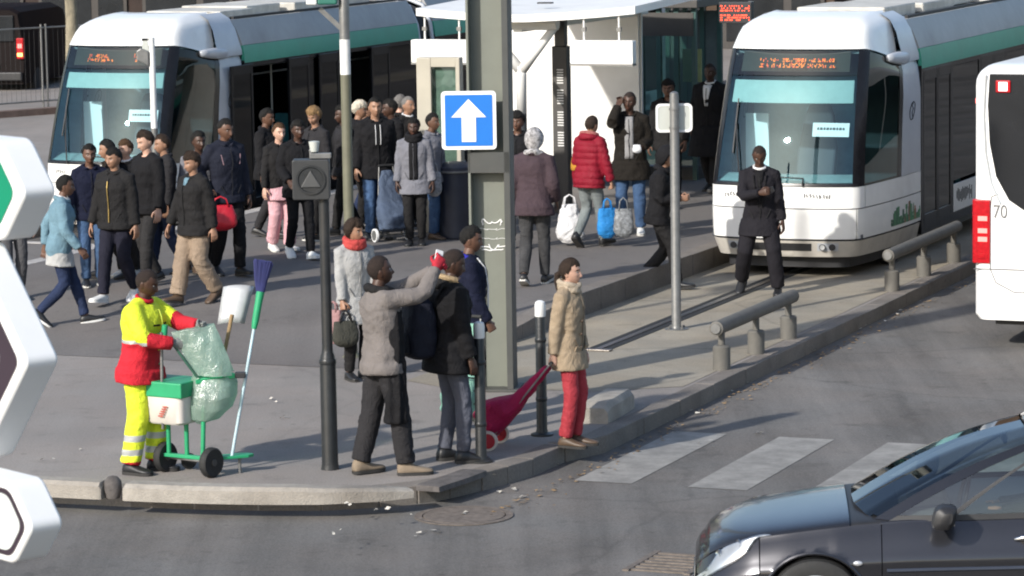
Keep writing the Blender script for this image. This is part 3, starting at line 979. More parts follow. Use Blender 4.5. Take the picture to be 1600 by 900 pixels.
# ================================================================== the car
M_CAR = mat('dark blue-grey car paint', (0.042, 0.043, 0.050), 0.24, 0.65, 0.05, 4, coat=0.45)
M_CARBUMP = mat('dull blue-grey bumper', (0.045, 0.055, 0.08), 0.38, 0.2, 0.06, 5, coat=0.4)
M_CHROME = mat('chrome', (0.7, 0.7, 0.7), 0.12, 1.0, 0.02)
M_CARG = glass('car glass', (0.62, 0.70, 0.68), 0.05)
M_CARGD = glass('car windscreen glass', (0.34, 0.38, 0.38), 0.06)
M_LAMP = glass('headlamp cover', (0.9, 0.92, 0.93), 0.10)
M_REFL = mat('lamp reflector', (0.55, 0.56, 0.58), 0.3, 0.5, 0.1, 14)
M_PLASTIC = mat('black plastic', (0.02, 0.02, 0.022), 0.5, 0, 0.2)
M_SIGNBACK_ = mat('plate grey', (0.35, 0.35, 0.33), 0.6)
M_CABIN = mat('car cabin trim', (0.10, 0.10, 0.10), 0.8, 0, 0.2)

C_TOP = [(0, 0.50), (0.03, 0.60), (0.10, 0.69), (0.25, 0.765), (0.5, 0.815), (0.8, 0.858), (1.05, 0.892), (1.3, 0.905), (4.0, 0.97), (4.2, 0.92)]
C_BELT = [(0, 0.46), (0.04, 0.55), (0.15, 0.64), (0.4, 0.735), (0.7, 0.785), (1.0, 0.825), (1.4, 0.860), (2.5, 0.905), (3.6, 0.945), (4.2, 0.92)]
C_W = [(0, 0.46), (0.03, 0.56), (0.08, 0.64), (0.18, 0.72), (0.35, 0.79), (0.6, 0.835), (0.9, 0.855), (2.2, 0.87), (3.4, 0.86), (3.9, 0.80), (4.1, 0.72), (4.2, 0.62)]
AX = (0.80, 3.40)
def smooth_tab(tab, x):
    return (interp(tab, x - 0.06) + 2 * interp(tab, x) + interp(tab, x + 0.06)) / 4
def car_pt(x, v, off=0.0):
    """Left side of the shell; v 0 sill, 1 shoulder, 2 middle of bonnet or deck. x from the front bumper back."""
    w, bz, tz = smooth_tab(C_W, x), smooth_tab(C_BELT, x), smooth_tab(C_TOP, x)
    sill = 0.19 + (0.05 if 0.9 < x < 3.3 else 0)
    if v <= 1:
        z = sill + (bz - sill) * v
        bulge = math.sin(math.pi * min(1, max(0, v)) ** 0.9) * 0.030
        y = w - 0.045 + bulge + 0.012 * math.exp(-((v - 0.62) / 0.07) ** 2) - 0.085 * max(0.0, (v - 0.58) / 0.42) ** 1.7
        p = Vector((x, y, z))
        n = Vector((0, 1, 0.1))
    else:
        a = (v - 1) * math.pi / 2
        yb = w - 0.130
        p = Vector((x, yb * math.cos(a) ** 0.85 if v < 2 else 0, bz + (tz - bz) * math.sin(a) ** 0.8))
        n = Vector((-0.15, math.cos(a), math.sin(a) + 0.2))
    if off: p += n.normalized() * off
    return p

def car_patch(x0, x1, v0, v1, side, off=0.0, dx=0.03, nv=None, arch=True, slope=0.0):
    nx = max(2, int((x1 - x0) / dx))
    nv = nv or max(2, int(abs(v1 - v0) / 0.045))
    P = []
    for i in range(nx + 1):
        for j in range(nv + 1):
            v = v0 + (v1 - v0) * j / nv
            P.append(car_pt(x0 + (x1 - x0) * i / nx + slope * (v - v0), v, off))
    inside = [False] * len(P)
    if arch:
        for k, p in enumerate(P):
            for ax in AX:
                d = Vector((p.x - ax, p.z - 0.315))
                if d.length < 0.355 and p.y > 0.3: inside[k] = ax
    n = nv + 1
    fs = [(i * n + j, (i + 1) * n + j, (i + 1) * n + j + 1, i * n + j + 1) for i in range(nx) for j in range(nv)]
    fs = [f for f in fs if not all(inside[a] for a in f)]
    for k, ax in enumerate(inside):
        if ax:
            d = Vector((P[k].x - ax, P[k].z - 0.315)).normalized() * 0.355
            P[k] = Vector((ax + d.x, P[k].y, 0.315 + d.y))
    m = MB()
    m.add([Vector((p.x, p.y * side, p.z)) for p in P], fs)
    return m

def both(fn):
    m = MB()
    for s in (-1, 1):
        q = fn(s)
        m.add(q.v, q.f)
    return m

def build_car(label, loc, rz):
    c = empty('car', loc, rz)
    tag(c, label, 'car')
    P = lambda m, n, mt, par=c, **k: m.build(n, mt, par, **k)
    # local: x back from the front bumper, +y is the car's right-hand... mirrored below so that -y faces the camera
    inner = MB()
    for s in (-1, 1):
        q = car_patch(0.06, 4.15, 0.02, 2.0, s, -0.02, 0.06, 30)
        inner.add(q.v, q.f)
    P(inner, 'inner_shell', M_PLASTIC, smooth=True)
    for s in (-1, 1):
        P(car_patch(0.0, 0.43, 0.0, 0.60, s), 'bumper', M_CARBUMP, smooth=True)
        P(car_patch(0.012, 0.43, 0.615, 1.0, s, 0.001), 'bumper_top', M_CARBUMP if False else M_CAR, smooth=True)
        P(car_patch(0.438, 1.235, 0.0, 1.03, s), 'front_wing', M_CAR, smooth=True)
        d = P(car_patch(1.243, 2.50, 0.0, 1.0, s), 'front_door', M_CAR, smooth=True)
        m = MB()                                                          # door handle with its chrome strip
        hx = 2.22
        p = [car_pt(hx - 0.11, 0.80, 0.006), car_pt(hx - 0.06, 0.815, 0.034), car_pt(hx + 0.06, 0.815, 0.034), car_pt(hx + 0.11, 0.80, 0.006)]
        m.tube([Vector((q.x, q.y * s, q.z)) for q in p], [0.012, 0.02, 0.02, 0.012], 10)
        m.build('door_handle', M_CHROME, d, smooth=True)
        m = MB()
        p = car_pt(hx, 0.77, 0.0)
        m.ball((p.x, p.y * s, p.z), (0.075, 0.012, 0.045), 14, 8); m.build('handle_recess', M_PLASTIC, d, smooth=True)
        P(car_patch(2.508, 3.48, 0.0, 1.0, s), 'rear_door', M_CAR, smooth=True)
        P(car_patch(3.488, 4.2, 0.0, 1.0, s), 'rear_wing', M_CAR, smooth=True)
        m = MB(); p = car_pt(1.08, 0.62, 0.006); m.ball((p.x, p.y * s, p.z), (0.032, 0.012, 0.018), 12, 8)
        P(m, 'side_repeater', M_REFL, smooth=True)
        m = MB()                                                          # rubbing strip
        p = [car_pt(x, 0.52, 0.004) for x in (1.27, 1.6, 2.0, 2.47)]
        m.tube([Vector((q.x, q.y * s, q.z)) for q in p], 0.012, 6); P(m, 'rubbing_strip', M_CARBUMP, smooth=True)
        # headlamp: reflector under a clear cover
        def lamp(off, grow):
            m = MB()
            ns, ntt = 16, 8
            pts = []
            for i in range(ns + 1):
                f = i / ns
                mid, hw = 0.80 + 0.27 * f, (0.145 + grow) * (1 - abs(2 * f - 1) ** 5) + 0.004
                pts += [car_pt(0.045 + 0.42 * f + 0.10 * (j / ntt - 0.5), mid + hw * (2 * j / ntt - 1), off + 0.012 * math.sin(math.pi * f) * math.sin(math.pi * j / ntt)) for j in range(ntt + 1)]
            m.add([Vector((q.x, q.y * s, q.z)) for q in pts], [(i * (ntt + 1) + j, (i + 1) * (ntt + 1) + j, (i + 1) * (ntt + 1) + j + 1, i * (ntt + 1) + j + 1) for i in range(ns) for j in range(ntt)])
            return m
        hl = P(lamp(0.003, 0.0), 'headlight', M_REFL, smooth='all')
        lamp(0.014, 0.02).build('lamp_cover', M_LAMP, hl, smooth='all')
        for k, (hx_, v_) in enumerate(((0.16, 0.95), (0.29, 1.0))):
            p = car_pt(hx_, v_, 0.004); m = MB(); m.lathe([(0.034, 0), (0.031, 0.004), (0.02, 0.001), (0.003, 0.0)], 16, (p.x, p.y * s, p.z), frame(Vector((-1, 0.6 * s, 0.3)))); m.build('bulb_ring', M_CHROME, hl, smooth=True)
        # wheel
        for ax in AX:
            w = empty('wheel', (ax, s * 0.755, 0.315)); w.parent = c
            rot = Matrix.Rotation(R(90) * -s, 3, 'X')
            m = MB(); m.lathe([(0.20, -0.095), (0.275, -0.10), (0.305, -0.085), (0.315, -0.05), (0.315, 0.05), (0.305, 0.085), (0.275, 0.10), (0.212, 0.098), (0.205, 0.06)], 40, (0, 0, 0), rot); m.build('tyre', M_RUBBER, w, smooth=True)
            m = MB(); m.lathe([(0.208, 0.0), (0.212, 0.09), (0.195, 0.095), (0.188, 0.055), (0.06, 0.03), (0.055, 0.08), (0.002, 0.085)], 40, (0, 0, 0), rot)
            r_ = m.build('rim', M_REFL, w, smooth=True)
            for k in range(5):
                m = MB(); a = 2 * math.pi * k / 5
                m.bar(rot @ Vector((0.05 * math.cos(a), 0.05 * math.sin(a), 0.078)), rot @ Vector((0.195 * math.cos(a), 0.195 * math.sin(a), 0.088)), 0.05, 0.02, up=rot @ Vector((0, 0, 1))); m.build('spoke', M_REFL, w, bevel=0.006)
            m = MB()
            n = 20
            A = [Vector((0.355 * math.cos(math.pi * k / n), 0, 0.355 * math.sin(math.pi * k / n))) for k in range(n + 1)]
            m.add([a + Vector((ax, s * 0.80, 0.315)) for a in A] + [a * 0.98 + Vector((ax, s * 0.5, 0.315)) for a in A], [(k, k + 1, n + 2 + k, n + 1 + k) for k in range(n)])
            P(m, 'wheel_arch', M_PLASTIC, smooth=True)
            a_ = MB(); a_.tube([Vector((ax + 0.357 * math.cos(math.pi * k / n), s * (car_pt(ax + 0.357 * math.cos(math.pi * k / n), 0.55).y + 0.002), 0.315 + 0.357 * math.sin(math.pi * k / n))) for k in range(n + 1)], 0.012, 6); P(a_, 'arch_lip', M_CAR, smooth=True)
    bon = MB()
    for s in (-1, 1):
        q = car_patch(0.10, 1.03, 1.04, 2.0, s, 0.0, 0.03, 16, False); bon.add(q.v, q.f)
    P(bon, 'bonnet', M_CAR, smooth=True)
    for s in (-1, 1):
        P(car_patch(1.235, 4.18, 1.0, 1.12, s, 0, 0.06, 3, False), 'waist_moulding', M_CAR, smooth=True)
    deck = MB()
    for s in (-1, 1):
        q = car_patch(1.04, 1.34, 1.03, 2.0, s, -0.012, 0.03, 12, False); deck.add(q.v, q.f)
    P(deck, 'scuttle', M_PLASTIC, smooth=True)
    m = MB()
    for sy in (-0.30, 0.18):
        m.tube([(1.10, sy, 0.895), (1.12, sy + 0.16, 0.905), (1.15, sy + 0.30, 0.905)], 0.009, 6)
    P(m, 'wiper', M_PLASTIC)
    # grille and bumper middle
    m = MB()
    for s in (-1, 1):
        q = car_patch(0.0, 0.10, 1.0, 2.0, s, 0, 0.012, 14, False); m.add(q.v, q.f)
    P(m, 'nose_panel', M_CAR, smooth=True)
    m = MB(); m.loft([[Vector((0.0, y, z)) for y, z in ((-0.46, z0), (0.46, z0))] for z0 in (0.2, 0.46)], False, closed=False)
    P(m, 'bumper_face', M_CARBUMP)
    m = MB(); m.box((-0.006, 0, 0.34), (0.02, 0.8, 0.11)); P(m, 'grille', M_PLASTIC)
    m = MB(); m.box((-0.004, 0, 0.40), (0.006, 0.52, 0.09)); P(m, 'number_plate', M_SIGNBACK_)
    # greenhouse
    cols = [((1.04, 0.0, 0.965), (2.22, 0, 1.455)), ((1.05, 0.30, 0.96), (2.23, 0.25, 1.45)), ((1.12, 0.55, 0.935), (2.27, 0.43, 1.435)), ((1.20, 0.655, 0.915), (2.30, 0.515, 1.42)),
            ((1.30, 0.705, 0.912), (2.36, 0.555, 1.405)), ((1.68, 0.735, 0.925), (2.44, 0.563, 1.412)), ((2.58, 0.75, 0.955), (2.78, 0.58, 1.43)), ((2.68, 0.75, 0.958), (2.85, 0.58, 1.43)),
            ((3.36, 0.735, 0.985), (3.30, 0.565, 1.42)), ((3.45, 0.73, 0.99), (3.38, 0.56, 1.415)), ((3.85, 0.66, 1.02), (3.62, 0.52, 1.385)), ((4.05, 0.45, 1.03), (3.72, 0.35, 1.385)), ((4.1, 0, 1.03), (3.75, 0, 1.38))]
    def gpt(k, f, off=0.0):
        i = min(int(k), len(cols) - 2); t = k - i
        b = Vector(cols[i][0]).lerp(Vector(cols[i + 1][0]), t) - Vector((0, 0, 0.045 + (0.025 if k < 2.5 else 0))); r = -Vector((0, 0, 0.035)) + Vector(cols[i][1]).lerp(Vector(cols[i + 1][1]), t)
        p = b.lerp(r, f)
        out = Vector((p.x - 2.6, p.y * 2.6, 0)).normalized()
        front_ = max(0.0, 1 - k / 7.0)
        return p + out * (0.040 * (1 - front_) * math.sin(math.pi * f) + off) + Vector((0, 0, 0.075 * front_ * math.sin(math.pi * f)))
    def gpatch(k0, k1, f0, f1, s, off=0.0, nf=8):
        nk = max(2, int((k1 - k0) * 5))
        m = MB()
        m.add([Vector((p.x, p.y * s, p.z)) for p in [gpt(k0 + (k1 - k0) * i / nk, f0 + (f1 - f0) * j / nf, off) for i in range(nk + 1) for j in range(nf + 1)]],
              [(i * (nf + 1) + j, (i + 1) * (nf + 1) + j, (i + 1) * (nf + 1) + j + 1, i * (nf + 1) + j + 1) for i in range(nk) for j in range(nf)])
        return m
    ws = MB()
    for s in (-1, 1):
        q = gpatch(0, 3.0, 0.02, 0.99, s); ws.add(q.v, q.f)
    P(ws, 'windscreen', M_CARGD, smooth=True)
    for s in (-1, 1):
        P(gpatch(3.0, 4.0, 0, 1, s, 0.006), 'front_pillar', M_CAR, smooth=True)
        P(gpatch(4.0, 4.93, 0.05, 0.93, s), 'quarter_light', M_CARG, smooth=True)
        P(gpatch(4.93, 5.03, 0.0, 0.96, s, 0.002), 'window_divider', M_PLASTIC, smooth=True)
        P(gpatch(5.03, 6.0, 0.05, 0.93, s), 'front_door_window', M_CARG, smooth=True)
        P(gpatch(6.0, 7.0, 0.0, 0.96, s, 0.001), 'door_pillar', M_PLASTIC, smooth=True)
        P(gpatch(7.0, 8.0, 0.05, 0.93, s), 'rear_door_window', M_CARG, smooth=True)
        P(gpatch(8.0, 9.0, 0.0, 1, s, 0.002), 'rear_pillar', M_CAR, smooth=True)
        P(gpatch(9.0, 10.0, 0.05, 0.93, s), 'rear_quarter_light', M_CARG, smooth=True)
        P(gpatch(4.0, 10.2, 0.92, 1.0, s, 0.008, 2), 'roof_rail', M_CAR, smooth=True)
        P(gpatch(4.0, 10.2, -0.02, 0.05, s, 0.006, 2), 'window_seal', M_PLASTIC, smooth=True)
        P(gpatch(10.0, 10.4, 0, 1, s, 0.003), 'tail_pillar', M_CAR, smooth=True)
    rw = MB()
    for s in (-1, 1):
        q = gpatch(10.4, 12, 0.02, 0.99, s); rw.add(q.v, q.f)
    P(rw, 'rear_window', M_CARGD, smooth=True)
    roof = MB()
    n = 10
    for s in (-1, 1):
        rows = []
        for i in range(49):
            r_ = gpt(12 * i / 48, 1.0)
            rows.append([Vector((r_.x + (2.85 - r_.x) * 0.0 if False else r_.x, s * r_.y * (1 - j / n), r_.z + 0.035 * math.sin(math.pi / 2 * j / n) * min(1, r_.y / 0.5))) for j in range(n + 1)])
        roof.add([p for r_ in rows for p in r_], [(i * (n + 1) + j, (i + 1) * (n + 1) + j, (i + 1) * (n + 1) + j + 1, i * (n + 1) + j + 1) for i in range(48) for j in range(n)])
    P(roof, 'roof', M_CAR, smooth=True)
    m = MB(); m.tube([(3.5, 0.05, 1.43), (3.62, 0.05, 1.62)], [0.006, 0.003], 6); P(m, 'aerial', M_PLASTIC)
    # mirrors
    for s in (-1, 1):
        m = MB()
        m.loft([[Vector((1.66 + x * q, s * (0.96 + y), 0.945 + z * q)) for x, z in [(0.075 * math.copysign(abs(math.cos(a)) ** 0.55, math.cos(a)) - 0.02 + 0.02 * math.sin(a), 0.085 * math.copysign(abs(math.sin(a)) ** 0.6, math.sin(a)) * (1.0 if math.sin(a) < 0 else 0.8)) for a in [2 * math.pi * k / 14 for k in range(14)]]] for y, q in ((-0.13, 0.6), (-0.10, 0.92), (0.0, 1.05), (0.07, 0.95), (0.10, 0.5))])
        m.bar((1.64, s * 0.80, 0.91), (1.66, s * 0.90, 0.925), 0.05, 0.06)
        o = P(m, 'door_mirror', M_PLASTIC, smooth=True)
        m = MB(); m.box((1.70, s * 0.96, 0.945), (0.006, 0.13, 0.11)); m.build('mirror_glass', M_CHROME, o)
    # cabin
    m = MB(); m.box((1.55, 0, 0.86), (0.35, 1.3, 0.14)); P(m, 'dashboard', M_CABIN, bevel=0.05)
    m = MB(); pts = [Vector((1.80 + 0.10 * math.cos(a) * 0.4, -0.36 + 0.18 * math.sin(a), 0.96 + 0.17 * math.cos(a))) for a in [2 * math.pi * k / 20 for k in range(21)]]
    m.tube(pts, 0.015, 8); P(m, 'steering_wheel', M_PLASTIC, smooth=True)
    m = MB(); m.box((2.10, 0.0, 1.30), (0.03, 0.2, 0.06)); P(m, 'rear_view_mirror', M_PLASTIC, bevel=0.01)
    for sy in (-0.37, 0.37):
        m = MB(); m.box((2.32, sy, 0.55), (0.5, 0.48, 0.16)); m.box((2.62, sy, 0.88), (0.16, 0.46, 0.6), Matrix.Rotation(R(12), 3, 'Y')); m.box((2.70, sy, 1.26), (0.1, 0.26, 0.16)); P(m, 'seat', M_CABIN, bevel=0.04)
    m = MB(); m.box((3.25, 0, 0.6), (0.5, 1.3, 0.2)); m.box((3.5, 0, 0.9), (0.16, 1.3, 0.55)); P(m, 'rear_seat', M_CABIN, bevel=0.04)
    m = MB(); m.box((2.2, 0, 0.27), (3.6, 1.3, 0.06)); P(m, 'floor_pan', M_PLASTIC)
    return c
_w = G(1262, 1012, ROAD_Z)
car = build_car('dark blue-grey hatchback car driving past at the bottom right', (_w.x - 0.70, _w.y + 0.74, ROAD_Z), R(-4.0))

# ================================================================== the bus
M_BUSW = mat('bus white paint', (0.78, 0.78, 0.77), 0.3, 0, 0.03, 3, coat=0.3, dirt=0.06)
M_BUSG = mat('dark bus window', (0.014, 0.015, 0.017), 0.07, 0, 0.2, 3, spec=0.6)
M_TAIL = mat('red lamp lens', (0.40, 0.006, 0.012), 0.15, 0, 0.2, 30, spec=0.7)
M_TAILON = glow('lit red lamp', (1.0, 0.16, 0.14), 1.6)
def build_bus(label, loc):
    t = empty('bus', loc, UV_ROT)
    tag(t, label, 'bus')
    P = lambda m, n, mt, **k: m.build(n, mt, t, **k)
    W_, H_, L_ = 1.275, 3.02, 11.8
    def sec(y, inset=0.0, z0=0.32):
        out = []
        w, h = W_ - inset, H_ - inset * 0.9
        r = 0.20
        for cx, cz, a0 in ((w - r, h - r, 0), (-(w - r), h - r, 90)):
            for k in range(7):
                a = R(a0 + 15 * k)
                out.append(Vector((cx + r * math.cos(a), y, cz + r * math.sin(a))))
        out += [Vector((-w - 0.0, y, 1.2)), Vector((-w, y, z0 + 0.05)), Vector((-w + 0.04, y, z0)), Vector((w - 0.04, y, z0)), Vector((w, y, z0 + 0.05)), Vector((w, y, 1.2))]
        return out
    m = MB()
    rings = [sec(L_, 0.1), sec(L_ - 0.15, 0.02), sec(L_ - 0.3), sec(0.35), sec(0.18, 0.012), sec(0.08, 0.04), sec(0.02, 0.085), sec(0.0, 0.13)]
    m.loft(rings)
    P(m, 'body', M_BUSW, smooth=True, angle=30)
    # rear face pieces stand proud of the body
    m = MB()
    poly = [(-1.07, 2.93)] + [(-1.09, 2.6), (-1.07, 2.2), (-1.0, 1.85), (-0.86, 1.60), (-0.66, 1.47), (-0.4, 1.42)]
    poly = poly + [(-x, z) for x, z in reversed(poly)]
    m.prism([(x, z) for x, z in poly], 0, 0.03, 0, Matrix(((1, 0, 0, 0), (0, 0, -1, 0.012), (0, 1, 0, 0), (0, 0, 0, 1))))
    P(m, 'rear_window', M_BUSG, bevel=0.01)
    m = MB(); m.tube([(-1.11, -0.006, 2.92), (-1.13, -0.006, 2.5), (-1.11, -0.006, 2.1), (-1.05, -0.006, 1.78), (-0.95, -0.006, 1.56)], 0.012, 6); P(m, 'window_trim', M_POLE, smooth=True)
    for s in (-1, 1):
        tl = MB(); tl.loft([[Vector((s * x, y, z)) for x, y in ((1.23, -0.012), (1.06, -0.022), (1.06, 0.03), (1.262, 0.10), (1.262, 0.02))] for z in (0.92, 1.02, 1.5, 1.60)])
        o = P(tl, 'tail_light', M_TAIL, bevel=0.012)
        for k, z in enumerate((1.00, 1.18, 1.27, 1.40)):
            q = MB()
            q.box((s * 1.14, -0.022, z), (0.10, 0.012, 0.05))
            q.box((s * 1.14, -0.024, z), (0.05, 0.014, 0.03))
            q.build('lamp_insert', M_TAILON if k in (1, 2, 3) else M_TAIL, o)
        m = MB(); m.box((s * 0.92, -0.028, 2.80), (0.16, 0.02, 0.13)); o = P(m, 'high_light', M_TAIL, bevel=0.01)
        q = MB(); q.box((s * 0.92, -0.040, 2.80), (0.09, 0.01, 0.09)); q.build('lamp_insert', glow('high lamp', (1, 0.45, 0.45), 5.0), o)
        m = MB(); m.box((s * 1.285, 0.35, 2.62), (0.03, 0.10, 0.06)); P(m, 'marker_light', M_TAILON, bevel=0.008)
    # panel seams
    seams = MB()
    for pts in (((-0.98, 1.66), (-1.05, 1.63), (-1.06, 1.5), (-1.06, 0.86), (-1.0, 0.72), (-0.8, 0.62), (0.8, 0.62), (1.0, 0.72), (1.04, 0.86), (1.04, 1.45), (0.98, 1.6)), ((-1.24, 0.86), (-0.5, 0.86), (0.5, 0.86), (1.24, 0.86))):
        seams.tube([(x, 0.0, z) for x, z in pts], 0.006, 5)
    P(seams, 'panel_seam', mat('dark seam joint', (0.10, 0.10, 0.10), 0.8, 0, 0))  # dark joint lines between the rear panels
    nm = link('fleet_number', text_mesh('70', 0.20, extrude=0.002), mat('grey print', (0.14, 0.14, 0.14), 0.6, 0, 0), t)
    nm.matrix_local = Matrix.Translation((-0.955, -0.006, 1.47)) @ Matrix.Rotation(R(90), 4, 'X') @ Matrix.Diagonal((0.8, 1, 1, 1))
    m = MB(); m.box((0, 0.10, 0.45), (2.3, 0.16, 0.18)); P(m, 'rear_bumper', M_BUSW, bevel=0.04)
    m = MB(); m.box((0, 6, 0.30), (2.2, 11.2, 0.16)); P(m, 'underframe', M_PLASTIC)
    for yy in (3.2, 9.2):
        for s in (-1, 1):
            m = MB(); m.lathe([(0.06, -0.14), (0.44, -0.14), (0.48, -0.10), (0.48, 0.10), (0.44, 0.14), (0.06, 0.14)], 32, (s * 1.10, yy, 0.48), Matrix.Rotation(R(90), 3, 'Y')); P(m, 'wheel', M_RUBBER, smooth=True)
    for s in (-1, 1):
        for k in range(6):
            m = MB(); m.box((s * (W_ + 0.002), 1.3 + 1.7 * k, 2.05), (0.02, 1.6, 1.25)); P(m, 'side_window', M_BUSG, bevel=0.01)
    return t
_bc = G(1517, 545, ROAD_Z)
bus = build_bus('white city bus seen from behind at the right edge, marked 70', Vector((_bc.x, _bc.y, ROAD_Z)) + V * 1.27)
# ================================================================== street furniture
M_BLKPOLE = mat('black post paint', (0.022, 0.024, 0.026), 0.38, 0.1, 0.2, 8, 0.08, 60, dirt=0.25)
M_GREYPOLE = mat('galvanised steel', (0.20, 0.20, 0.195), 0.45, 0.5, 0.15, 12, 0.05, 60, dirt=0.2)
M_GREENGREY = mat('grey-green column paint', (0.165, 0.176, 0.148), 0.55, 0, 0.08, 3, 0.05, 40, dirt=0.22)
M_COLDARK = mat('dark column plates and flange shade', (0.055, 0.058, 0.055), 0.55, 0, 0.12, 4, dirt=0.2)
M_WPAINT = mat('white paint', (0.72, 0.72, 0.70), 0.5, 0, 0.05, 10, dirt=0.12)
M_TAN = mat('olive tan pole paint', (0.13, 0.128, 0.088), 0.5, 0, 0.12, 8, dirt=0.2)
M_BLUE = mat('sign blue', (0.012, 0.16, 0.56), 0.4, 0, 0.04)
M_SIGNW = mat('sign white', (0.80, 0.80, 0.79), 0.45, 0, 0.02)
M_SIGNG = mat('sign green', (0.0, 0.21, 0.11), 0.45, 0, 0.04)
M_SIGNBACK = mat('sign back', (0.50, 0.52, 0.48), 0.5, 0.1, 0.05, 6)
M_TRAFGREEN = mat('signal housing green', (0.03, 0.16, 0.12), 0.5, 0, 0.1)

def rrect(w, h, r, n=5):
    out = []
    for cx, cy, a0 in ((w / 2 - r, h / 2 - r, 0), (-w / 2 + r, h / 2 - r, 90), (-w / 2 + r, -h / 2 + r, 180), (w / 2 - r, -h / 2 + r, 270)):
        for k in range(n + 1):
            a = R(a0 + 90 * k / n)
            out.append((cx + r * math.cos(a), cy + r * math.sin(a)))
    return out
# plate standing upright: local x right, z up, faces -y
UP = Matrix(((1, 0, 0, 0), (0, 0, 1, 0), (0, 1, 0, 0), (0, 0, 0, 1)))

# ---- black bollards with white heads
def bollard(p, label):
    b = empty('bollard', p)
    tag(b, label, 'bollard', 'black bollards with white tops')
    m = MB(); m.lathe([(0.10, 0.0), (0.10, 0.015), (0.055, 0.03), (0.048, 0.06), (0.046, 1.07), (0.044, 1.075)], 20); m.build('post', M_BLKPOLE, b, smooth=True)
    m = MB(); m.lathe([(0.047, 1.07), (0.049, 1.08), (0.049, 1.175), (0.042, 1.20), (0.02, 1.212), (0.002, 1.214)], 20); m.build('white_top', M_WPAINT, b, smooth=True)
    for z in (0.33, 0.86):
        m = MB(); m.lathe([(0.048, z - 0.02), (0.052, z - 0.015), (0.052, z + 0.015), (0.048, z + 0.02)], 20); m.build('ring', M_BLKPOLE, b, smooth=True)
    return b
bollard(G(752, 722), 'black bollard with white top in front of the red shopping trolley wheel')
bollard(G(847, 680), 'black bollard with white top behind the woman in the beige coat')

# ---- low tubular rails on stubs along the kerb
def low_rail(a0, a1, label):
    o = UV(a0, 1.64)
    r_ = empty('low_rail', o, UV_ROT)
    tag(r_, label, 'barrier', 'low grey rails along the kerb')
    L = a1 - a0
    M_ = mat('weathered grey rail', (0.125, 0.118, 0.104), 0.7, 0.05, 0.15, 6, 0.15, 40, dirt=0.3)
    m = MB(); m.tube([(0, -0.17, 0.44), (0, -0.16, 0.44), (0, L + 0.16, 0.44), (0, L + 0.17, 0.44)], [0.05, 0.072, 0.072, 0.05], 18); m.build('rail', M_, r_, smooth=True)
    for k in range(3):
        y = L * k / 2
        m = MB(); m.lathe([(0.088, 0.0), (0.088, 0.235), (0.075, 0.25), (0.036, 0.255), (0.034, 0.40)], 18, (0, y, 0)); m.build('stub', M_, r_, smooth=True)
    m = MB(); m.disc((0, -0.175, 0.44), (0, 1, 0), 0.05, 0.02, 16); m.build('end_cap', M_GREYPOLE, r_, smooth=True)
    return r_
low_rail(-7.08, -4.85, 'low grey rail on three stubs, nearest to the camera')
low_rail(-0.80, 2.05, 'low grey rail on three stubs beside the right-hand tram')

# ---- black signal post with a square box
sp = empty('signal_post', G(516, 733))
tag(sp, 'black signal post carrying a square box with a triangle, by the photographer', 'signal')
m = MB(); m.lathe([(0.078, 0.0), (0.075, 0.02), (0.070, 0.05), (0.068, 0.92), (0.060, 0.97), (0.048, 1.01), (0.046, 1.04), (0.044, 2.30)], 22); m.build('post', M_BLKPOLE, sp, smooth=True)
m = MB(); m.lathe([(0.070, 0.90), (0.073, 0.91), (0.073, 0.935), (0.069, 0.945)], 22); m.build('collar', M_BLKPOLE, sp, smooth=True)
bx = MB(); bx.prism(rrect(0.31, 0.335, 0.018), -0.09, 0.09, 0, Matrix.Translation((-0.10, 0, 2.47)) @ UP)
box_ = bx.build('signal_box', mat('dark grey signal box', (0.030, 0.031, 0.032), 0.5, 0, 0.15, 6), sp, bevel=0.008)
m = MB()
m.loft([[Vector((-0.10 + r_ * math.cos(a), y, 2.47 + r_ * math.sin(a))) for a in [2 * math.pi * k / 28 for k in range(28)]] for r_, y in ((0.125, -0.088), (0.125, -0.102), (0.108, -0.102), (0.100, -0.093))]); m.build('lens_ring', M_BLKPOLE, box_, smooth=True)
m = MB(); m.prism([(-0.085, -0.055), (0.085, -0.055), (0.0, 0.085)], 0.0, 0.010, 0, Matrix.Translation((-0.10, -0.095, 2.465)) @ UP @ Matrix.Diagonal((1, 1, -1, 1))); m.build('triangle', mat('signal triangle', (0.065, 0.066, 0.066), 0.5, 0, 0.1), box_, bevel=0.004)
m = MB(); m.box((-0.02, 0, 2.665), (0.18, 0.07, 0.045)); m.tube([(-0.09, 0, 2.67), (-0.10, 0, 2.72)], 0.02, 8); m.build('bracket', M_GREYPOLE, sp, bevel=0.006)
m = MB(); m.lathe([(0.034, 2.70), (0.045, 2.775), (0.045, 2.785), (0.01, 2.79)], 16, (-0.07, 0, 0)); m.build('cap_lamp', M_SIGNBACK, sp, smooth=True)

# ---- tall signal mast
sm = empty('traffic_signal', G(550, 560))
tag(sm, 'tall traffic signal mast with a white band, behind the woman in the red scarf', 'traffic light')
m = MB(); m.lathe([(0.11, 0), (0.10, 0.02), (0.062, 0.06), (0.054, 0.3), (0.053, 2.94)], 20); m.build('lower_mast', M_TAN, sm, smooth=True)
m = MB(); m.lathe([(0.0535, 2.94), (0.0535, 3.30)], 20); m.build('white_band', M_WPAINT, sm, smooth=True)
m = MB(); m.lathe([(0.053, 3.30), (0.052, 5.2), (0.03, 5.23), (0.002, 5.24)], 20); m.build('upper_mast', M_GREYPOLE, sm, smooth=True)
m = MB(); m.bar((-0.25, 0, 3.62), (-0.02, 0, 3.40), 0.045, 0.05); m.build('brace', M_GREYPOLE, sm)
hd = MB(); hd.box((-0.165, 0.0, 4.08), (0.20, 0.22, 0.84)); hd_ = hd.build('signal_head', M_TRAFGREEN, sm, bevel=0.02)
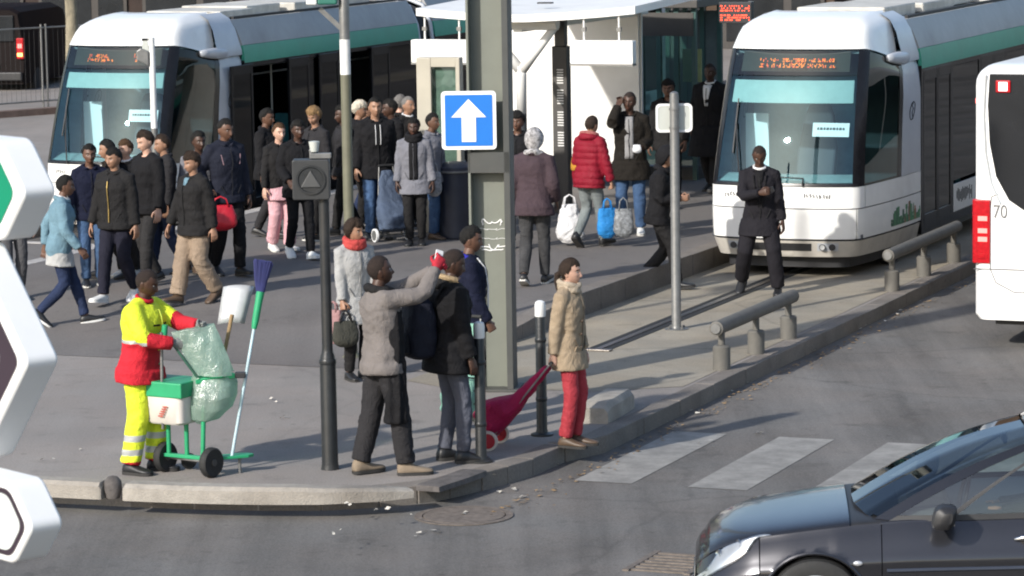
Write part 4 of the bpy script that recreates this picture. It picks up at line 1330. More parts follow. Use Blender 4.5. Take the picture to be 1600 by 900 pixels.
m = MB(); m.box((-0.325, 0.02, 4.08), (0.11, 0.26, 0.84)); m.build('back_board', M_WPAINT, hd_, bevel=0.015)
for k in range(3):
    m = MB()
    n = 12
    pts = [(-0.40 - d, 0.02 + 0.085 * math.cos(math.pi * j / n), 3.82 + 0.26 * k + 0.085 * math.sin(math.pi * j / n)) for d in (0.0, 0.14) for j in range(n + 1)]
    m.add(pts, [(j, j + 1, n + 2 + j, n + 1 + j) for j in range(n)]); m.build('visor', M_BLKPOLE, hd_, smooth=True)

# ---- short mast with camera head in front of the left tram
cm = empty('camera_mast', G(247, 396))
tag(cm, 'slim white mast with a small dark camera in front of the left tram', 'mast')
m = MB(); m.lathe([(0.07, 0), (0.05, 0.04), (0.046, 1.66)], 18); m.build('lower_mast', M_GREYPOLE, cm, smooth=True)
m = MB(); m.lathe([(0.043, 1.66), (0.040, 2.85), (0.01, 2.87)], 18); m.build('upper_mast', M_WPAINT, cm, smooth=True)
m = MB(); m.box((-0.05, 0, 2.83), (0.16, 0.04, 0.03)); m.build('arm', M_GREYPOLE, cm)
hd = MB(); hd.loft([[Vector((x, y, z)) for y, z in ((-0.06, z0 - h), (0.06, z0 - h), (0.06, z0 + h), (-0.06, z0 + h))] for x, z0, h in ((-0.20, 2.62, 0.06), (-0.14, 2.63, 0.09), (-0.04, 2.58, 0.10))]); hd.build('camera_head', M_GREYPOLE, cm, bevel=0.012)
m = MB(); m.prism([(-0.13, 2.64), (-0.03, 2.62), (-0.06, 2.84), (-0.12, 2.84)], -0.02, 0.02, 0, UP); m.build('shield', M_SIGNBACK, cm)

# ---- grey post with the back of a sign, by the track
ps = empty('sign_post', G(1057, 515))
tag(ps, 'grey steel post with a small blank sign back beside the track', 'sign')
m = MB(); m.lathe([(0.13, 0), (0.13, 0.012), (0.06, 0.02), (0.052, 0.05), (0.050, 2.52), (0.045, 2.575), (0.02, 2.59), (0.002, 2.592)], 20); m.build('post', M_GREYPOLE, ps, smooth=True)
pl = MB(); pl.prism(rrect(0.385, 0.30, 0.045), 0.0, 0.012, 0, Matrix.Translation((0.0, 0.058, 2.30)) @ UP); pl_ = pl.build('sign_plate', M_SIGNBACK, ps)
m = MB()
o_, i_ = rrect(0.395, 0.31, 0.05), rrect(0.345, 0.26, 0.035)
n = len(o_)
Mx = Matrix.Translation((0, 0.052, 2.30)) @ UP
m.add([Mx @ Vector((x, y, 0)) for x, y in o_] + [Mx @ Vector((x, y, 0)) for x, y in i_] + [Mx @ Vector((x, y, 0.02)) for x, y in o_] + [Mx @ Vector((x, y, 0.02)) for x, y in i_],
      [(k, (k + 1) % n, n + (k + 1) % n, n + k) for k in range(n)] + [(k, (k + 1) % n, 2 * n + (k + 1) % n, 2 * n + k) for k in range(n)] + [(n + k, n + (k + 1) % n, 3 * n + (k + 1) % n, 3 * n + k) for k in range(n)])
m.build('rim', M_SIGNW, pl_, smooth=True)
for z in (2.2, 2.4):
    m = MB(); m.lathe([(0.053, z - 0.012), (0.058, z - 0.01), (0.058, z + 0.01), (0.053, z + 0.012)], 18); m.build('clamp', M_GREYPOLE, ps, smooth=True)
for k in range(4):
    m = MB(); a = k * math.pi / 2 + 0.6; m.lathe([(0.014, 0), (0.014, 0.03), (0.002, 0.032)], 6, (0.1 * math.cos(a), 0.1 * math.sin(a), 0.01)); m.build('bolt', M_GREYPOLE, ps)

# ---- big grey-green steel column
cl = empty('steel_column', G(775, 607), R(-8))
tag(cl, 'tall grey-green steel column rising out of frame behind the blue sign', 'column')
H_ = 7.5
m = MB(); m.box((-0.02, 0.0, H_ / 2), (0.34, 0.03, H_)); web = m.build('web', M_GREENGREY, cl)
m = MB(); m.box((-0.197, -0.02, H_ / 2), (0.024, 0.30, H_)); m.build('left_flange', M_GREENGREY, cl, bevel=0.004)
m = MB(); m.box((0.166, -0.02, H_ / 2), (0.06, 0.30, H_)); m.build('right_flange', M_COLDARK, cl, bevel=0.004)  # column's shaded side: the shade is put into this darker colour
m = MB(); m.box((-0.015, 0, 0.012), (0.52, 0.46, 0.024)); m.build('base_plate', M_COLDARK, cl, bevel=0.004)
for z in (2.22, ):
    m = MB(); m.box((-0.01, -0.16, z), (0.40, 0.02, 0.20)); m.build('sign_clamp', M_COLDARK, cl)
gr = MB()
rg = random.Random(21)
for k, z in enumerate((1.63, 1.56, 1.47, 1.39, 1.36)):
    pts = []
    ph = rg.uniform(0, 6)
    for j in range(40):
        t = j / 39
        am = 0.034 if k in (0, 3) else 0.010
        pts.append((-0.13 + 0.24 * t + 0.022 * math.sin(17 * t + ph), -0.019, z + am * math.cos(23 * t + ph) * (0.5 + 0.5 * math.sin(9 * t + k))))
    gr.tube(pts, 0.006 if k in (0, 3, 4) else 0.0025, 5)
gr.build('graffiti', M_SIGNW, web)

# ---- blue one-way sign with its arrow
ow = empty('one_way_sign', cl.location + Vector((-0.215, -0.20, 2.63)), R(-3))
tag(ow, 'square blue road sign with a white arrow pointing up, on the steel column', 'road sign')
m = MB(); m.prism(rrect(0.525, 0.56, 0.035), 0, 0.025, 0, UP); pl_ = m.build('border', M_SIGNW, ow)
m = MB(); m.prism(rrect(0.455, 0.49, 0.012), 0, 0.004, 0, Matrix.Translation((0, -0.005, 0)) @ UP); m.build('panel', M_BLUE, ow)
m = MB(); m.prism([(-0.068, -0.205), (0.068, -0.205), (0.068, 0.03), (0.168, 0.03), (0.0, 0.205), (-0.168, 0.03), (-0.068, 0.03)], 0, 0.003, 0, Matrix.Translation((0, -0.0095, 0)) @ UP); m.build('arrow', M_SIGNW, ow)

# ---- arrow-ended direction signs close to the camera on the left
def arrow_sign(x_tip, y_tip, half, L, label, face, T=0.15, d=13.0, tipw=None):
    px = FPX / d
    base = (cam.matrix_world.translation + (_f0 * FPX + C_R * (x_tip - 800) + C_U * (450 - y_tip)) / FPX * d)
    th = R(50)
    n = Vector((-math.sin(th), -math.cos(th), 0))
    p = Vector((math.cos(th), -math.sin(th), 0))
    s = empty('direction_sign', base)
    s.matrix_world = Matrix(((p.x, n.x, 0, base.x), (p.y, n.y, 0, base.y), (0, 0, 1, base.z), (0, 0, 0, 1)))   # x to the tip, y out of the face
    tag(s, label, 'direction sign', 'white arrow-ended direction signs')
    def outline(i, rad=0.04):
        k = half * 0.88
        P_ = [Vector((-L, -half + i)), Vector((-k - i * 0.42, -half + i)), Vector((-i * 1.35, 0)), Vector((-k - i * 0.42, half - i)), Vector((-L, half - i))]
        out = [P_[0]]
        for a, b, c in zip(P_[:-2], P_[1:-1], P_[2:]):
            u, w = (a - b).normalized(), (c - b).normalized()
            for f in range(6):
                t = f / 5
                out.append((b + u * rad) * (1 - t) ** 2 + b * 2 * t * (1 - t) + (b + w * rad) * t * t)
        out.append(P_[-1])
        return [(q.x, q.y) for q in out]
    FM = Matrix(((1, 0, 0, 0), (0, 0, 1, 0), (0, 1, 0, 0), (0, 0, 0, 1)))
    m = MB(); m.prism(outline(0), -T, 0.0, 0, FM); m.build('casing', M_SIGNW, s, smooth=True, angle=30, bevel=0.012)
    for i, (inset, mt) in enumerate(face):
        m = MB(); m.prism(outline(inset), 0.002 + i * 0.002, 0.004 + i * 0.002, 0, FM); m.build(('face_border', 'face_panel', 'face_inner')[i], mt, s)
    return s
M_PURB = mat('dark sign border', (0.035, 0.022, 0.032), 0.5, 0, 0.1)
M_PALEF = mat('pale sign face', (0.62, 0.66, 0.63), 0.5, 0, 0.04)
arrow_sign(39, 303, 0.20, 1.5, 'small white arrow-ended sign with a green face, top of three', [(0.055, M_SIGNG)], d=13)
arrow_sign(43, 568, 0.435, 1.6, 'large white arrow-ended sign with a dark border, middle of three', [(0.045, M_PURB), (0.14, M_PALEF)], d=13)
arrow_sign(50, 826, 0.165, 1.4, 'small white arrow-ended sign with a pale face, lowest of three', [(0.03, M_PURB), (0.052, M_PALEF)], d=13)
pm = empty('sign_mast', (-3.55, 14.55, ROAD_Z))
tag(pm, 'grey mast carrying the three white arrow-ended signs', 'mast')
m = MB(); m.tube([(0, 0, 0), (0, 0, 4.4)], 0.06, 18); m.build('post', M_GREYPOLE, pm, smooth=True)
m = MB(); m.lathe([(0.16, 0), (0.16, 0.02), (0.07, 0.05)], 18); m.build('foot', M_GREYPOLE, pm, smooth=True)

# ================================================================== tram stop on the platform
def b_at(x_px, a, z):
    lo, hi = -14.0, 14.0
    for _ in range(40):
        mid = (lo + hi) / 2
        if pix(UV(a, mid, z))[0] < x_px: lo = mid
        else: hi = mid
    return (lo + hi) / 2
M_SHW = mat('shelter white', (0.74, 0.73, 0.70), 0.5, 0, 0.04, 3, dirt=0.12)
M_SHCREAM = mat('shelter cream', (0.40, 0.37, 0.30), 0.5, 0, 0.06, 3, dirt=0.15)
M_TOTEM = mat('dark brown-grey totem', (0.065, 0.060, 0.055), 0.5, 0, 0.1, 5)
sh = empty('tram_shelter', UV(3.2, -4.6, PLAT_Z), UV_ROT)
tag(sh, 'white tram stop shelter with a forked column and canopy, between the trams', 'shelter')
S = lambda m, n, mt, **k: m.build(n, mt, sh, **k)
yb = b_at(818, 3.2, PLAT_Z) + 4.6
m = MB(); m.tube([(yb, 0, 0.0), (yb, 0, 1.45)], 0.068, 20); S(m, 'column_base', M_GREYPOLE, smooth=True)
m = MB()
m.tube([(yb, 0, 1.45), (yb, 0, 1.95), (yb, 0, 2.08)], [0.068, 0.07, 0.075], 20)
m.tube([(yb, 0, 2.02), (yb + 0.20, 0, 2.26), (yb + 0.50, 0, 2.62)], [0.072, 0.062, 0.052], 16)
m.tube([(yb, 0, 2.02), (yb - 0.20, 0, 2.26), (yb - 0.50, 0, 2.62)], [0.072, 0.062, 0.052], 16)
vs_, fs_ = None, None
S(m, 'forked_column', M_SHW, smooth='all')
m = MB(); m.tube([(yb - 0.62, -0.06, 2.66), (yb + 0.56, -0.06, 2.66)], 0.085, 18); S(m, 'cross_beam', M_SHW, smooth=True)
m = MB(); m.box((yb, 2.4, 2.62), (0.12, 5.0, 0.14)); S(m, 'spine_beam', M_SHW)
bl, br = b_at(650, 2.7, 3.1) + 4.6, b_at(992, 2.7, 3.1) + 4.6
m = MB()
n = 12
for y, dz in ((-0.5, 0.0), (2.0, 0.05), (4.9, 0.12)):
    pass
rows = []
for y, dz in ((-0.5, 0.0), (0.8, 0.04), (2.2, 0.09), (3.6, 0.12), (4.9, 0.14)):
    ring = []
    for k in range(n + 1):
        f = k / n
        x = bl + (br - bl) * f
        ring.append(Vector((x, y, 2.80 + dz + 0.10 * abs(2 * f - 0.9) ** 1.5)))
    rows.append(ring + [Vector((p.x, p.y, p.z - 0.10)) for p in reversed(ring)])
m.loft(rows)
S(m, 'canopy', M_SHW, smooth=True, angle=35)
m = MB(); m.box((b_at(846, 3.5, 3.0) + 4.6, 0.45, 2.915), (0.2, 0.10, 0.02)); S(m, 'drain_slot', M_TDARK)
# back wall of white panels
wa = 4.4
x0, x1 = b_at(772, 3.2 + wa, 1.5) + 4.6, b_at(1000, 3.2 + wa, 1.5) + 4.6
for k in range(2):
    xa, xb_ = x0 + (x1 - x0) * k / 2, x0 + (x1 - x0) * (k + 1) / 2
    m = MB(); m.box(((xa + xb_) / 2, wa, 1.42), (xb_ - xa - 0.012, 0.03, 2.5)); S(m, 'wall_panel', M_SHW, bevel=0.004)
for k in range(3):
    m = MB(); m.box((x0 + (x1 - x0) * k / 2, wa + 0.05, 1.38), (0.05, 0.05, 2.76)); S(m, 'wall_post', M_SHW)
# hanging light boxes
def hanging(xl, xr, label):
    a = 2.75
    bl_, br_ = b_at(xl, a, 2.75), b_at(xr, a, 2.75)
    c = UV(a, (bl_ + br_) / 2, PLAT_Z + 2.31)
    h = empty('hanging_sign', c, UV_ROT)
    tag(h, label, 'hanging sign', 'blank white hanging signs of the tram stop')
    w = br_ - bl_
    m = MB(); m.prism(rrect(w, 0.31, 0.02), -0.07, 0.07, 0, UP); m.build('box', M_SHW, h, bevel=0.006)
    m = MB(); m.box((0, 0, -0.165), (w, 0.15, 0.025)); m.build('lower_edge', M_GREYPOLE, h)
    for s in (-0.30, 0.26):
        m = MB(); m.tube([(s * w, 0, 0.15), (s * w, 0, 0.50)], 0.014, 8); m.build('rod', M_SHW, h)
        m = MB(); m.box((s * w, 0, 0.30), (0.06, 0.05, 0.05)); m.build('clamp', M_GREYPOLE, h)
hanging(645, 741, 'blank white hanging sign left of the steel column')
hanging(893, 991, 'blank white hanging sign right of the forked column')
# dark totem with pale slits
def totem():
    a = 4.2
    b0, b1 = b_at(867, a, 1.5), b_at(890, a, 1.5)
    t = empty('speaker_totem', UV(a, (b0 + b1) / 2, PLAT_Z), UV_ROT)
    tag(t, 'dark narrow totem with rows of pale slits, in front of the white wall', 'totem')
    w = b1 - b0
    m = MB(); m.box((0, 0, 1.15), (w, 0.16, 2.3)); bd = m.build('body', M_TOTEM, t, bevel=0.01)
    m = MB(); m.box((0, 0, 2.48), (w * 0.7, 0.12, 0.36)); m.build('neck', M_TOTEM, t, bevel=0.01)
    m = MB(); m.box((0, 0, 2.68), (w * 1.1, 0.2, 0.05)); m.build('cap', M_GREYPOLE, t)
    for g, z0 in enumerate((1.98, 1.70, 1.40, 1.12)):
        for k in range(6):
            m = MB(); m.box((0.01, -0.082, z0 - k * 0.036), (w * 0.42, 0.006, 0.016)); m.build('slit', M_SHW, bd)
totem()
# cream information case
def info_case():
    a = 1.6
    b0, b1 = b_at(657, a, 1.3), b_at(722, a, 1.3)
    t = empty('information_case', UV(a, (b0 + b1) / 2, PLAT_Z), UV_ROT + R(6))
    tag(t, 'cream information case with a glazed panel, left of the blue sign', 'information panel')
    w = b1 - b0
    m = MB(); m.box((-w / 2 + 0.10, 0, 1.15), (0.20, 0.16, 2.30)); m.build('post', M_SHCREAM, t, bevel=0.012)
    m = MB(); m.box((w / 2 - 0.03, 0, 1.15), (0.06, 0.16, 2.30)); m.build('post', M_SHCREAM, t, bevel=0.012)
    m = MB(); m.box((0.07, 0, 2.24), (w - 0.26, 0.15, 0.12)); m.build('head', M_SHCREAM, t)
    m = MB(); m.box((0.07, 0, 0.45), (w - 0.26, 0.15, 0.30)); m.build('foot_panel', M_SHCREAM, t)
    m = MB(); m.box((0.07, 0.03, 1.4), (w - 0.26, 0.03, 1.58)); m.build('notice', mat('faded notice', (0.30, 0.34, 0.31), 0.6, 0, 0.3, 5), t)
    m = MB(); m.box((0.07, -0.05, 1.4), (w - 0.27, 0.008, 1.57)); m.build('pane', glass('case glass', (0.8, 0.88, 0.85), 0.05), t)
info_case()
# dark glazed booth at the far end of the platform
def booth():
    a = 9.0
    b0, b1 = b_at(1004, a, 1.3), b_at(1086, a, 1.3)
    t = empty('glazed_booth', UV(a, (b0 + b1) / 2, PLAT_Z), UV_ROT)
    tag(t, 'dark green glazed booth at the far end of the platform', 'booth')
    w = b1 - b0
    fr = mat('booth green frame', (0.05, 0.11, 0.10), 0.4, 0.1, 0.1)
    for x in (-w / 2, -w / 6, w / 6, w / 2):
        for y in (0, 1.2):
            m = MB(); m.box((x, y, 1.3), (0.07, 0.07, 2.6)); m.build('post', fr, t)
    m = MB(); m.box((0, 0.6, 2.66), (w + 0.2, 1.5, 0.12)); m.build('roof', M_TOTEM, t, bevel=0.01)
    m = MB(); m.box((0, -0.02, 2.35), (w, 0.05, 0.35)); m.build('fascia', M_TOTEM, t)
    m = MB(); m.box((0, 0.6, 0.1), (w, 1.2, 0.2)); m.build('plinth', M_TOTEM, t)
    for k in range(3):
        m = MB(); m.box((-w / 3 + w / 3 * k, 0.0, 1.2), (w / 3 - 0.08, 0.012, 1.95)); m.build('pane', glass('booth glass', (0.45, 0.62, 0.58), 0.06), t)
    m = MB(); m.box((0, 1.2, 1.3), (w, 0.03, 2.4)); m.build('back_wall', mat('booth back', (0.09, 0.12, 0.12), 0.6, 0, 0.3, 2), t)
    m = MB(); m.box((0.25 * w, 0.5, 1.7), (0.3, 0.02, 0.5)); m.build('poster', mat('yellowish poster', (0.5, 0.5, 0.22), 0.6, 0, 0.2), t)
booth()
# amber passenger display
def led_board():
    a = 5.5
    b0, b1 = b_at(1125, a, 2.9), b_at(1176, a, 2.9)
    t = empty('departure_display', UV(a, (b0 + b1) / 2, PLAT_Z), UV_ROT)
    tag(t, 'dark departure display with orange dots, left of the right-hand tram roof', 'display')
    w = b1 - b0
    m = MB(); m.box((0, 0, 2.70), (w, 0.12, 0.29)); c = m.build('case', M_TDARK, t, bevel=0.008)
    m = MB()
    rn = random.Random(2)
    for r_ in range(7):
        if r_ == 3: continue
        for k in range(26):
            if rn.random() < 0.5: continue
            m.box((-w * 0.43 + k * w * 0.86 / 25, -0.064, 2.60 + r_ * 0.032), (0.010, 0.006, 0.016))
    o = m.build('dots', M_LEDR, c); o['kind'] = 'stuff'
    m = MB(); m.tube([(w * 0.38, 0.1, 0), (w * 0.38, 0.1, 2.85)], 0.04, 14); m.build('post', M_GREYPOLE, t, smooth=True)
led_board()
# tall dark litter drum beside the information case
def bin_():
    b = empty('litter_bin', ground_at(712, 372), UV_ROT)
    tag(b, 'dark blue litter bin standing beside the cream information case', 'bin')
    m = MB(); m.lathe([(0.20, 0), (0.22, 0.02), (0.23, 0.85), (0.25, 0.87), (0.25, 0.93), (0.18, 0.98), (0.02, 1.0)], 22); m.build('drum', mat('dark blue bin', (0.02, 0.024, 0.04), 0.5, 0, 0.15), b, smooth=True)
    m = MB(); m.lathe([(0.252, 0.86), (0.262, 0.865), (0.262, 0.885), (0.252, 0.89)], 22); m.build('hoop', M_GREYPOLE, b, smooth=True)
bin_()
# ================================================================== background across the street
M_BRICK = mat('shaded brown render', (0.030, 0.019, 0.015), 0.9, 0, 0.25, 1.5, 0.2, 12)  # shade over the far shops is put into these dark colours
M_SHOPG = mat('dark shop glass', (0.014, 0.016, 0.018), 0.08, 0, 0.3, 2)
M_FRAME = mat('dark shop frame', (0.03, 0.026, 0.024), 0.5, 0, 0.2)
def building(a, b0, b1, h, wall, label, awning=None, seed=0):
    rn = random.Random(seed)
    t = empty('shop_building', UV(a, (b0 + b1) / 2, ROAD_Z), UV_ROT)
    tag(t, label, 'building')
    w = b1 - b0
    m = MB(); m.box((0, 4, h / 2), (w, 8, h)); m.build('wall', wall, t)
    n = max(2, int(w / 3.2))
    for k in range(n):
        x = -w / 2 + w * (k + 0.5) / n
        sw = w / n - 0.5
        f = MB(); f.box((x, -0.03, 1.55), (sw, 0.1, 2.9)); fr = f.build('shop_front', M_FRAME, t)
        m = MB(); m.box((x - sw * 0.18, -0.07, 1.5), (sw * 0.56, 0.05, 2.3)); m.build('shop_window', M_SHOPG, fr)
        m = MB(); m.box((x + sw * 0.32, -0.07, 1.25), (sw * 0.28, 0.05, 2.2)); m.build('door', M_SHOPG, fr)
        m = MB(); m.box((x, -0.10, 3.2), (sw + 0.2, 0.14, 0.5)); m.build('fascia', rn.choice((M_FRAME, mat('maroon fascia', (0.10, 0.02, 0.02), 0.5), mat('dark green fascia', (0.02, 0.05, 0.035), 0.5))), t)
        if awning and k % 2 == 0:
            m = MB(); m.loft([[Vector((x + s * sw / 2, y, z)) for s in (-1, 1)] + [Vector((x + s * sw / 2, y, z - 0.04)) for s in (1, -1)] for y, z in ((-0.1, 3.0), (-1.3, 2.5), (-1.32, 2.3))]); m.build('awning', awning, t)
        for fl in range(1, int((h - 3.6) / 2.9) + 1):
            z = 3.6 + 2.9 * fl - 1.5
            q = MB(); q.box((x, -0.02, z), (1.2, 0.08, 1.7)); wf = q.build('window', M_SIGNBACK, t)
            q = MB(); q.box((x, -0.05, z), (1.0, 0.05, 1.5)); q.build('pane', M_SHOPG, wf)
    m = MB(); m.box((0, 4, h + 0.1), (w + 0.3, 8.4, 0.25)); m.build('cornice', wall, t)
    return t
M_ORANGE = mat('orange awning cloth', (0.42, 0.16, 0.03), 0.8, 0, 0.25, 3)
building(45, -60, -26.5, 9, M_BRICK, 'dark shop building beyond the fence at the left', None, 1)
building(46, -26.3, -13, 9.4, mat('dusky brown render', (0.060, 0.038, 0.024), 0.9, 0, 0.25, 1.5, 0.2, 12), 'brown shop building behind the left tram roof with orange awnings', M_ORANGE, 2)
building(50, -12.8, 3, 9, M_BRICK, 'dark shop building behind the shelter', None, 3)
building(60, 3.2, 24, 9.5, mat('grey render', (0.16, 0.15, 0.14), 0.9, 0, 0.2, 1.5, 0.2, 12), 'grey shop building far behind the right-hand tram', None, 4)

# site fence at the left
fn = empty('mesh_fence', G(72, 176, -0.002))
tag(fn, 'thin steel mesh fence in front of the dark shops at the left', 'fence')
fd = (G(72, 176) - G(-60, 186)).normalized()
for k in range(-3, 2):
    for dx in (-0.06, 0.06):
        m = MB(); p = fd * (k * 2.4 + dx); m.tube([p, p + Vector((0, 0, 1.85))], 0.022, 8); m.build('post', M_GREYPOLE, fn, smooth=True)
for z in (0.25, 1.78):
    m = MB(); m.tube([fd * -7.3 + Vector((0, 0, z)), fd * 2.5 + Vector((0, 0, z))], 0.018, 6); m.build('rail', M_GREYPOLE, fn, smooth=True)
m = MB()
x = -7.2
while x < 2.4:
    p = fd * x; m.tube([p + Vector((0, 0, 0.25)), p + Vector((0, 0, 1.78))], 0.003, 3); x += 0.12
o = m.build('mesh_wire', M_TDARK, fn); o['kind'] = 'stuff'
# low wall strip at the foot of the fence
m = MB(); m.box((0, 0, 0), (0.3, 9.8, 0.14)); lw = m.build('low_kerb_wall', mat('brown dusty wall', (0.13, 0.09, 0.075), 0.9, 0, 0.3, 4, 0.2, 30))
lw.location = G(72, 176, 0.06) + fd * -2.4 + Vector((0.0, 0.5, 0)); lw.rotation_euler = (0, 0, math.atan2(-fd.x, fd.y))
tag(lw, 'low dusty brown wall strip behind the mesh fence', 'wall')

# van with red tail lamps, its shade put into the dark paint
def van():
    p = G(-18, 152, ROAD_Z)
    t = empty('van', p, R(-10))
    tag(t, 'dark van with red tail lamps behind the fence at the left edge', 'van')
    pt = mat('shaded van paint', (0.009, 0.006, 0.006), 0.6, 0, 0.1, spec=0.1)
    prof = [(-0.9, 0.3), (0.9, 0.3), (0.93, 0.9), (0.9, 1.3), (0.8, 1.95), (0.6, 2.05), (-0.6, 2.05), (-0.8, 1.95), (-0.9, 1.3), (-0.93, 0.9)]
    m = MB(); m.loft([[Vector((x * w, y, 0.3 + (z - 0.3) * h)) for x, z in prof] for y, w, h in ((0.0, 0.95, 0.97), (0.12, 1, 1), (3.0, 1, 1), (3.4, 0.97, 0.95), (3.9, 0.95, 0.62), (4.6, 0.9, 0.5), (4.8, 0.8, 0.4))]); m.build('body', pt, t, smooth=True, angle=25)
    m = MB(); m.box((0, -0.02, 1.58), (1.35, 0.05, 0.6)); m.build('rear_window', M_SHOPG, t, bevel=0.02)
    for s in (-1, 1):
        m = MB(); m.box((s * 0.82, -0.02, 1.12), (0.17, 0.12, 0.48)); o = m.build('tail_light', M_TAIL, t, bevel=0.02)
        m = MB(); m.box((s * 0.82, -0.085, 0.98), (0.12, 0.02, 0.08)); m.build('lamp_insert', glow('warm tail lamp', (1, 0.45, 0.12), 2.5), o)
        m = MB(); m.box((s * 0.82, -0.085, 1.18), (0.10, 0.02, 0.10)); m.build('lamp_insert', M_TAILON, o)
        for y in (0.9, 3.9):
            m = MB(); m.lathe([(0.05, -0.1), (0.3, -0.1), (0.33, 0), (0.3, 0.1), (0.05, 0.1)], 22, (s * 0.82, y, 0.33), Matrix.Rotation(R(90), 3, 'Y')); m.build('wheel', M_RUBBER, t, smooth=True)
    m = MB(); m.box((0.0, -0.05, 2.02), (0.4, 0.05, 0.06)); m.build('high_brake_light', M_TAILON, t)
    m = MB(); m.box((0, -0.06, 0.48), (1.7, 0.12, 0.2)); m.build('bumper', M_PLASTIC, t, bevel=0.03)
    m = MB(); m.box((0, -0.10, 0.75), (0.5, 0.02, 0.11)); m.build('number_plate', mat('plate', (0.6, 0.6, 0.5), 0.5), t)
van()

# street tree behind the left tram: trunk with limbs and a loose crown
def tree(p, label, seed, h=7.5):
    rn = random.Random(seed)
    t = empty('street_tree', p)
    tag(t, label, 'tree')
    m = MB()
    m.tube([(0, 0, -0.1), (0.02, 0, 0.5), (0.05, 0.02, 2.0), (0.0, 0.05, 3.6), (0.05, 0, 5.0)], [0.19, 0.145, 0.125, 0.105, 0.07], 14)
    tips = []
    for k in range(9):
        a, z0 = rn.uniform(0, 6.28), rn.uniform(2.9, 4.8)
        e = Vector((math.cos(a) * rn.uniform(1.1, 2.0), math.sin(a) * rn.uniform(1.1, 2.0), z0 + rn.uniform(0.9, 2.2)))
        mid = Vector((0.03, 0.03, z0)).lerp(e, 0.5) + Vector((0, 0, 0.2))
        m.tube([(0.03, 0.03, z0), mid, e], [0.055, 0.035, 0.012], 8); tips += [e, mid]
    m.build('trunk', mat('plane tree bark', (0.23, 0.20, 0.14), 0.9, 0, 0.4, 9, 0.5, 25, stretch=(1, 1, 0.4)), t, smooth=True)
    c = MB()
    for _ in range(2600):
        q = rn.choice(tips) + Vector((rn.gauss(0, 0.45), rn.gauss(0, 0.45), rn.gauss(0, 0.4)))
        n_ = Vector((rn.gauss(0, 1), rn.gauss(0, 1), rn.gauss(0.4, 1))).normalized()
        x = n_.cross(Vector((rn.random(), rn.random(), 0.3))).normalized() * rn.uniform(0.05, 0.10)
        y = n_.cross(x) * 0.8
        c.add([q - x, q - y * 0.6, q + x, q + y * 0.6], [(0, 1, 2, 3)])
    o = c.build('crown', mat('autumn foliage', (0.13, 0.10, 0.03), 0.8, 0, 0.5, 2), t); o['kind'] = 'stuff'
tree(G(113, 178, -0.002), 'mottled street tree trunk at the left tram roof corner', 4)
# ================================================================== people: builder
def remesh(mbs, voxel, smooth_it=3, smooth_f=0.5):
    """Fuse overlapping closed shapes into one continuous surface."""
    me = mbs.mesh('tmp')
    o = bpy.data.objects.new('tmp', me)
    COL.objects.link(o)
    r = o.modifiers.new('r', 'REMESH')
    r.mode, r.voxel_size, r.adaptivity = 'VOXEL', voxel, 0.0
    s = o.modifiers.new('s', 'SMOOTH')
    s.factor, s.iterations = smooth_f, smooth_it
    dg = bpy.context.evaluated_depsgraph_get()
    out = bpy.data.meshes.new_from_object(o.evaluated_get(dg))
    bpy.data.objects.remove(o)
    bpy.data.meshes.remove(me)
    vs = [v.co.copy() for v in out.vertices]
    fs = [tuple(p.vertices) for p in out.polygons]
    bpy.data.meshes.remove(out)
    return vs, fs

def ik(a, b, l1, l2, pole):
    """Middle joint of a two-bone limb from a to b, bending towards pole; the end is pulled in if out of reach."""
    d = b - a
    L = min(d.length, (l1 + l2) * 0.9985)
    L = max(L, abs(l1 - l2) + 0.01)
    dn = d.normalized()
    end = a + dn * L
    x = (l1 * l1 - l2 * l2 + L * L) / (2 * L)
    h = math.sqrt(max(l1 * l1 - x * x, 0))
    p = Vector(pole)
    p = p - dn * p.dot(dn)
    p = p.normalized() if p.length > 1e-6 else Vector((0, 1, 0))
    return a + dn * x + p * h, end

# ---- head: a shaped skull with face, front is +y, origin at eye level
HEAD_N, HEAD_M = 60, 44
def _gs(x, s): return math.exp(-(x / s) ** 2)
def head_point(t, p, fem=False):
    """t: polar angle from the crown, p: azimuth, 0 is the face."""
    dz = math.cos(t)
    s = math.sin(t)
    dx, dy = s * math.sin(p), s * math.cos(p)
    x, y, z = 0.076 * dx, 0.096 * dy, 0.118 * dz
    if dz > 0:
        x *= 1 + 0.05 * math.sin(dz * math.pi)
        if dy < 0: y *= 1 + 0.08 * math.sin(dz * math.pi)
    else:
        k = (-dz)
        x *= 1 - 0.30 * k ** 1.6
        if dy < 0:
            y *= 1 - 0.42 * k ** 1.1
        else:
            y *= 1 + 0.05 * k
    if dy > 0.15:
        w = min(1, (dy - 0.15) / 0.35)
        y -= 0.010 * w * _gs(z - 0.0, 0.05)                             # flatter face plane
        y -= w * 0.010 * (_gs(x - 0.031, 0.016) + _gs(x + 0.031, 0.016)) * _gs(z - 0.002, 0.013)   # eye sockets
        y += w * 0.006 * _gs(z - 0.024, 0.010) * _gs(x, 0.055)           # brow
        if -0.052 < z < 0.02:
            q = (0.02 - z) / 0.072
            y += w * (0.004 + 0.026 * q ** 1.2) * _gs(x, 0.009 + 0.006 * q) * (1 if z > -0.046 else max(0, (z + 0.052) / 0.006))
        y += w * 0.006 * (_gs(x - 0.045, 0.02) + _gs(x + 0.045, 0.02)) * _gs(z + 0.022, 0.02)      # cheekbones
        y += w * 0.009 * _gs(z + 0.066, 0.007) * _gs(x, 0.022)           # lips
        y += w * 0.009 * _gs(z + 0.078, 0.007) * _gs(x, 0.019)
        y -= w * 0.004 * _gs(z + 0.072, 0.0035) * _gs(x, 0.024)
        y += w * 0.010 * _gs(z + 0.102, 0.014) * _gs(x, 0.02)            # chin
    return Vector((x, y, z))

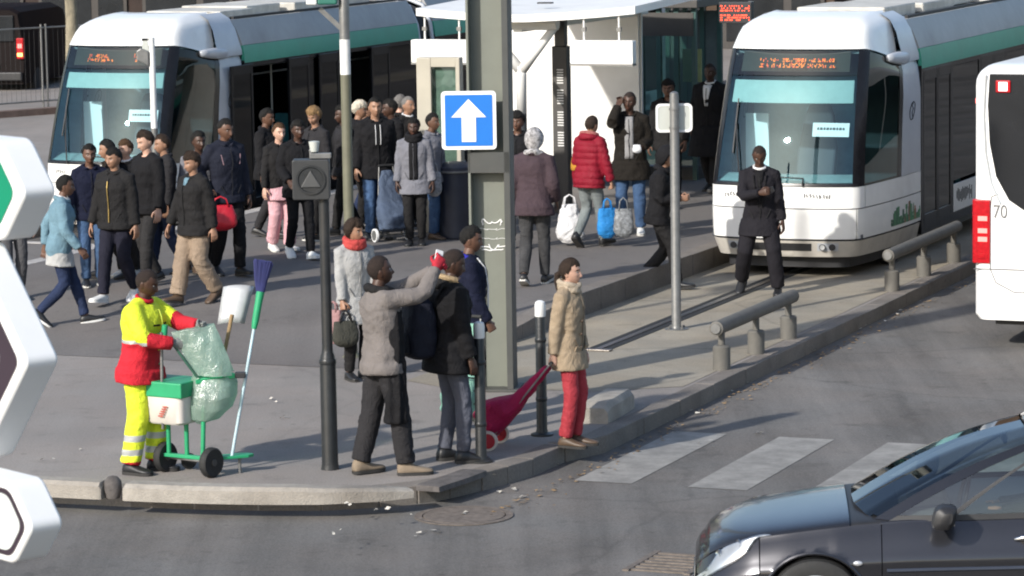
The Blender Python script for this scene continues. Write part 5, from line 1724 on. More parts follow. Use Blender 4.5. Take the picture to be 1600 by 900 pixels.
_HG = []
for i in range(HEAD_M + 1):
    t = math.pi * (0.004 + 0.992 * i / HEAD_M)
    row = []
    for j in range(HEAD_N):
        u = j / HEAD_N * 2 * math.pi
        p = u - 0.42 * math.sin(u)                                      # denser on the face
        row.append((t, p))
    _HG.append(row)
HEAD_P = [[head_point(t, p) for t, p in row] for row in _HG]

def head_parts(M, hair_mi_brow=2):
    """Head faces for the body mesh (skin 0, lip 1, brow 2, eye white 3, iris 4)."""
    mb = MB()
    n = HEAD_N
    vs = [M @ p for row in HEAD_P for p in row]
    fs, ms = [], []
    for i in range(HEAD_M):
        for j in range(n):
            k = (j + 1) % n
            fs.append((i * n + j, (i + 1) * n + j, (i + 1) * n + k, i * n + k))
            c = (HEAD_P[i][j] + HEAD_P[i + 1][k]) / 2
            mi = 0
            if c.y > 0.05:
                if abs(c.x) < 0.023 and -0.084 < c.z < -0.060: mi = 1
                if 0.014 < abs(c.x) < 0.050 and 0.0175 < c.z < 0.0275: mi = 2
            ms.append(mi)
    fs.append(tuple(range(n))); ms.append(0)
    fs.append(tuple(reversed(range(HEAD_M * n, (HEAD_M + 1) * n)))); ms.append(0)
    mb.v, mb.f, mb.m = vs, fs, ms
    for s in (-1, 1):
        e = MB(); e.ball((s * 0.031, 0.0665, 0.001), (0.0130, 0.0105, 0.0055), 12, 8)
        mb.add([M @ p for p in e.v], e.f, 3)
        e = MB(); e.ball((s * 0.031, 0.0730, 0.001), (0.0066, 0.0050, 0.0052), 10, 6)
        mb.add([M @ p for p in e.v], e.f, 4)
        ear = MB()
        ring = []
        for q in range(7):
            f = q / 6
            rr = 0.030 * math.sin(math.pi * (0.12 + 0.8 * f)) ** 0.7
            ring.append([Vector((s * (0.071 + 0.014 * f * 0.6 + 0.004 * math.sin(a)), -0.014 - 0.010 * f + rr * 0.62 * math.cos(a), -0.014 + rr * math.sin(a))) for a in [2 * math.pi * w / 12 for w in range(12)]])
        ear.loft(ring)
        mb.add([M @ p for p in ear.v], ear.f, 0)
    return mb

def hair_shell(M, thick, front=0.070, side=0.004, back=-0.06, rough=0.35, seed=0, fall=0.0, temple=0.055):
    """Hair grown off the scalp: rises from the hairline, uneven."""
    mb = MB()
    n = HEAD_N
    keep, pos = {}, []
    def line_z(p):
        c = math.cos(p)
        if c > 0.45: return front - (0.010 * (1 - abs(math.sin(p))) if front < 0.08 else 0)
        if c > -0.15:
            f = (c + 0.15) / 0.6
            return side + (front - side) * f ** 1.4
        f = min(1, (-0.15 - c) / 0.5)
        return side + (back - side) * f
    for i in range(HEAD_M + 1):
        for j in range(n):
            t, p = _HG[i][j]
            q = HEAD_P[i][j]
            g = (q.z - line_z(p)) / temple
            g += 0.30 * mnoise.noise(q * 55 + Vector((seed, 2, 7))) + 0.16 * mnoise.noise(q * 120 + Vector((3, seed, 1)))
            g = max(-0.4, min(1.0, g))
            nrm = Vector((q.x / 0.0058, q.y / 0.0092, q.z / 0.0139)).normalized()
            nn = mnoise.noise(q * 38 + Vector((seed * 7.1, seed, 3))) * 0.6 + mnoise.noise(q * 90 + Vector((seed, 5, seed))) * 0.5
            k = g ** 0.75 if g > 0 else g * 0.3
            h = thick * k * (1 + rough * nn) + 0.0012 - 0.004 * max(0.0, 1 - max(g, 0) * 6)
            r_ = q + nrm * h
            if fall and g > 0: r_.z -= 0
            pos.append(M @ r_)
            keep[i * n + j] = g > -0.1
    fs = []
    for i in range(HEAD_M):
        for j in range(n):
            k = (j + 1) % n
            f = (i * n + j, (i + 1) * n + j, (i + 1) * n + k, i * n + k)
            if all(keep[a] for a in f): fs.append(f)
    fs.append(tuple(range(n)))
    rn = random.Random(seed)
    tuft = []
    if thick >= 0.008 and rough > 0.15:
        for f in fs[:-1]:
            if rn.random() < 0.45:
                c = (pos[f[0]] + pos[f[2]]) / 2
                nn = (pos[f[1]] - pos[f[0]]).cross(pos[f[2]] - pos[f[0]])
                nn = nn.normalized() if nn.length > 1e-9 else Vector((0, 0, 1))
                if nn.dot(c - M.translation) < 0: nn = -nn
                t = Vector((rn.gauss(0, 1), rn.gauss(0, 1), rn.gauss(0, 1))).cross(nn).normalized()
                L_ = rn.uniform(0.004, 0.010) + thick * 0.25
                tuft.append((c - t * 0.004, c + t * 0.004, c + nn * L_ * 0.6 + nn.cross(t) * L_ * rn.uniform(-1, 1) - Vector((0, 0, L_ * 0.3))))
    used = sorted({a for f in fs for a in f})
    mp = {a: b for b, a in enumerate(used)}
    mb.add([pos[a] for a in used], [tuple(mp[a] for a in f) for f in fs])
    for t in tuft: mb.add(t, [(0, 1, 2)])
    return mb

# ---- hands: palm and five fingers; wrist at origin, fingers towards -z, thumb towards +y, palm faces -x (right hand)
def _hand(pose):
    m = MB()
    m.loft([[Vector((0.019 * c * w, y0 + d * s, z)) for c, s in [(math.cos(a), math.sin(a)) for a in [2 * math.pi * k / 12 for k in range(12)]]]
            for z, w, d, y0 in ((0.03, 1.25, 0.026, 0), (0.0, 1.2, 0.027, 0), (-0.03, 1.0, 0.036, 0.0), (-0.065, 0.85, 0.041, 0), (-0.088, 0.7, 0.040, 0), (-0.098, 0.4, 0.036, 0))])
    curl = {'relaxed': (0.28, 0.42, 0.30), 'grip': (1.25, 1.45, 0.9), 'hold': (0.75, 0.85, 0.45), 'flat': (0.08, 0.1, 0.08)}[pose]
    for k, (y, ln) in enumerate(((0.031, 0.078), (0.011, 0.086), (-0.010, 0.080), (-0.030, 0.064))):
        p = Vector((0, y, -0.090))
        a = 0.05
        pts = [p + Vector((0, 0, 0.015)), p]
        for s, f in enumerate((0.45, 0.31, 0.24)):
            a += curl[s] * (1 + 0.08 * k)
            p = p + Vector((-math.sin(a), (y * 0.25 if s == 0 else 0) * 0.4, -math.cos(a))) * ln * f
            pts.append(p)
        m.tube(pts, [0.0095, 0.0098, 0.0088, 0.0082, 0.0062], 8)
    th = {'relaxed': 0.35, 'grip': 1.1, 'hold': 0.75, 'flat': 0.2}[pose]
    p = Vector((-0.006, 0.024, -0.022))
    pts = [p]
    p = p + Vector((-0.012 - 0.012 * th, 0.026, -0.026)); pts.append(p)
    p = p + Vector((-0.010 - 0.018 * th, 0.014 - 0.018 * th, -0.026)); pts.append(p)
    p = p + Vector((-0.004 - 0.010 * th, 0.004 - 0.020 * th, -0.022)); pts.append(p)
    m.tube(pts, [0.014, 0.0125, 0.0105, 0.0075], 8)
    return remesh(m, 0.0042, 2, 0.4)
HANDS = {k: _hand(k) for k in ('relaxed', 'grip', 'hold')}

def wrinkle(vs, axis_fn, amp, seed, fx=7.0, fz=24.0):
    """Push a garment's surface in and out: soft broad folds plus sharp creases running across and down."""
    cen = sum(vs, Vector()) / len(vs)
    o = Vector((seed * 3.7, seed * 1.3, seed * 2.1))
    rg = lambda n: 1 - 2.2 * abs(n)
    for i, v in enumerate(vs):
        k = axis_fn(v) if axis_fn else 1.0
        wv = mnoise.noise(v * 4 + o) * 0.12
        a = rg(mnoise.noise(Vector((v.x * fx * 0.7, v.y * fx * 0.7, (v.z + wv) * fz * 0.55)) + o))
        b = mnoise.noise(v * 9 + o * 2)
        c = rg(mnoise.noise(Vector((v.x * 13 + v.z * 8, v.y * 13 - v.z * 6, v.z * 3)) + o * 1.7))
        d = Vector((v.x - cen.x, v.y - cen.y, 0))
        if d.length > 1e-5: d.normalize()
        vs[i] = v + d * (amp * k * (0.75 * (a - 0.45) + 1.1 * b + 0.6 * (c - 0.45)))
    return vs

SKIN = {}
def skin_mats(tone, hair):
    key = (tone, hair)
    if key not in SKIN:
        tones = {'dark': (0.062, 0.030, 0.019), 'brown': (0.125, 0.063, 0.040), 'tan': (0.30, 0.165, 0.105), 'light': (0.50, 0.30, 0.22)}
        c = Vector(tones[tone])
        hc = HAIRC[hair]
        SKIN[key] = [mat('skin ' + tone, c, 0.5, 0, 0.12, 25, 0.08, 120, spec=0.45),
                     mat('lips ' + tone, c.lerp(Vector((0.22, 0.07, 0.06)), 0.16), 0.45, 0, 0.1),
                     mat('brow ' + hair, hc, 0.8, 0, 0.2),
                     mat('eye white', (0.36, 0.33, 0.30), 0.3, 0, 0),
                     mat('iris', (0.02, 0.012, 0.008), 0.15, 0, 0)]
    return SKIN[key]
HAIRC = {'black': (0.010, 0.009, 0.008), 'darkbrown': (0.028, 0.017, 0.011), 'brown': (0.075, 0.040, 0.020), 'blond': (0.26, 0.16, 0.075), 'grey': (0.16, 0.15, 0.14), 'shaved': (0.022, 0.014, 0.011)}

def cloth(name, col, rough=0.85, var=0.14, weave=0.25, scale=5.0, bscale=260, sheen=0.0):
    key = 'cloth ' + name
    if key in MATS: return MATS[key]
    m = mat(key, col, rough, 0, var * 0.8, scale, 0, bscale, spec=0.15)
    nt = m.node_tree
    N, L = nt.nodes.new, nt.links.new
    tc = N('ShaderNodeTexCoord')
    hs = []
    for sc, dist, st in ((13, 2.2, (1, 1, 0.55)), (30, 1.2, (1, 1, 1.6)), (bscale, 0, (1, 1, 1))):
        mp = N('ShaderNodeMapping'); mp.inputs['Scale'].default_value = st
        L(tc.outputs['Object'], mp.inputs[0])
        n = N('ShaderNodeTexNoise'); n.inputs['Scale'].default_value = sc; n.inputs['Detail'].default_value = 3; n.inputs['Distortion'].default_value = dist
        L(mp.outputs[0], n.inputs['Vector'])
        if sc < 100:                                                     # ridged: sharp creases between soft folds
            a = N('ShaderNodeMath'); a.operation = 'SUBTRACT'; a.inputs[1].default_value = 0.5; L(n.outputs[0], a.inputs[0])
            b = N('ShaderNodeMath'); b.operation = 'ABSOLUTE'; L(a.outputs[0], b.inputs[0])
            hs.append(b.outputs[0])
        else: hs.append(n.outputs[0])
    prev = None
    for h, (stn, dst) in zip(hs, ((0.5, 0.045), (0.25, 0.016), (weave, 0.004))):
        bp = N('ShaderNodeBump'); bp.inputs['Strength'].default_value = stn; bp.inputs['Distance'].default_value = dst
        L(h, bp.inputs['Height'])
        if prev is not None: L(prev, bp.inputs['Normal'])
        prev = bp.outputs[0]
    L(prev, nt.nodes['Principled BSDF'].inputs['Normal'])
    return m

PEOPLE = []
class Fig:
    """One person: body mesh on top, hair and clothing as its children."""
    def __init__(s, label, loc, head, H=1.75, feet=((-0.10, 0.0, 0), (0.10, 0.0, 0)), lean=0.0, twist=0.0, pelvis=(0, 0), drop=0.0,
                 lh=None, rh=None, lpose='relaxed', rpose='relaxed', lpole=None, rpole=None, lthumb=None, rthumb=None,
                 yaw=0.0, nod=0.0, tilt=0.0, skin='dark', hairc='black', build=1.0, foot_yaw=(6, -6), side=0.0, seed=None):
        s.label, s.k, s.skin, s.hairc, s.bw = label, H / 1.75, skin, hairc, build
        s.seed = seed if seed is not None else len(PEOPLE) + 1
        s.loc, s.rz = Vector(loc), -R(head)
        lean, twist = R(lean), R(twist)
        hipz = 0.915 - drop
        s.P = Vector((pelvis[0], pelvis[1], hipz))
        s.TM = Matrix.Translation(s.P) @ Matrix.Rotation(-lean, 4, 'X') @ Matrix.Rotation(R(side), 4, 'Y')
        s.CM = s.TM @ Matrix.Translation((0, 0, 0.30)) @ Matrix.Rotation(-lean * 0.25, 4, 'X') @ Matrix.Rotation(-twist, 4, 'Z') @ Matrix.Translation((0, 0, -0.30))
        s.sh = [s.CM @ Vector((q * 0.163 * (0.6 + 0.4 * build), -0.008, 0.492)) for q in (-1, 1)]
        s.hip = [s.P + Vector((q * 0.092, 0, 0.0)) for q in (-1, 1)]
        s.neck0, s.neck1 = s.CM @ Vector((0, -0.012, 0.555)), s.CM @ Vector((0, 0.012, 0.64))
        s.feet = feet
        s.ank, s.knee, s.toe, s.FM = [], [], [], []
        for i in (0, 1):
            fx, fy, pit = feet[i][:3]
            fy_ = R(feet[i][3]) if len(feet[i]) > 3 else R(foot_yaw[i])
            M = Matrix.Translation((fx, fy, 0)) @ Matrix.Rotation(fy_, 4, 'Z')
            if pit > 0:                                                  # heel lifted: turn about the toes
                M = M @ Matrix.Translation((0, 0.15, 0.02)) @ Matrix.Rotation(-R(pit), 4, 'X') @ Matrix.Translation((0, -0.15, -0.02))
            elif pit < 0:                                                # toes lifted: turn about the heel
                M = M @ Matrix.Translation((0, -0.06, 0)) @ Matrix.Rotation(-R(pit), 4, 'X') @ Matrix.Translation((0, 0.06, 0))
            a = M @ Vector((0, -0.02, 0.085))
            kn, en = ik(s.hip[i], a, 0.425, 0.415, (0.0 + (-1, 1)[i] * 0.08, 1, 0.1))
            dlt = en - a
            if dlt.length > 0.003:
                M = Matrix.Translation(dlt) @ M
            s.ank.append(en); s.knee.append(kn); s.FM.append(M)
        s.wr, s.el, s.HM = [], [], []
        for i in (0, 1):
            q = (-1, 1)[i]
            tgt = (lh, rh)[i]
            tgt = s.CM @ Vector((q * 0.255, 0.05, -0.035)) if tgt is None else Vector(tgt)
            pole = (lpole, rpole)[i] or (q * 0.35, -1, -0.25)
            e, w = ik(s.sh[i], tgt, 0.285, 0.255, pole)
            s.el.append(e); s.wr.append(w)
            d = (w - e).normalized()
            th = (lthumb, rthumb)[i]
            th = Vector(th) if th else Vector((-q * 0.35, 1, 0.2))
            th = (th - d * th.dot(d)).normalized()
            z = -d
            x = th.cross(z)                                               # right hand frame: x = y x z
            Mh = Matrix(((x.x, th.x, z.x, w.x), (x.y, th.y, z.y, w.y), (x.z, th.z, z.z, w.z), (0, 0, 0, 1)))
            if i == 0: Mh = Mh @ Matrix.Diagonal((-1, 1, 1, 1))
            s.HM.append(Mh)
        s.pose = (lpose, rpose)
        s.NM = Matrix.Translation(s.neck1 - Vector((0, 0, 0.64))) if False else None
        hc = s.CM @ Vector((0, 0.022, 0.706))
        base = s.CM.to_3x3()
        up = Quaternion().slerp(base.to_quaternion(), 0.35)
        s.HEADM = Matrix.Translation(hc) @ up.to_matrix().to_4x4() @ Matrix.Rotation(-R(yaw), 4, 'Z') @ Matrix.Rotation(-R(nod), 4, 'X') @ Matrix.Rotation(R(tilt), 4, 'Y')
        s._body()
        PEOPLE.append(s)

    def W(s, vs):
        return [v * s.k for v in vs]

    def child(s, name, vs, fs, mats, mi=None, smooth='all', parent=None, bevel=0):
        me = bpy.data.meshes.new(name)
        me.from_pydata([tuple(v * s.k) for v in vs], [], fs)
        if mi: me.polygons.foreach_set('material_index', mi)
        bm = bmesh.new(); bm.from_mesh(me); bmesh.ops.recalc_face_normals(bm, faces=bm.faces); bm.to_mesh(me); bm.free()
        return link(name, me, mats, parent or s.root, smooth, bevel)

    def mchild(s, name, m, mats, smooth=True, parent=None, bevel=0):
        return s.child(name, m.v, m.f, mats, m.m, smooth, parent, bevel)

    def _torso(s, m, g=0.0, z0=-0.06, wid=1.0, top=0.56):
        """Trunk rings in chest space; g inflates."""
        b = s.bw * wid
        prof = [(-0.10, 0.150, 0.098, -0.005), (-0.02, 0.166, 0.112, -0.012), (0.06, 0.160, 0.105, -0.004), (0.16, 0.140, 0.094, 0.004), (0.27, 0.150, 0.103, 0.008),
                (0.38, 0.164, 0.114, 0.006), (0.45, 0.160, 0.104, -0.004), (0.50, 0.136, 0.084, -0.012), (0.535, 0.094, 0.066, -0.014), (0.565, 0.060, 0.055, -0.010)]
        rings = []
        for z, rx, ry, yo in prof:
            if z > top: break
            f = max(0, min(1, z / 0.35))
            M = s.TM.lerp(s.CM, f)
            ring = []
            for k in range(20):
                a = 2 * math.pi * k / 20
                ca, sa = math.cos(a), math.sin(a)
                e = 0.82
                gg = g * (1 if z < 0.45 else max(0.35, 1 - (z - 0.45) * 6))
                ring.append(M @ Vector((math.copysign(abs(ca) ** e, ca) * (rx * b + gg), yo + math.copysign(abs(sa) ** e, sa) * (ry * b + gg), z)))
            rings.append(ring)
        m.loft(rings)

    def _arm(s, m, i, g=0.0, r=(0.056, 0.050, 0.042, 0.038, 0.030, 0.026), cut=1.0):
        S, E, Wr = s.sh[i], s.el[i], s.wr[i]
        pts = [S + (s.CM.to_3x3() @ Vector(((1, -1)[i] * 0.05, 0, 0.0))), S, S.lerp(E, 0.45), S.lerp(E, 0.9), E.lerp(Wr, 0.12), E.lerp(Wr, 0.5), E.lerp(Wr, cut)]
        rr = [r[0] * 0.9] + list(r)
        m.tube(pts, [q * (0.7 + 0.3 * s.bw) + g for q in rr], 12)

    def _leg(s, m, i, g=0.0, r=(0.088, 0.072, 0.054, 0.056, 0.040, 0.036), end=1.0, flare=0.0):
        Hp, K, A = s.hip[i], s.knee[i], s.ank[i]
        pts = [Hp + Vector(((1, -1)[i] * 0.012, 0, 0.06)), Hp + Vector((0, 0, -0.02)), Hp.lerp(K, 0.5), K.lerp(Hp, 0.06), K.lerp(A, 0.28), K.lerp(A, 0.8 * end), K.lerp(A, end)]
        rr = [r[0]] + list(r)
        m.tube(pts, [(q * (0.75 + 0.25 * s.bw) + g + (flare * max(0, n - 3))) for n, q in enumerate(rr)], 14)

    def _body(s):
        m = MB()
        s._torso(m)
        for i in (0, 1):
            s._arm(m, i)
            s._leg(m, i)
            F = MB()
            F.loft([[s.FM[i] @ Vector((0.038 * w * math.cos(a), y, 0.012 + h * (0.5 + 0.5 * math.sin(a)))) for a in [2 * math.pi * k / 10 for k in range(10)]] for y, w, h in ((-0.06, 0.6, 0.05), (-0.02, 0.9, 0.075), (0.06, 1, 0.06), (0.13, 1.05, 0.035), (0.175, 0.6, 0.02))])
            m.add(F.v, F.f)
        m.tube([s.CM @ Vector((0, -0.012, 0.50)), s.neck0, s.neck1, s.HEADM @ Vector((0, -0.018, -0.045))], [0.066, 0.056, 0.052, 0.052], 14)
        vs, fs = remesh(m, 0.021, 2)
        mi = [0] * len(fs)
        full = MB(); full.add(vs, fs)
        full.m = mi
        h = head_parts(s.HEADM)
        o = len(full.v)
        full.v += h.v; full.f += [tuple(a + o for a in f) for f in h.f]; full.m += h.m
        for i in (0, 1):
            hv, hf = HANDS[s.pose[i]]
            full.add([s.HM[i] @ v for v in hv], hf, 0)
        me = full.mesh('person')
        me.transform(Matrix.Scale(s.k, 4))
        s.root = link('person', me, skin_mats(s.skin, s.hairc), None, 'all')
        s.root.location = s.loc
        s.root.rotation_euler = (0, 0, s.rz)
        tag(s.root, s.label, 'person')

    # ---- clothing
    def top(s, name, material, hem=-0.07, g=0.022, sleeve=0.016, cut=0.98, flare=0.0, collar=0.0, puffy=0.0, amp=0.0075, open_front=None, vox=0.0135, cuff=None, shoulders=0.0, face_mat=None, mats=None, skirt=None):
        m = MB()
        s._torso(m, g)
        if hem < -0.06:
            rings = []
            n = 6
            for k in range(n + 1):
                z = -0.02 + (hem + 0.02) * k / n
                f = k / n
                # the hem follows the thighs a little
                cx = (s.knee[0] + s.knee[1]) / 2 - s.P
                dz = max(0.05, -cx.z)
                off = Vector((cx.x * 0.5, cx.y * 0.55, 0)) * (-z / dz) if z < 0 else Vector()
                spread = max(0, abs(s.knee[0].y - s.knee[1].y) * 0.30) * (-z / 0.45 if z < 0 else 0)
                rx, ry = (0.184 + g + flare * f) * s.bw, (0.130 + g + flare * 0.7 * f) * s.bw + spread
                c = s.TM @ Vector((0, -0.008, z)) + off
                rot = s.TM.to_3x3()
                rings.append([c + rot @ Vector((rx * math.cos(a), ry * math.sin(a), 0)) for a in [2 * math.pi * q / 22 for q in range(22)]])
            m.loft(rings)
        for i in (0, 1):
            s._arm(m, i, sleeve, (0.055, 0.051, 0.046, 0.043, 0.037, 0.031), cut)
            m.ball(s.sh[i] + s.CM.to_3x3() @ Vector(((-1, 1)[i] * -0.014, 0, -0.012)), (0.053 + sleeve * 0.8 + shoulders,) * 3, 12, 8)
            m.tube([s.CM @ Vector(((-1, 1)[i] * 0.05, -0.012, 0.535)), s.sh[i] + s.CM.to_3x3() @ Vector((0, 0, -0.004))], [0.056 + sleeve * 0.5, 0.045 + sleeve * 0.7 + shoulders], 12)
        if collar:
            m.tube([s.CM @ Vector((0, -0.012, 0.51)), s.CM @ Vector((0, -0.008, 0.555)), s.CM @ Vector((0, 0.0, 0.56 + collar))], [0.095, 0.084, 0.076], 16)
        vs, fs = remesh(m, vox, 2)
        P = s.P
        if puffy:
            inv = s.CM.inverted()
            cen = sum(vs, Vector()) / len(vs)
            for i, v in enumerate(vs):
                q = inv @ v
                w = abs(math.sin(q.z * math.pi / 0.085)) ** 0.6 - 0.55
                d = Vector((q.x, q.y, 0)); d = d.normalized() if d.length > 1e-4 else Vector((0, 1, 0))
                vs[i] = v + (s.CM.to_3x3() @ d) * w * puffy
        vs = wrinkle(vs, None, amp, s.seed)
        mi = None
        if face_mat:
            inv = s.CM.inverted()
            mi = [face_mat(inv @ ((vs[f[0]] + vs[f[2]]) / 2), (vs[f[0]] + vs[f[2]]) / 2) for f in fs]
        o = s.child(name, vs, fs, mats or material, mi)
        s.top_obj = o
        if name in ('jacket', 'coat', 'parka', 'puffer_jacket', 'suit_jacket', 'cardigan') and not face_mat:
            base = [n_ for n_ in material.node_tree.nodes if n_.type == 'VALTORGB']
            c = Vector(base[0].color_ramp.elements[0].color[:3]) if base else Vector((0.02,) * 3)
            dk = mat(material.name + ' seam', c * 0.45, 0.8, 0, 0.1)
            bot = max(hem, -0.12) + 0.02
            s.strip('placket', [s.front(0.006 * math.sin(k * 2.1), bot + (0.50 - bot) * k / 7, g + 0.010) for k in range(8)], 0.007, dk, 0.004).parent = o
            for q in (-1, 1):
                s.strip('pocket_slit', [s.front(q * 0.075, 0.01, g + 0.012), s.front(q * 0.125, 0.10, g + 0.008)], 0.012, dk, 0.004).parent = o
            cm = MB()
            pts = [s.CM @ Vector((0.083 * math.sin(a), 0.002 + 0.083 * -math.cos(a), 0.552 + 0.016 * math.cos(a))) for a in [R(-158 + 316 * k / 16) for k in range(17)]]
            cm.tube(pts, [0.016 + 0.012 * math.sin(math.pi * k / 16) for k in range(17)], 10)
            s.mchild('collar', cm, material, 'all', o)
        return o

    def trousers(s, name, material, g=0.014, end=0.97, flare=0.0, amp=0.006, r=None, face_mat=None, mats=None, vox=0.0135):
        m = MB()
        rings = []
        for z, rx, ry, yo in ((0.115, 0.128, 0.086, 0.0), (0.05, 0.140, 0.092, -0.004), (-0.02, 0.152, 0.102, -0.012), (-0.07, 0.146, 0.098, -0.01), (-0.10, 0.10, 0.08, -0.008)):
            rings.append([s.TM @ Vector(((rx * s.bw + g) * math.cos(a), yo + (ry * s.bw + g) * math.sin(a), z)) for a in [2 * math.pi * q / 20 for q in range(20)]])
        m.loft(rings)
        for i in (0, 1):
            s._leg(m, i, g, r or (0.078, 0.072, 0.058, 0.058, 0.047, 0.045), end, flare)
        vs, fs = remesh(m, vox, 2)
        zk = (s.knee[0].z + s.knee[1].z) / 2
        vs = wrinkle(vs, lambda v: 1.7 if v.z < 0.22 else (1.3 if abs(v.z - zk) < 0.1 or v.z > 0.72 else 0.8), amp, s.seed + 40, 6, 30)
        mi = None
        if face_mat:
            mi = [face_mat((vs[f[0]] + vs[f[2]]) / 2) for f in fs]
        return s.child(name, vs, fs, mats or material, mi)

    def shoes(s, upper, sole, high=0.0, chunky=1.0):
        for i in (0, 1):
            prof = [(-0.088, 0.55, 0.055 + high), (-0.075, 0.82, 0.085 + high), (-0.04, 0.95, 0.098 + high), (0.01, 0.98, 0.092 + high * 0.8), (0.05, 1.0, 0.075), (0.10, 1.1, 0.056), (0.145, 1.05, 0.046), (0.18, 0.82, 0.038), (0.197, 0.42, 0.030)]
            m = MB()
            m.loft([[s.FM[i] @ Vector((0.046 * w * chunky * math.copysign(abs(math.cos(a)) ** 0.8, math.cos(a)) * (0.62 if math.sin(a) > 0.8 else 1.0), y, 0.02 + max(0, h - 0.012) * max(0.0, 0.35 + 0.65 * math.sin(a)) if math.sin(a) > -0.5 else 0.018)) for a in [2 * math.pi * k / 16 for k in range(16)]] for y, w, h in prof])
            o = s.mchild('shoe', m, upper, 'all')
            m = MB()
            outline = [(0.048 * w * chunky, y) for y, w, h in prof] + [(-0.048 * w * chunky, y) for y, w, h in reversed(prof)]
            m.prism(outline, 0.0, 0.024 * chunky, 0, s.FM[i])
            s.mchild('sole', m, sole, True, o)

    def hair(s, material=None, name='hair', **kw):
        m = hair_shell(s.HEADM, seed=s.seed, **kw)
        return s.mchild(name, m, material or mat('hair ' + s.hairc, HAIRC[s.hairc], 0.75, 0, 0.3, 60, 0.6, 180, spec=0.3), 'all')

    def strip(s, name, pts, w, material, off=0.004, space='C'):
        """A flat band laid on the chest (points in chest space: x, y, z), a few mm thick."""
        M = s.CM if space == 'C' else s.TM
        m = MB()
        P = [M @ Vector(p) for p in pts]
        for a, b in zip(P[:-1], P[1:]):
            m.bar(a, b, w, off * 2, up=(M.to_3x3() @ Vector((1, 0, 0))))
        return s.mchild(name, m, material, False)

    def front(s, x, z, g):
        """Point on the garment's front at chest height z."""
        b = s.bw
        tab = [(-0.45, 0.122, -0.008), (-0.10, 0.12, -0.005), (-0.02, 0.112, -0.012), (0.06, 0.105, -0.004), (0.16, 0.094, 0.004), (0.27, 0.103, 0.008), (0.38, 0.114, 0.006), (0.46, 0.108, -0.004), (0.515, 0.088, -0.012), (0.55, 0.066, -0.014)]
        for (z0, r0, y0), (z1, r1, y1) in zip(tab[:-1], tab[1:]):
            if z0 <= z <= z1:
                f = (z - z0) / (z1 - z0)
                ry, yo = r0 + (r1 - r0) * f, y0 + (y1 - y0) * f
                return (x, yo + (ry * b + g) * (1 - (x / 0.2) ** 2 * 0.5), z)
        return (x, 0.12, z)

    def scarf(s, material, r=0.036, R_=0.085, loops=2, name='scarf'):
        m = MB()
        for q in range(loops):
            pts = []
            for k in range(25):
                a = 2 * math.pi * k / 24
                wob = mnoise.noise(Vector((math.cos(a) * 2, math.sin(a) * 2, q * 5 + s.seed)))
                pts.append(s.CM @ Vector((R_ * (1 + 0.1 * wob) * math.cos(a), 0.005 + (R_ * 0.95 + 0.01 * q) * math.sin(a), 0.555 + 0.045 * q + 0.014 * wob - 0.02 * math.sin(a))))
            m.tube(pts, r * (1 - 0.1 * q), 10)
        vs, fs = remesh(m, 0.011, 2)
        vs = wrinkle(vs, None, 0.006, s.seed + 11, 18, 40)
        return s.child(name, vs, fs, material)

    def hood_down(s, material, fur=None, size=1.0):
        m = MB()
        rings = []
        for k in range(13):
            a = math.pi * (k / 12) * 1.16 - math.pi * 0.08
            c = s.CM @ Vector((0.105 * size * math.cos(a), -0.02 - 0.085 * size * math.sin(a), 0.545 + 0.012 * math.sin(a)))
            rings.append(c)
        m.tube(rings, [0.026 + 0.030 * math.sin(math.pi * k / 12) for k in range(13)], 12)
        vs, fs = remesh(m, 0.011, 2)
        vs = wrinkle(vs, None, 0.006, s.seed + 5, 14, 20)
        h = s.child('hood', vs, fs, material)
        if fur:
            s.fur_ring([c + Vector((0, 0.0, 0.040 + 0.012 * math.sin(math.pi * k / 12))) for k, c in enumerate(rings)], fur, 0.044, h)
        return h

    def fur_ring(s, path, material, r, parent, n=900):
        rn = random.Random(s.seed)
        m = MB()
        for _ in range(n):
            f = rn.uniform(0, len(path) - 1.001)
            i = int(f)
            c = path[i].lerp(path[i + 1], f - i)
            d = Vector((rn.gauss(0, 1), rn.gauss(0, 1), rn.gauss(0.3, 1))).normalized()
            t = Vector((rn.gauss(0, 1), rn.gauss(0, 1), rn.gauss(0, 1))).cross(d).normalized() * 0.004
            q = c + d * r * rn.uniform(0.65, 1.15) + Vector((0, 0, -0.008))
            m.add([c - t, c + t, q], [(0, 1, 2)])
        m.tube(path, r * 0.62, 8)
        return s.mchild('fur_trim', m, material, False, parent)

    def world(s, p):
        return Matrix.Translation(s.loc) @ Matrix.Rotation(s.rz, 4, 'Z') @ (Vector(p) * s.k)
# ================================================================== people: who stands where
K_BLACK = cloth('black', (0.0115, 0.0112, 0.0125)); K_BLACK2 = cloth('soft black', (0.0175, 0.0168, 0.0172)); K_CHAR = cloth('charcoal', (0.026, 0.025, 0.027))
K_NAVY = cloth('navy', (0.009, 0.011, 0.026)); K_JEANS = cloth('blue jeans', (0.055, 0.10, 0.19), 0.9, 0.25); K_JEANSD = cloth('dark jeans', (0.022, 0.032, 0.070), 0.9, 0.25)
K_DENIM = cloth('pale denim', (0.14, 0.235, 0.29), 0.9, 0.18); K_GREY = cloth('grey wool', (0.17, 0.17, 0.19)); K_LGREY = cloth('light grey wool', (0.30, 0.30, 0.30))
K_TAUPE = cloth('taupe jacket', (0.165, 0.148, 0.140), 0.85, 0.06, 0.1); K_BEIGE = cloth('beige coat', (0.31, 0.24, 0.165)); K_RED = cloth('red trousers', (0.34, 0.040, 0.052), 0.6); K_CRIM = cloth('crimson puffer', (0.20, 0.010, 0.022), 0.55)
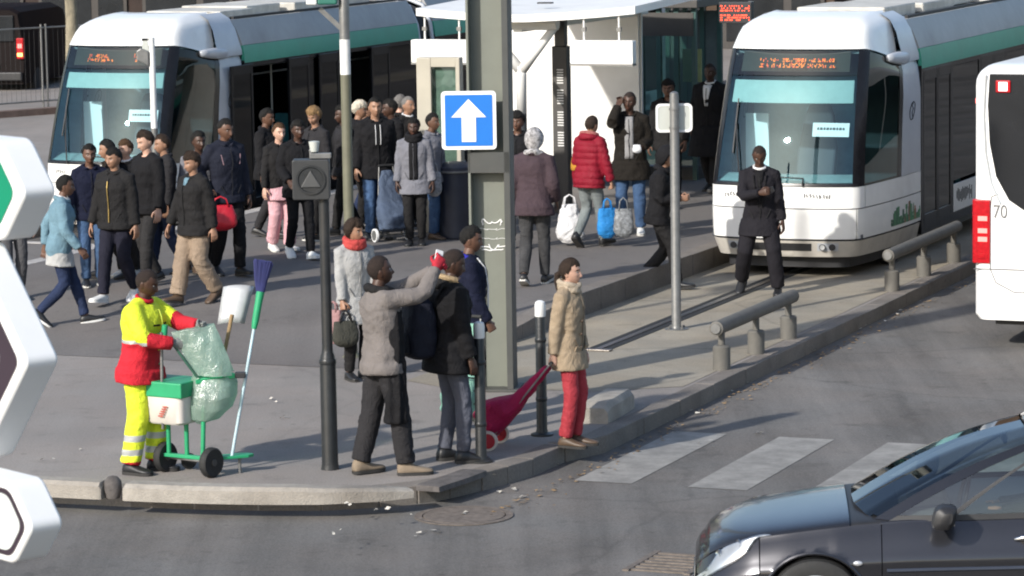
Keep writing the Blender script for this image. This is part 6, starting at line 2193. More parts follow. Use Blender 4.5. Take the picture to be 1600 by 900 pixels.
K_PURP = cloth('purple brown', (0.058, 0.040, 0.047)); K_WASH = cloth('grey washed denim', (0.17, 0.19, 0.19), 0.9, 0.3); K_WASHD = cloth('black washed denim', (0.05, 0.05, 0.052), 0.9, 0.5)
K_KHAKI = cloth('khaki', (0.27, 0.205, 0.15)); K_PINK = cloth('pale pink', (0.62, 0.36, 0.39)); K_SLATE = cloth('slate trousers', (0.095, 0.10, 0.125)); K_SUIT = cloth('dark suit', (0.0155, 0.0145, 0.018))
K_HIVIS = cloth('yellow high visibility', (0.66, 0.76, 0.045), 0.7, 0.06); K_CLRED = cloth('worker red', (0.50, 0.022, 0.035), 0.8, 0.1); K_REFLECT = mat('reflective tape', (0.45, 0.46, 0.45), 0.4, 0.2, 0.08)
K_ROYAL = cloth('royal blue', (0.035, 0.035, 0.32)); K_SCARF = cloth('coral scarf', (0.42, 0.06, 0.055)); K_FUR = mat('tan fur', (0.33, 0.235, 0.13), 0.9, 0, 0.35, 40)
K_WHITE = cloth('white cloth', (0.66, 0.66, 0.66), 0.9, 0.06); K_CAMO = mat('patterned hood', (0.30, 0.29, 0.29), 0.9, 0, 0.85, 26)
S_WHITE = mat('white shoe', (0.66, 0.66, 0.64), 0.6, 0, 0.08); S_BLACK = mat('black shoe', (0.015, 0.015, 0.016), 0.45, 0, 0.2); S_BROWN = mat('brown leather shoe', (0.085, 0.055, 0.035), 0.5, 0, 0.2)
S_TAN = mat('tan suede shoe', (0.22, 0.17, 0.12), 0.85, 0, 0.2); S_SOLE = mat('pale sole', (0.55, 0.54, 0.50), 0.7, 0, 0.1); S_DSOLE = mat('dark sole', (0.03, 0.028, 0.026), 0.8, 0, 0.2)
M_SCREEN = mat('phone body', (0.015, 0.015, 0.017), 0.15, 0, 0.1)

def walk(step=0.27, w=0.07, lead='L', lift=28):
    f, b = (step, -8), (-step, lift)
    return ((-w, f[0], f[1]), (w, b[0], b[1])) if lead == 'L' else ((-w, b[0], b[1]), (w, f[0], f[1]))

def at(x, y):
    return ground_at(x, y)

def zipper(p, z0, z1, g, material, name='zip', w=0.010):
    p.strip(name, [p.front(0, z, g + 0.008) for z in [z0 + (z1 - z0) * k / 6 for k in range(7)]], w, material)

def shirt_front(p, z0, z1, g, material, w0=0.03, w1=0.06, name='shirt'):
    """Shirt showing in an open jacket: a shaped panel lying on the chest."""
    m = MB()
    n = 10
    rows = []
    for k in range(n + 1):
        z = z0 + (z1 - z0) * k / n
        w = w0 + (w1 - w0) * k / n
        rows.append([p.CM @ Vector(p.front(x, z, g + 0.006 + 0.004 * math.sin(k * 1.7))) for x in (-w, -w / 2, 0, w / 2, w)])
    vs = [q for r_ in rows for q in r_]
    fs = [(i * 5 + j, i * 5 + j + 1, (i + 1) * 5 + j + 1, (i + 1) * 5 + j) for i in range(n) for j in range(4)]
    m.add(vs, fs)
    o = p.mchild(name, m, material, 'all')
    md = o.modifiers.new('thick', 'SOLIDIFY'); md.thickness = 0.008; md.offset = 0
    return o

def shirt_collar(p, material):
    m = MB()
    m.tube([p.CM @ Vector((0.066 * math.cos(a), 0.004 + 0.064 * math.sin(a), 0.575 - 0.018 * math.sin(a))) for a in [2 * math.pi * k / 20 for k in range(21)]], 0.016, 8)
    return p.mchild('collar', m, material, 'all')

def phone(p, hand, label, lit=False):
    M_ = p.HM[hand]
    o = empty('phone', (0, 0, 0))
    W = Matrix.Translation(p.loc) @ Matrix.Rotation(p.rz, 4, 'Z') @ Matrix.Scale(p.k, 4) @ M_
    q = W @ Vector((-0.045, 0.0, -0.10))
    o.location = q
    d = (W.to_3x3() @ Vector((0, 0.35, -1))).normalized()
    n = (W.to_3x3() @ Vector((-1, 0, 0.2))).normalized()
    x = d.cross(n).normalized(); n = x.cross(d)
    rot = Matrix((x, d, n)).transposed()
    o.rotation_euler = rot.to_euler()
    m = MB(); m.prism(rrect(0.072, 0.145, 0.010), -0.004, 0.004); b = m.build('casing', M_SCREEN if not lit else M_SIGNW, o, bevel=0.002)
    m = MB(); m.prism(rrect(0.064, 0.132, 0.006), 0.0045, 0.0055); m.build('display', glow('phone display', (0.75, 0.85, 1.0), 0.8) if lit else mat('phone glass', (0.03, 0.035, 0.045), 0.1), b)
    tag(o, label, 'phone')
    return o

def soft_bag(name, label, cat, loc, size, material, rz=0.0, handle=0.0, hmat=None, seed=1, sag=0.06, group=None, taper=0.8, tilt=0.0):
    """A slack bag: rounded body with dents, and a loop to carry it by."""
    m = MB()
    w, d, h = size
    rings = []
    for k in range(9):
        f = k / 8
        z = h * f
        s = (0.55 + 0.45 * math.sin(min(1, f * 3.2) * math.pi / 2)) * (1 - (1 - taper) * f ** 1.5)
        if k in (0,): s *= 0.75
        e = (1 - 0.55 * f ** 3)
        rings.append([Vector((math.copysign(abs(math.cos(a)) ** 0.7, math.cos(a)) * w / 2 * s, math.copysign(abs(math.sin(a)) ** 0.7, math.sin(a)) * d / 2 * s * e, z)) for a in [2 * math.pi * j / 20 for j in range(20)]])
    m.loft(rings)
    vs, fs = remesh(m, max(0.012, min(size) / 14), 1)
    for i, v in enumerate(vs):
        q = v * (9 / max(size)) * 0.35 + Vector((seed * 3.3, seed, 0))
        nn = (1 - 2 * abs(mnoise.noise(q * 2.2))) * 0.5 + mnoise.noise(q * 1.1)
        dv = Vector((v.x, v.y, 0)); dv = dv.normalized() if dv.length > 1e-4 else Vector()
        vs[i] = v + dv * nn * sag * min(w, d)
    b = MB(); b.add(vs, fs)
    t = empty(name, loc, rz)
    if tilt: t.rotation_euler = (0, tilt, rz)
    b.build('bag_body', material, t, smooth='all')
    if handle:
        for s in (-1, 1):
            q = MB(); q.tube([(-w * 0.22, s * d * 0.2, h * 0.93), (-w * 0.16, s * d * 0.12, h + handle * 0.7), (0, s * 0.006, h + handle), (w * 0.16, s * d * 0.12, h + handle * 0.7), (w * 0.22, s * d * 0.2, h * 0.93)], 0.009, 7); q.build('handle', hmat or material, t, smooth='all')
    tag(t, label, cat, group)
    return t

def hand_world(p, i, d=0.10):
    return p.world(p.HM[i] @ Vector((-0.02, 0, -d)))

# ---------------------------------------------------------------- the street sweeper
p = Fig('street sweeper in yellow and red work clothes behind a green cart', at(226, 738), 112, 1.75, feet=((-0.12, 0.06, 0), (0.12, -0.05, 0)), lean=4, build=1.16,
        rh=(0.10, 0.36, 1.13), lh=(-0.10, 0.50, 1.26), rpose='hold', lpose='grip', nod=14, yaw=-12, skin='dark', rpole=(1, -0.5, -0.4), lpole=(-0.8, -0.4, -0.6), hairc='shaved', rthumb=(0, 0.3, 1), lthumb=(0.2, 0.2, 1))
def swm(c, w):
    # upper arms and chest yellow, forearms and skirt red; tape between
    arm = abs(c.x) > 0.215 or c.y > 0.24
    z = w.z
    if c.y > 0.20: return 1
    if z > 1.155: return 0
    if z > 1.125: return 2
    return 1
p.top('jacket', K_HIVIS, hem=-0.13, g=0.036, sleeve=0.026, flare=0.008, mats=[K_HIVIS, K_CLRED, K_REFLECT], face_mat=swm, amp=0.0082)
p.trousers('trousers', K_HIVIS, g=0.024, r=(0.082, 0.078, 0.07, 0.066, 0.062, 0.062), mats=[K_HIVIS, K_REFLECT, K_CLRED], face_mat=lambda v: 2 if v.z < 0.12 else (1 if 0.17 < v.z < 0.225 or 0.29 < v.z < 0.345 else 0))
p.shoes(S_BLACK, S_DSOLE, chunky=1.1)
p.hair(thick=0.004, front=0.066, rough=0.2)
shirt_collar(p, K_CLRED)
for z in (0.375, ):
    for s in (-1, 1): p.strip('pocket_flap', [p.front(s * 0.11, z, 0.048), p.front(s * 0.04, z, 0.048)], 0.014, K_BLACK)
zipper(p, 0.15, 0.50, 0.040, mat('lime zip', (0.45, 0.55, 0.05)))
gv, gf = HANDS['hold']
for i, nm in ((1, 'hold'), (0, 'grip')):
    hv, hf = HANDS[nm]
    p.child('glove', [p.HM[i] @ (v * 1.12) for v in hv], hf, cloth('grey glove', (0.20, 0.21, 0.20)))
SWEEPER = p

# ---------------------------------------------------------------- the photographer on the corner
p = Fig('man in taupe jacket raising a phone at arm\'s length on the corner', at(602, 741), 66, 1.86, feet=((-0.10, -0.15, 0, 10), (0.12, 0.15, 0, -14)), lean=-2, rh=(0.16, 0.40, 1.63), lh=(0.04, 0.42, 1.60),
        rpose='hold', lpose='hold', yaw=6, nod=-10, skin='dark', hairc='shaved', rpole=(0.6, 0.1, -1), lpole=(-0.6, 0.1, -1), rthumb=(-0.2, -0.4, 1), lthumb=(0.2, -0.4, 1))
p.top('jacket', K_TAUPE, hem=-0.10, g=0.036, sleeve=0.022, amp=0.0095, collar=0.02)
p.trousers('trousers', K_CHAR, g=0.022, r=(0.082, 0.078, 0.066, 0.064, 0.058, 0.056), amp=0.0075)
p.shoes(S_TAN, S_DSOLE, high=0.02, chunky=1.08)
p.hair(thick=0.0035, front=0.07, rough=0.2)
p.scarf(K_BLACK2, 0.038, 0.092, 1, 'neck_warmer')
zipper(p, -0.05, 0.48, 0.042, M_GREYPOLE)
for i in (0, 1):
    hv, hf = HANDS['hold']
    p.child('glove', [p.HM[i] @ (v * 1.08) for v in hv], hf, cloth('red glove', (0.40, 0.03, 0.045)))
phone(p, 1, 'white phone held up by the man in the taupe jacket', True)
# dark coat hanging from his far arm
def draped_coat(label, p, loc, w, h, rz, material, d=0.09):
    m = MB()
    rings = []
    for k in range(9):
        f = k / 8
        ww, dd = w * (0.75 + 0.25 * f), d * (0.7 + 0.5 * f)
        rings.append([Vector((ww / 2 * math.cos(a) * (1 + 0.10 * math.sin(5 * a + 3 * f)), dd / 2 * math.sin(a) * (1 + 0.25 * math.sin(7 * a + 2 * f)), -h * f)) for a in [2 * math.pi * j / 26 for j in range(26)]])
    m.loft(rings)
    vs, fs = remesh(m, 0.014, 1)
    vs = wrinkle(vs, None, 0.012, 77, 12, 4)
    b = MB(); b.add(vs, fs)
    o = b.build('draped_coat', material, None, smooth='all')
    o.location, o.rotation_euler = loc, (0, 0, rz)
    tag(o, label, 'coat')
    return o
draped_coat('long black coat hanging down beside the man in the taupe jacket', p, G(622, 741) + Vector((0, -0.10, 1.40)), 0.20, 0.95, R(30), K_BLACK, 0.16)

# ---------------------------------------------------------------- the backpack wearer
p = Fig('person in black parka with fur-trimmed hood and slate trousers on the corner', at(703, 722), 66, 1.84, feet=((-0.10, 0.02, 0, 4), (0.10, 0.10, 0, -8)), lean=3, yaw=10, nod=12, skin='dark', hairc='shaved', build=1.08,
        rh=(0.235, 0.10, 0.88), lh=(-0.22, 0.14, 0.88))
p.top('parka', K_BLACK, hem=-0.17, g=0.042, sleeve=0.03, flare=0.02, puffy=0.006, amp=0.0068)
p.trousers('trousers', K_SLATE, g=0.010, amp=0.0054)
p.shoes(S_BLACK, S_DSOLE, high=0.015, chunky=1.15)
p.hair(thick=0.005, front=0.064)
p.hood_down(K_BLACK2, K_FUR, 1.15)
bpk = empty('backpack', p.world((0, -0.24, 1.12)), p.rz)
tag(bpk, 'big dark backpack on the shoulders of the person in the fur-trimmed parka', 'backpack')
m = MB(); m.loft([[Vector((w * math.copysign(abs(math.cos(a)) ** 0.6, math.cos(a)), d * math.copysign(abs(math.sin(a)) ** 0.6, math.sin(a)) - 0.02, z)) for a in [2 * math.pi * j / 20 for j in range(20)]] for z, w, d in ((-0.26, 0.11, 0.07), (-0.23, 0.155, 0.12), (-0.08, 0.175, 0.145), (0.10, 0.168, 0.13), (0.22, 0.14, 0.10), (0.28, 0.08, 0.05))])
vs, fs = remesh(m, 0.014, 1); vs = wrinkle(vs, None, 0.008, 31, 8, 12); b = MB(); b.add(vs, fs); b.build('pack_body', cloth('dark blue black nylon', (0.014, 0.015, 0.024), 0.6), bpk, smooth='all')
m = MB(); m.loft([[Vector((w * math.cos(a), -0.15 + d * math.sin(a), z)) for a in [2 * math.pi * j / 16 for j in range(16)]] for z, w, d in ((-0.22, 0.07, 0.02), (-0.19, 0.11, 0.05), (-0.05, 0.115, 0.05), (-0.02, 0.09, 0.02))]); m.build('front_pocket', cloth('black nylon', (0.018, 0.018, 0.022), 0.6), bpk, smooth=True)
for s in (-1, 1):
    m = MB(); m.tube([(s * 0.10, 0.10, 0.24), (s * 0.12, 0.17, 0.36), (s * 0.125, 0.28, 0.40), (s * 0.135, 0.385, 0.30), (s * 0.15, 0.40, 0.10), (s * 0.18, 0.30, -0.10), (s * 0.14, 0.10, -0.2)], 0.02, 8, squash=0.5); m.build('strap', K_BLACK2, bpk, smooth='all')

# ---------------------------------------------------------------- the youth in blue hood
p = Fig('young man in navy jacket with royal blue hood beside the steel column', at(738, 652), 84, 1.78, feet=((-0.09, 0.05, 0), (0.10, -0.04, 0)), yaw=4, nod=6, skin='brown', rh=(0.20, 0.14, 0.90), rpose='grip', lh=(-0.2, 0.14, 0.90), lpose='grip')
p.top('jacket', K_NAVY, hem=-0.12, g=0.036, sleeve=0.024, puffy=0.008, amp=0.0068)
p.trousers('trousers', K_BLACK2, g=0.016)
p.shoes(S_BLACK, S_DSOLE)
p.hair(thick=0.014, front=0.066, side=0.006, back=-0.045)
p.hood_down(K_ROYAL, None, 1.05)
m = MB(); m.tube([p.CM @ Vector(q) for q in ((0.09, 0.06, 0.55), (0.11, 0.13, 0.46), (0.10, 0.155, 0.30), (0.12, 0.15, 0.18), (0.10, 0.15, 0.02))], 0.007, 6); p.mchild('drawcord', m, K_WHITE)

# ---------------------------------------------------------------- the woman in the red scarf
p = Fig('woman in pale grey coat and coral scarf standing behind the photographer', at(558, 592), 150, 1.60, feet=((-0.09, 0, 0), (0.10, 0.03, 0)), yaw=-28, nod=4, skin='tan', hairc='darkbrown', rh=(0.22, 0.12, 0.80), lh=(-0.2, 0.16, 0.86), rpose='grip', lpose='grip')
p.top('coat', cloth('pale grey coat', (0.33, 0.33, 0.325)), hem=-0.30, g=0.030, sleeve=0.020, flare=0.03, amp=0.0068)
p.trousers('trousers', K_BLACK2); p.shoes(S_BLACK, S_DSOLE)
p.hair(thick=0.030, front=0.052, side=-0.045, back=-0.09, rough=0.5)
p.scarf(K_SCARF, 0.042, 0.092, 2)
soft_bag('handbag', 'dark olive handbag hanging at the side of the woman in the coral scarf', 'handbag', hand_world(p, 1) + Vector((0.01, -0.03, -0.36)), (0.28, 0.13, 0.26), cloth('olive dark', (0.05, 0.05, 0.042)), R(20), 0.10, S_BLACK, 3)
soft_bag('shopping_bag', 'crumpled pinkish bag beside the woman in the coral scarf', 'shopping bag', p.world((0.30, 0.06, 0.42)), (0.20, 0.12, 0.34), cloth('dusty pink plastic', (0.30, 0.17, 0.17), 0.6), R(-30), 0.08, None, 8)

# ---------------------------------------------------------------- the woman in beige with her red trolley
p = Fig('woman in beige coat and red trousers waiting at the kerb', at(892, 697), 112, 1.66, feet=((-0.08, 0.04, 0), (0.08, 0.0, 0)), yaw=-6, nod=0, skin='light', hairc='darkbrown', rh=(0.22, -0.10, 0.735), rpose='grip', rpole=(0.5, -1, 0), lh=(-0.22, 0.06, 0.86), lpose='relaxed', build=0.94)
p.top('coat', K_BEIGE, hem=-0.19, g=0.028, sleeve=0.022, flare=0.02, amp=0.0075, collar=0.03)
p.trousers('trousers', K_RED, g=0.012, r=(0.080, 0.072, 0.060, 0.057, 0.052, 0.050), amp=0.0082)
p.shoes(S_BROWN, S_DSOLE)
p.hair(thick=0.012, front=0.058, side=-0.03, back=-0.07, rough=0.25)
m = MB(); m.tube([p.HEADM @ Vector(q) for q in ((0, -0.085, 0.0), (0, -0.125, -0.03), (0.0, -0.13, -0.09), (0.01, -0.115, -0.17), (0.01, -0.10, -0.23))], [0.022, 0.032, 0.030, 0.022, 0.006], 12); p.mchild('ponytail', m, MATS['hair darkbrown'], 'all')
p.scarf(cloth('beige scarf', (0.40, 0.33, 0.25)), 0.032, 0.085, 2)
for z in (0.02, 0.14, 0.26):
    m = MB(); q = p.CM @ Vector(p.front(0.035, z, 0.042)); m.ball(q, 0.013, 10, 6); p.mchild('button', m, S_BROWN)
for s in (-1, 1): p.strip('pocket_flap', [p.front(s * 0.05, 0.0, 0.046), p.front(s * 0.13, 0.01, 0.046)], 0.05, K_BEIGE, 0.006)
HB = hand_world(p, 1, 0.07)

def trolley(name, label, base, grip, cloth_m, wheel_m, rim_m, lean_pts=None, w=0.34, fr=None, strap=None):
    """Two-wheeled shopping trolley: soft bag on a tube frame, from the axle up to the grip."""
    base, grip = Vector(base), Vector(grip)
    t = empty(name, base)
    tag(t, label, 'shopping trolley')
    ax = grip - base
    L = ax.length
    d = ax.normalized()
    side = d.cross(Vector((0, 0, 1)))
    side = side.normalized() if side.length > 0.05 else Vector((1, 0, 0))
    up = side.cross(d).normalized()
    r_ = 0.088
    B = MB()
    rings = []
    for f, ww, dd, off in ((0.04, 0.72, 0.75, 0.13), (0.07, 1.0, 1.1, 0.15), (0.22, 1.04, 1.2, 0.15), (0.36, 1.0, 0.85, 0.09), (0.46, 0.9, 0.52, 0.05), (0.62, 0.72, 0.40, 0.03), (0.80, 0.55, 0.32, 0.02), (0.93, 0.34, 0.22, 0.01)):
        rings.append([d * (L * f) + up * off * 0.8 + side * (w / 2 * ww * math.copysign(abs(math.cos(a)) ** 0.6, math.cos(a))) + up * (0.13 * dd * math.copysign(abs(math.sin(a)) ** 0.6, math.sin(a))) for a in [2 * math.pi * j / 20 for j in range(20)]])
    B.loft(rings)
    vs, fs = remesh(B, 0.014, 1); vs = wrinkle(vs, None, 0.014, 9, 8, 14)
    b = MB(); b.add(vs, fs); bag = b.build('bag', cloth_m, t, smooth='all')
    if strap:
        for f in (0.16, 0.28, 0.40):
            m = MB(); m.tube([d * (L * f) + up * (0.095 + 0.145 * math.sin(a)) + side * (w / 2 * 1.06 * math.cos(a)) for a in [2 * math.pi * j / 20 for j in range(21)]], 0.008, 6); m.build('strap', strap, bag)
    for s in (-1, 1):
        m = MB(); m.tube([side * s * w * 0.36 - d * 0.02, side * s * w * 0.34 + d * L * 0.6, side * s * w * 0.24 + d * L * 0.98], 0.009, 8); m.build('frame_tube', fr or M_GREYPOLE, t, smooth=True)
        wh = empty('wheel', side * s * (w / 2 + 0.03)); wh.parent = t
        rot = frame(side)
        m = MB(); m.lathe([(0.072, -0.014), (0.086, -0.016), (r_, 0), (0.086, 0.016), (0.072, 0.014)], 24, (0, 0, 0), rot); m.build('tyre', rim_m, wh, smooth=True)
        m = MB(); m.lathe([(0.066, -0.020), (0.066, 0.020), (0.02, 0.026), (0.002, 0.026)], 20, (0, 0, 0), rot); m.build('disc', wheel_m, wh, smooth=True)
    m = MB(); m.tube([side * -w * 0.26 + d * L, side * w * 0.26 + d * L], 0.016, 10); m.build('grip', M_RUBBER, t, smooth=True)
    m = MB(); m.tube([side * -(w / 2 + 0.02), side * (w / 2 + 0.02)], 0.008, 8); m.build('axle', M_GREYPOLE, t)
    return t
b_ = G(772, 699); b_.z = 0.09
trolley('shopping_trolley', 'crimson shopping trolley tilted behind the woman in beige', b_, HB, cloth('crimson nylon', (0.30, 0.012, 0.06), 0.6), cloth('red wheel', (0.35, 0.03, 0.04), 0.5), mat('pale tyre', (0.55, 0.50, 0.44), 0.7))
b_ = G(726, 672); b_.z = 0.09
trolley('shopping_trolley', 'pale green strapped shopping trolley behind the white-topped bollard', b_, b_ + Vector((0.10, 0.18, 0.92)), cloth('pale green nylon', (0.22, 0.42, 0.33), 0.7, 0.3), M_GREYPOLE, M_SIGNBACK, strap=S_BLACK, w=0.30)

# ---------------------------------------------------------------- the man in the suit
p = Fig('man in dark suit crossing in front of the right-hand tram, looking at a phone', at(1188, 460), 184, 1.80, feet=((-0.20, 0.10, 0, -4), (0.20, -0.22, 30, -16)), lean=2, rh=(0.0, 0.31, 1.19), rpose='hold', rpole=(1, -0.4, -0.7), yaw=-4, nod=30, skin='dark', hairc='shaved', rthumb=(-0.3, 0.2, 1), drop=0.03)
p.top('suit_jacket', K_SUIT, hem=-0.20, g=0.030, sleeve=0.020, flare=0.035, amp=0.0061)
p.trousers('trousers', K_SUIT, g=0.022, r=(0.082, 0.078, 0.068, 0.066, 0.062, 0.060), amp=0.0054)
p.shoes(S_BLACK, S_DSOLE)
p.hair(thick=0.003, front=0.075, rough=0.1)
shirt_collar(p, K_WHITE); shirt_front(p, 0.36, 0.54, 0.022, K_BLACK, 0.02, 0.05, 'pullover')
for s in (-1, 1): p.strip('lapel', [p.front(s * 0.02, 0.14, 0.036), p.front(s * 0.055, 0.36, 0.036), p.front(s * 0.075, 0.50, 0.028)], 0.045, K_BLACK2, 0.004)
phone(p, 1, 'dark phone in the hand of the man in the suit')

# ---------------------------------------------------------------- platform crowd, right of the column
p = Fig('man in purple-brown jacket and patterned hood walking away along the platform', at(836, 446), 14, 1.80, feet=walk(0.20, 0.08, 'R', 20), nod=16, skin='brown', lh=(-0.2, 0.15, 0.98), rh=(0.23, 0.12, 0.95), lean=3)
p.top('jacket', K_PURP, hem=-0.13, g=0.040, sleeve=0.026, flare=0.015, amp=0.0082)
p.trousers('trousers', K_WASHD, g=0.012, amp=0.0068)
p.shoes(S_BLACK, S_SOLE)
p.hair(K_CAMO, 'hood', thick=0.030, front=0.045, side=-0.11, back=-0.16, rough=0.12)
p.scarf(K_CAMO, 0.04, 0.082, 1, 'hood_base')

p = Fig('dark-haired person in black partly hidden behind the patterned hood', at(812, 388), 195, 1.72, skin='brown', feet=((-0.1, 0, 0), (0.1, 0.05, 0)))
p.top('jacket', K_BLACK, hem=-0.15, g=0.036, sleeve=0.024); p.trousers('trousers', K_BLACK2); p.shoes(S_WHITE, S_SOLE); p.hair(thick=0.03, front=0.05)

p = Fig('person in crimson puffer jacket walking away with shopping bags', at(922, 387), 38, 1.66, feet=walk(0.24, 0.07, 'R', 38), skin='tan', hairc='darkbrown', lean=4, nod=8, lh=(-0.30, 0.10, 0.74), rh=(0.34, 0.08, 0.76), lpose='grip', rpose='grip')
p.top('puffer_jacket', K_CRIM, hem=-0.12, g=0.044, sleeve=0.030, puffy=0.014, amp=0.0041, shoulders=0.01, collar=0.04)
p.trousers('trousers', K_WASH, g=0.014, amp=0.0061); p.shoes(S_BLACK, S_DSOLE, high=0.03)
p.hair(thick=0.010, front=0.06, rough=0.2); p.hood_down(K_CRIM, mat('reddish fur', (0.30, 0.10, 0.09), 0.9, 0, 0.35, 40), 1.1)
hl, hr = hand_world(p, 0), hand_world(p, 1)
soft_bag('shopping_bag', 'bulging white plastic bag left of the crimson puffer jacket', 'shopping bag', Vector((hl.x - 0.10, hl.y, p.loc.z + 0.03)), (0.36, 0.26, 0.50), cloth('white plastic bag', (0.66, 0.66, 0.67), 0.45, 0.05), R(10), 0.12, None, 4, 0.12, taper=0.55)
soft_bag('shopping_bag', 'bright blue bag low behind the crimson puffer jacket', 'shopping bag', Vector((hr.x - 0.06, hr.y + 0.1, p.loc.z + 0.12)), (0.27, 0.14, 0.38), cloth('bright blue bag', (0.03, 0.22, 0.55), 0.5), R(20), 0.12, None, 5, 0.08)
soft_bag('shopping_bag', 'grey patterned bag right of the bright blue bag', 'shopping bag', Vector((hr.x + 0.14, hr.y - 0.02, p.loc.z + 0.14)), (0.26, 0.14, 0.36), mat('grey print bag', (0.16, 0.17, 0.18), 0.6, 0, 0.7, 22), R(0), 0.14, None, 6, 0.08)
soft_bag('shoulder_bag', 'mustard shoulder bag at the hip of the crimson puffer jacket', 'shoulder bag', p.world((-0.24, 0.08, 0.98)), (0.16, 0.20, 0.26), cloth('mustard', (0.40, 0.20, 0.03)), p.rz, 0.10, None, 7)

p = Fig('tall man on the phone in an open dark coat and jeans', at(986, 366), 186, 1.86, feet=((-0.12, 0.04, 0), (0.11, 0.0, 0)), skin='dark', hairc='shaved', rh=(0.135, 0.12, 1.57), rpose='hold', rpole=(0.35, 0.9, -1), rthumb=(-1, 0, 0.3), lh=(-0.16, 0.24, 1.08), lpose='grip', yaw=8, tilt=-6)
p.top('coat', cloth('dark brown coat', (0.016, 0.0135, 0.011)), hem=-0.24, g=0.040, sleeve=0.028, flare=0.04, amp=0.0082, collar=0.01)
p.trousers('trousers', K_JEANS, g=0.018); p.shoes(S_WHITE, S_SOLE); p.hair(thick=0.004, front=0.068)
shirt_front(p, 0.02, 0.53, 0.036, cloth('grey marl shirt', (0.26, 0.255, 0.255)), 0.055, 0.05, 'shirt')
ph = phone(p, 1, 'phone held to the ear of the tall man in jeans')
ph.location = p.world(p.HEADM @ Vector((0.098, 0.035, -0.025)))
ph.rotation_euler = (R(80), 0, p.rz + R(80))
soft_bag('plastic_bag', 'small white package in the hand of the man on the phone', 'package', hand_world(p, 0, 0.08) + Vector((-0.02, -0.05, -0.04)), (0.12, 0.10, 0.11), K_WHITE, 0, 0, None, 12)

p = Fig('hooded figure in black stepping down onto the track by the sign post', at(1030, 452), 98, 1.74, feet=walk(0.25, 0.06, 'R', 34), lean=6, nod=16, skin='tan', rh=(0.10, 0.27, 1.10), lh=(-0.08, 0.28, 1.10), rpose='grip', lpose='grip', drop=0.03)
p.top('hooded_jacket', K_BLACK, hem=-0.10, g=0.036, sleeve=0.024, amp=0.0082); p.trousers('trousers', K_BLACK2, g=0.02, amp=0.0082); p.shoes(S_BLACK, S_DSOLE)
p.hair(K_BLACK, 'hood', thick=0.034, front=0.055, side=-0.11, back=-0.15, rough=0.1); p.scarf(K_BLACK, 0.042, 0.082, 1, 'hood_base')
m = MB(); m.bar(p.CM @ Vector((0.10, 0.14, 0.44)), p.CM @ Vector((0.05, 0.155, 0.45)), 0.012, 0.004); p.mchild('jacket_logo', m, K_WHITE)

p = Fig('dark-haired man in black behind the blank sign back', at(1046, 326), 190, 1.80, skin='brown', feet=((-0.1, 0, 0), (0.1, 0.02, 0)), lh=(-0.24, 0.14, 0.92))
p.top('jacket', K_BLACK2, hem=-0.12, g=0.036, sleeve=0.022); p.trousers('trousers', K_BLACK); p.shoes(S_BLACK, S_DSOLE); p.hair(thick=0.022, front=0.056)
p = Fig('heavy man in long dark coat with white shirt left of the right-hand tram', at(1112, 300), 205, 1.88, skin='dark', feet=walk(0.18, 0.09, 'L', 12), build=1.15, hairc='shaved')
p.top('coat', K_BLACK, hem=-0.42, g=0.044, sleeve=0.030, flare=0.05); p.trousers('trousers', K_BLACK2); p.shoes(S_BLACK, S_DSOLE); p.hair(thick=0.004); shirt_front(p, 0.26, 0.54, 0.038, K_WHITE, 0.02, 0.06); shirt_collar(p, K_WHITE)

# ---------------------------------------------------------------- crowd in front of the left tram
p = Fig('man in pale denim jacket and jeans striding right past the arrow signs', at(97, 508), 82, 1.70, feet=walk(0.30, 0.06, 'L', 36), lean=5, skin='brown', rh=(0.25, 0.22, 0.90), lh=(-0.22, -0.16, 0.90), drop=0.03)
p.trousers('trousers', K_JEANSD, g=0.010, amp=0.0061)
p.top('shirt', cloth('pale grey shirt', (0.40, 0.40, 0.39)), hem=-0.20, g=0.014, sleeve=0.004, flare=0.02, amp=0.0068)
p.top('jacket', K_DENIM, hem=-0.03, g=0.036, sleeve=0.022, amp=0.0082, collar=0.015); p.shoes(S_BLACK, S_WHITE); p.hair(thick=0.012)
shirt_collar(p, K_WHITE)

p = Fig('person in grey standing half hidden behind the arrow signs', at(22, 468), 150, 1.70, skin='brown', feet=((-0.09, 0, 0), (0.1, 0.06, 0)))
p.top('jacket', K_CHAR, hem=-0.12); p.trousers('trousers', cloth('grey trousers', (0.085, 0.085, 0.09))); p.shoes(S_BLACK, S_DSOLE); p.hair(thick=0.012)

p = Fig('man in black jacket with gold zip and white trainers', at(186, 472), 206, 1.77, feet=walk(0.22, 0.09, 'R', 24), yaw=10, nod=6, skin='tan', hairc='black', lh=(-0.27, 0.02, 0.86), rh=(0.27, 0.10, 0.86), build=1.05)
p.top('jacket', K_BLACK2, hem=-0.08, g=0.036, sleeve=0.024, amp=0.0075, collar=0.02); p.trousers('trousers', cloth('dark indigo trousers', (0.017, 0.017, 0.028)), g=0.018); p.shoes(S_WHITE, S_WHITE, chunky=1.12); p.hair(thick=0.014, front=0.055)
zipper(p, 0.0, 0.46, 0.040, mat('brass zip', (0.42, 0.30, 0.10), 0.4, 0.7), w=0.014)

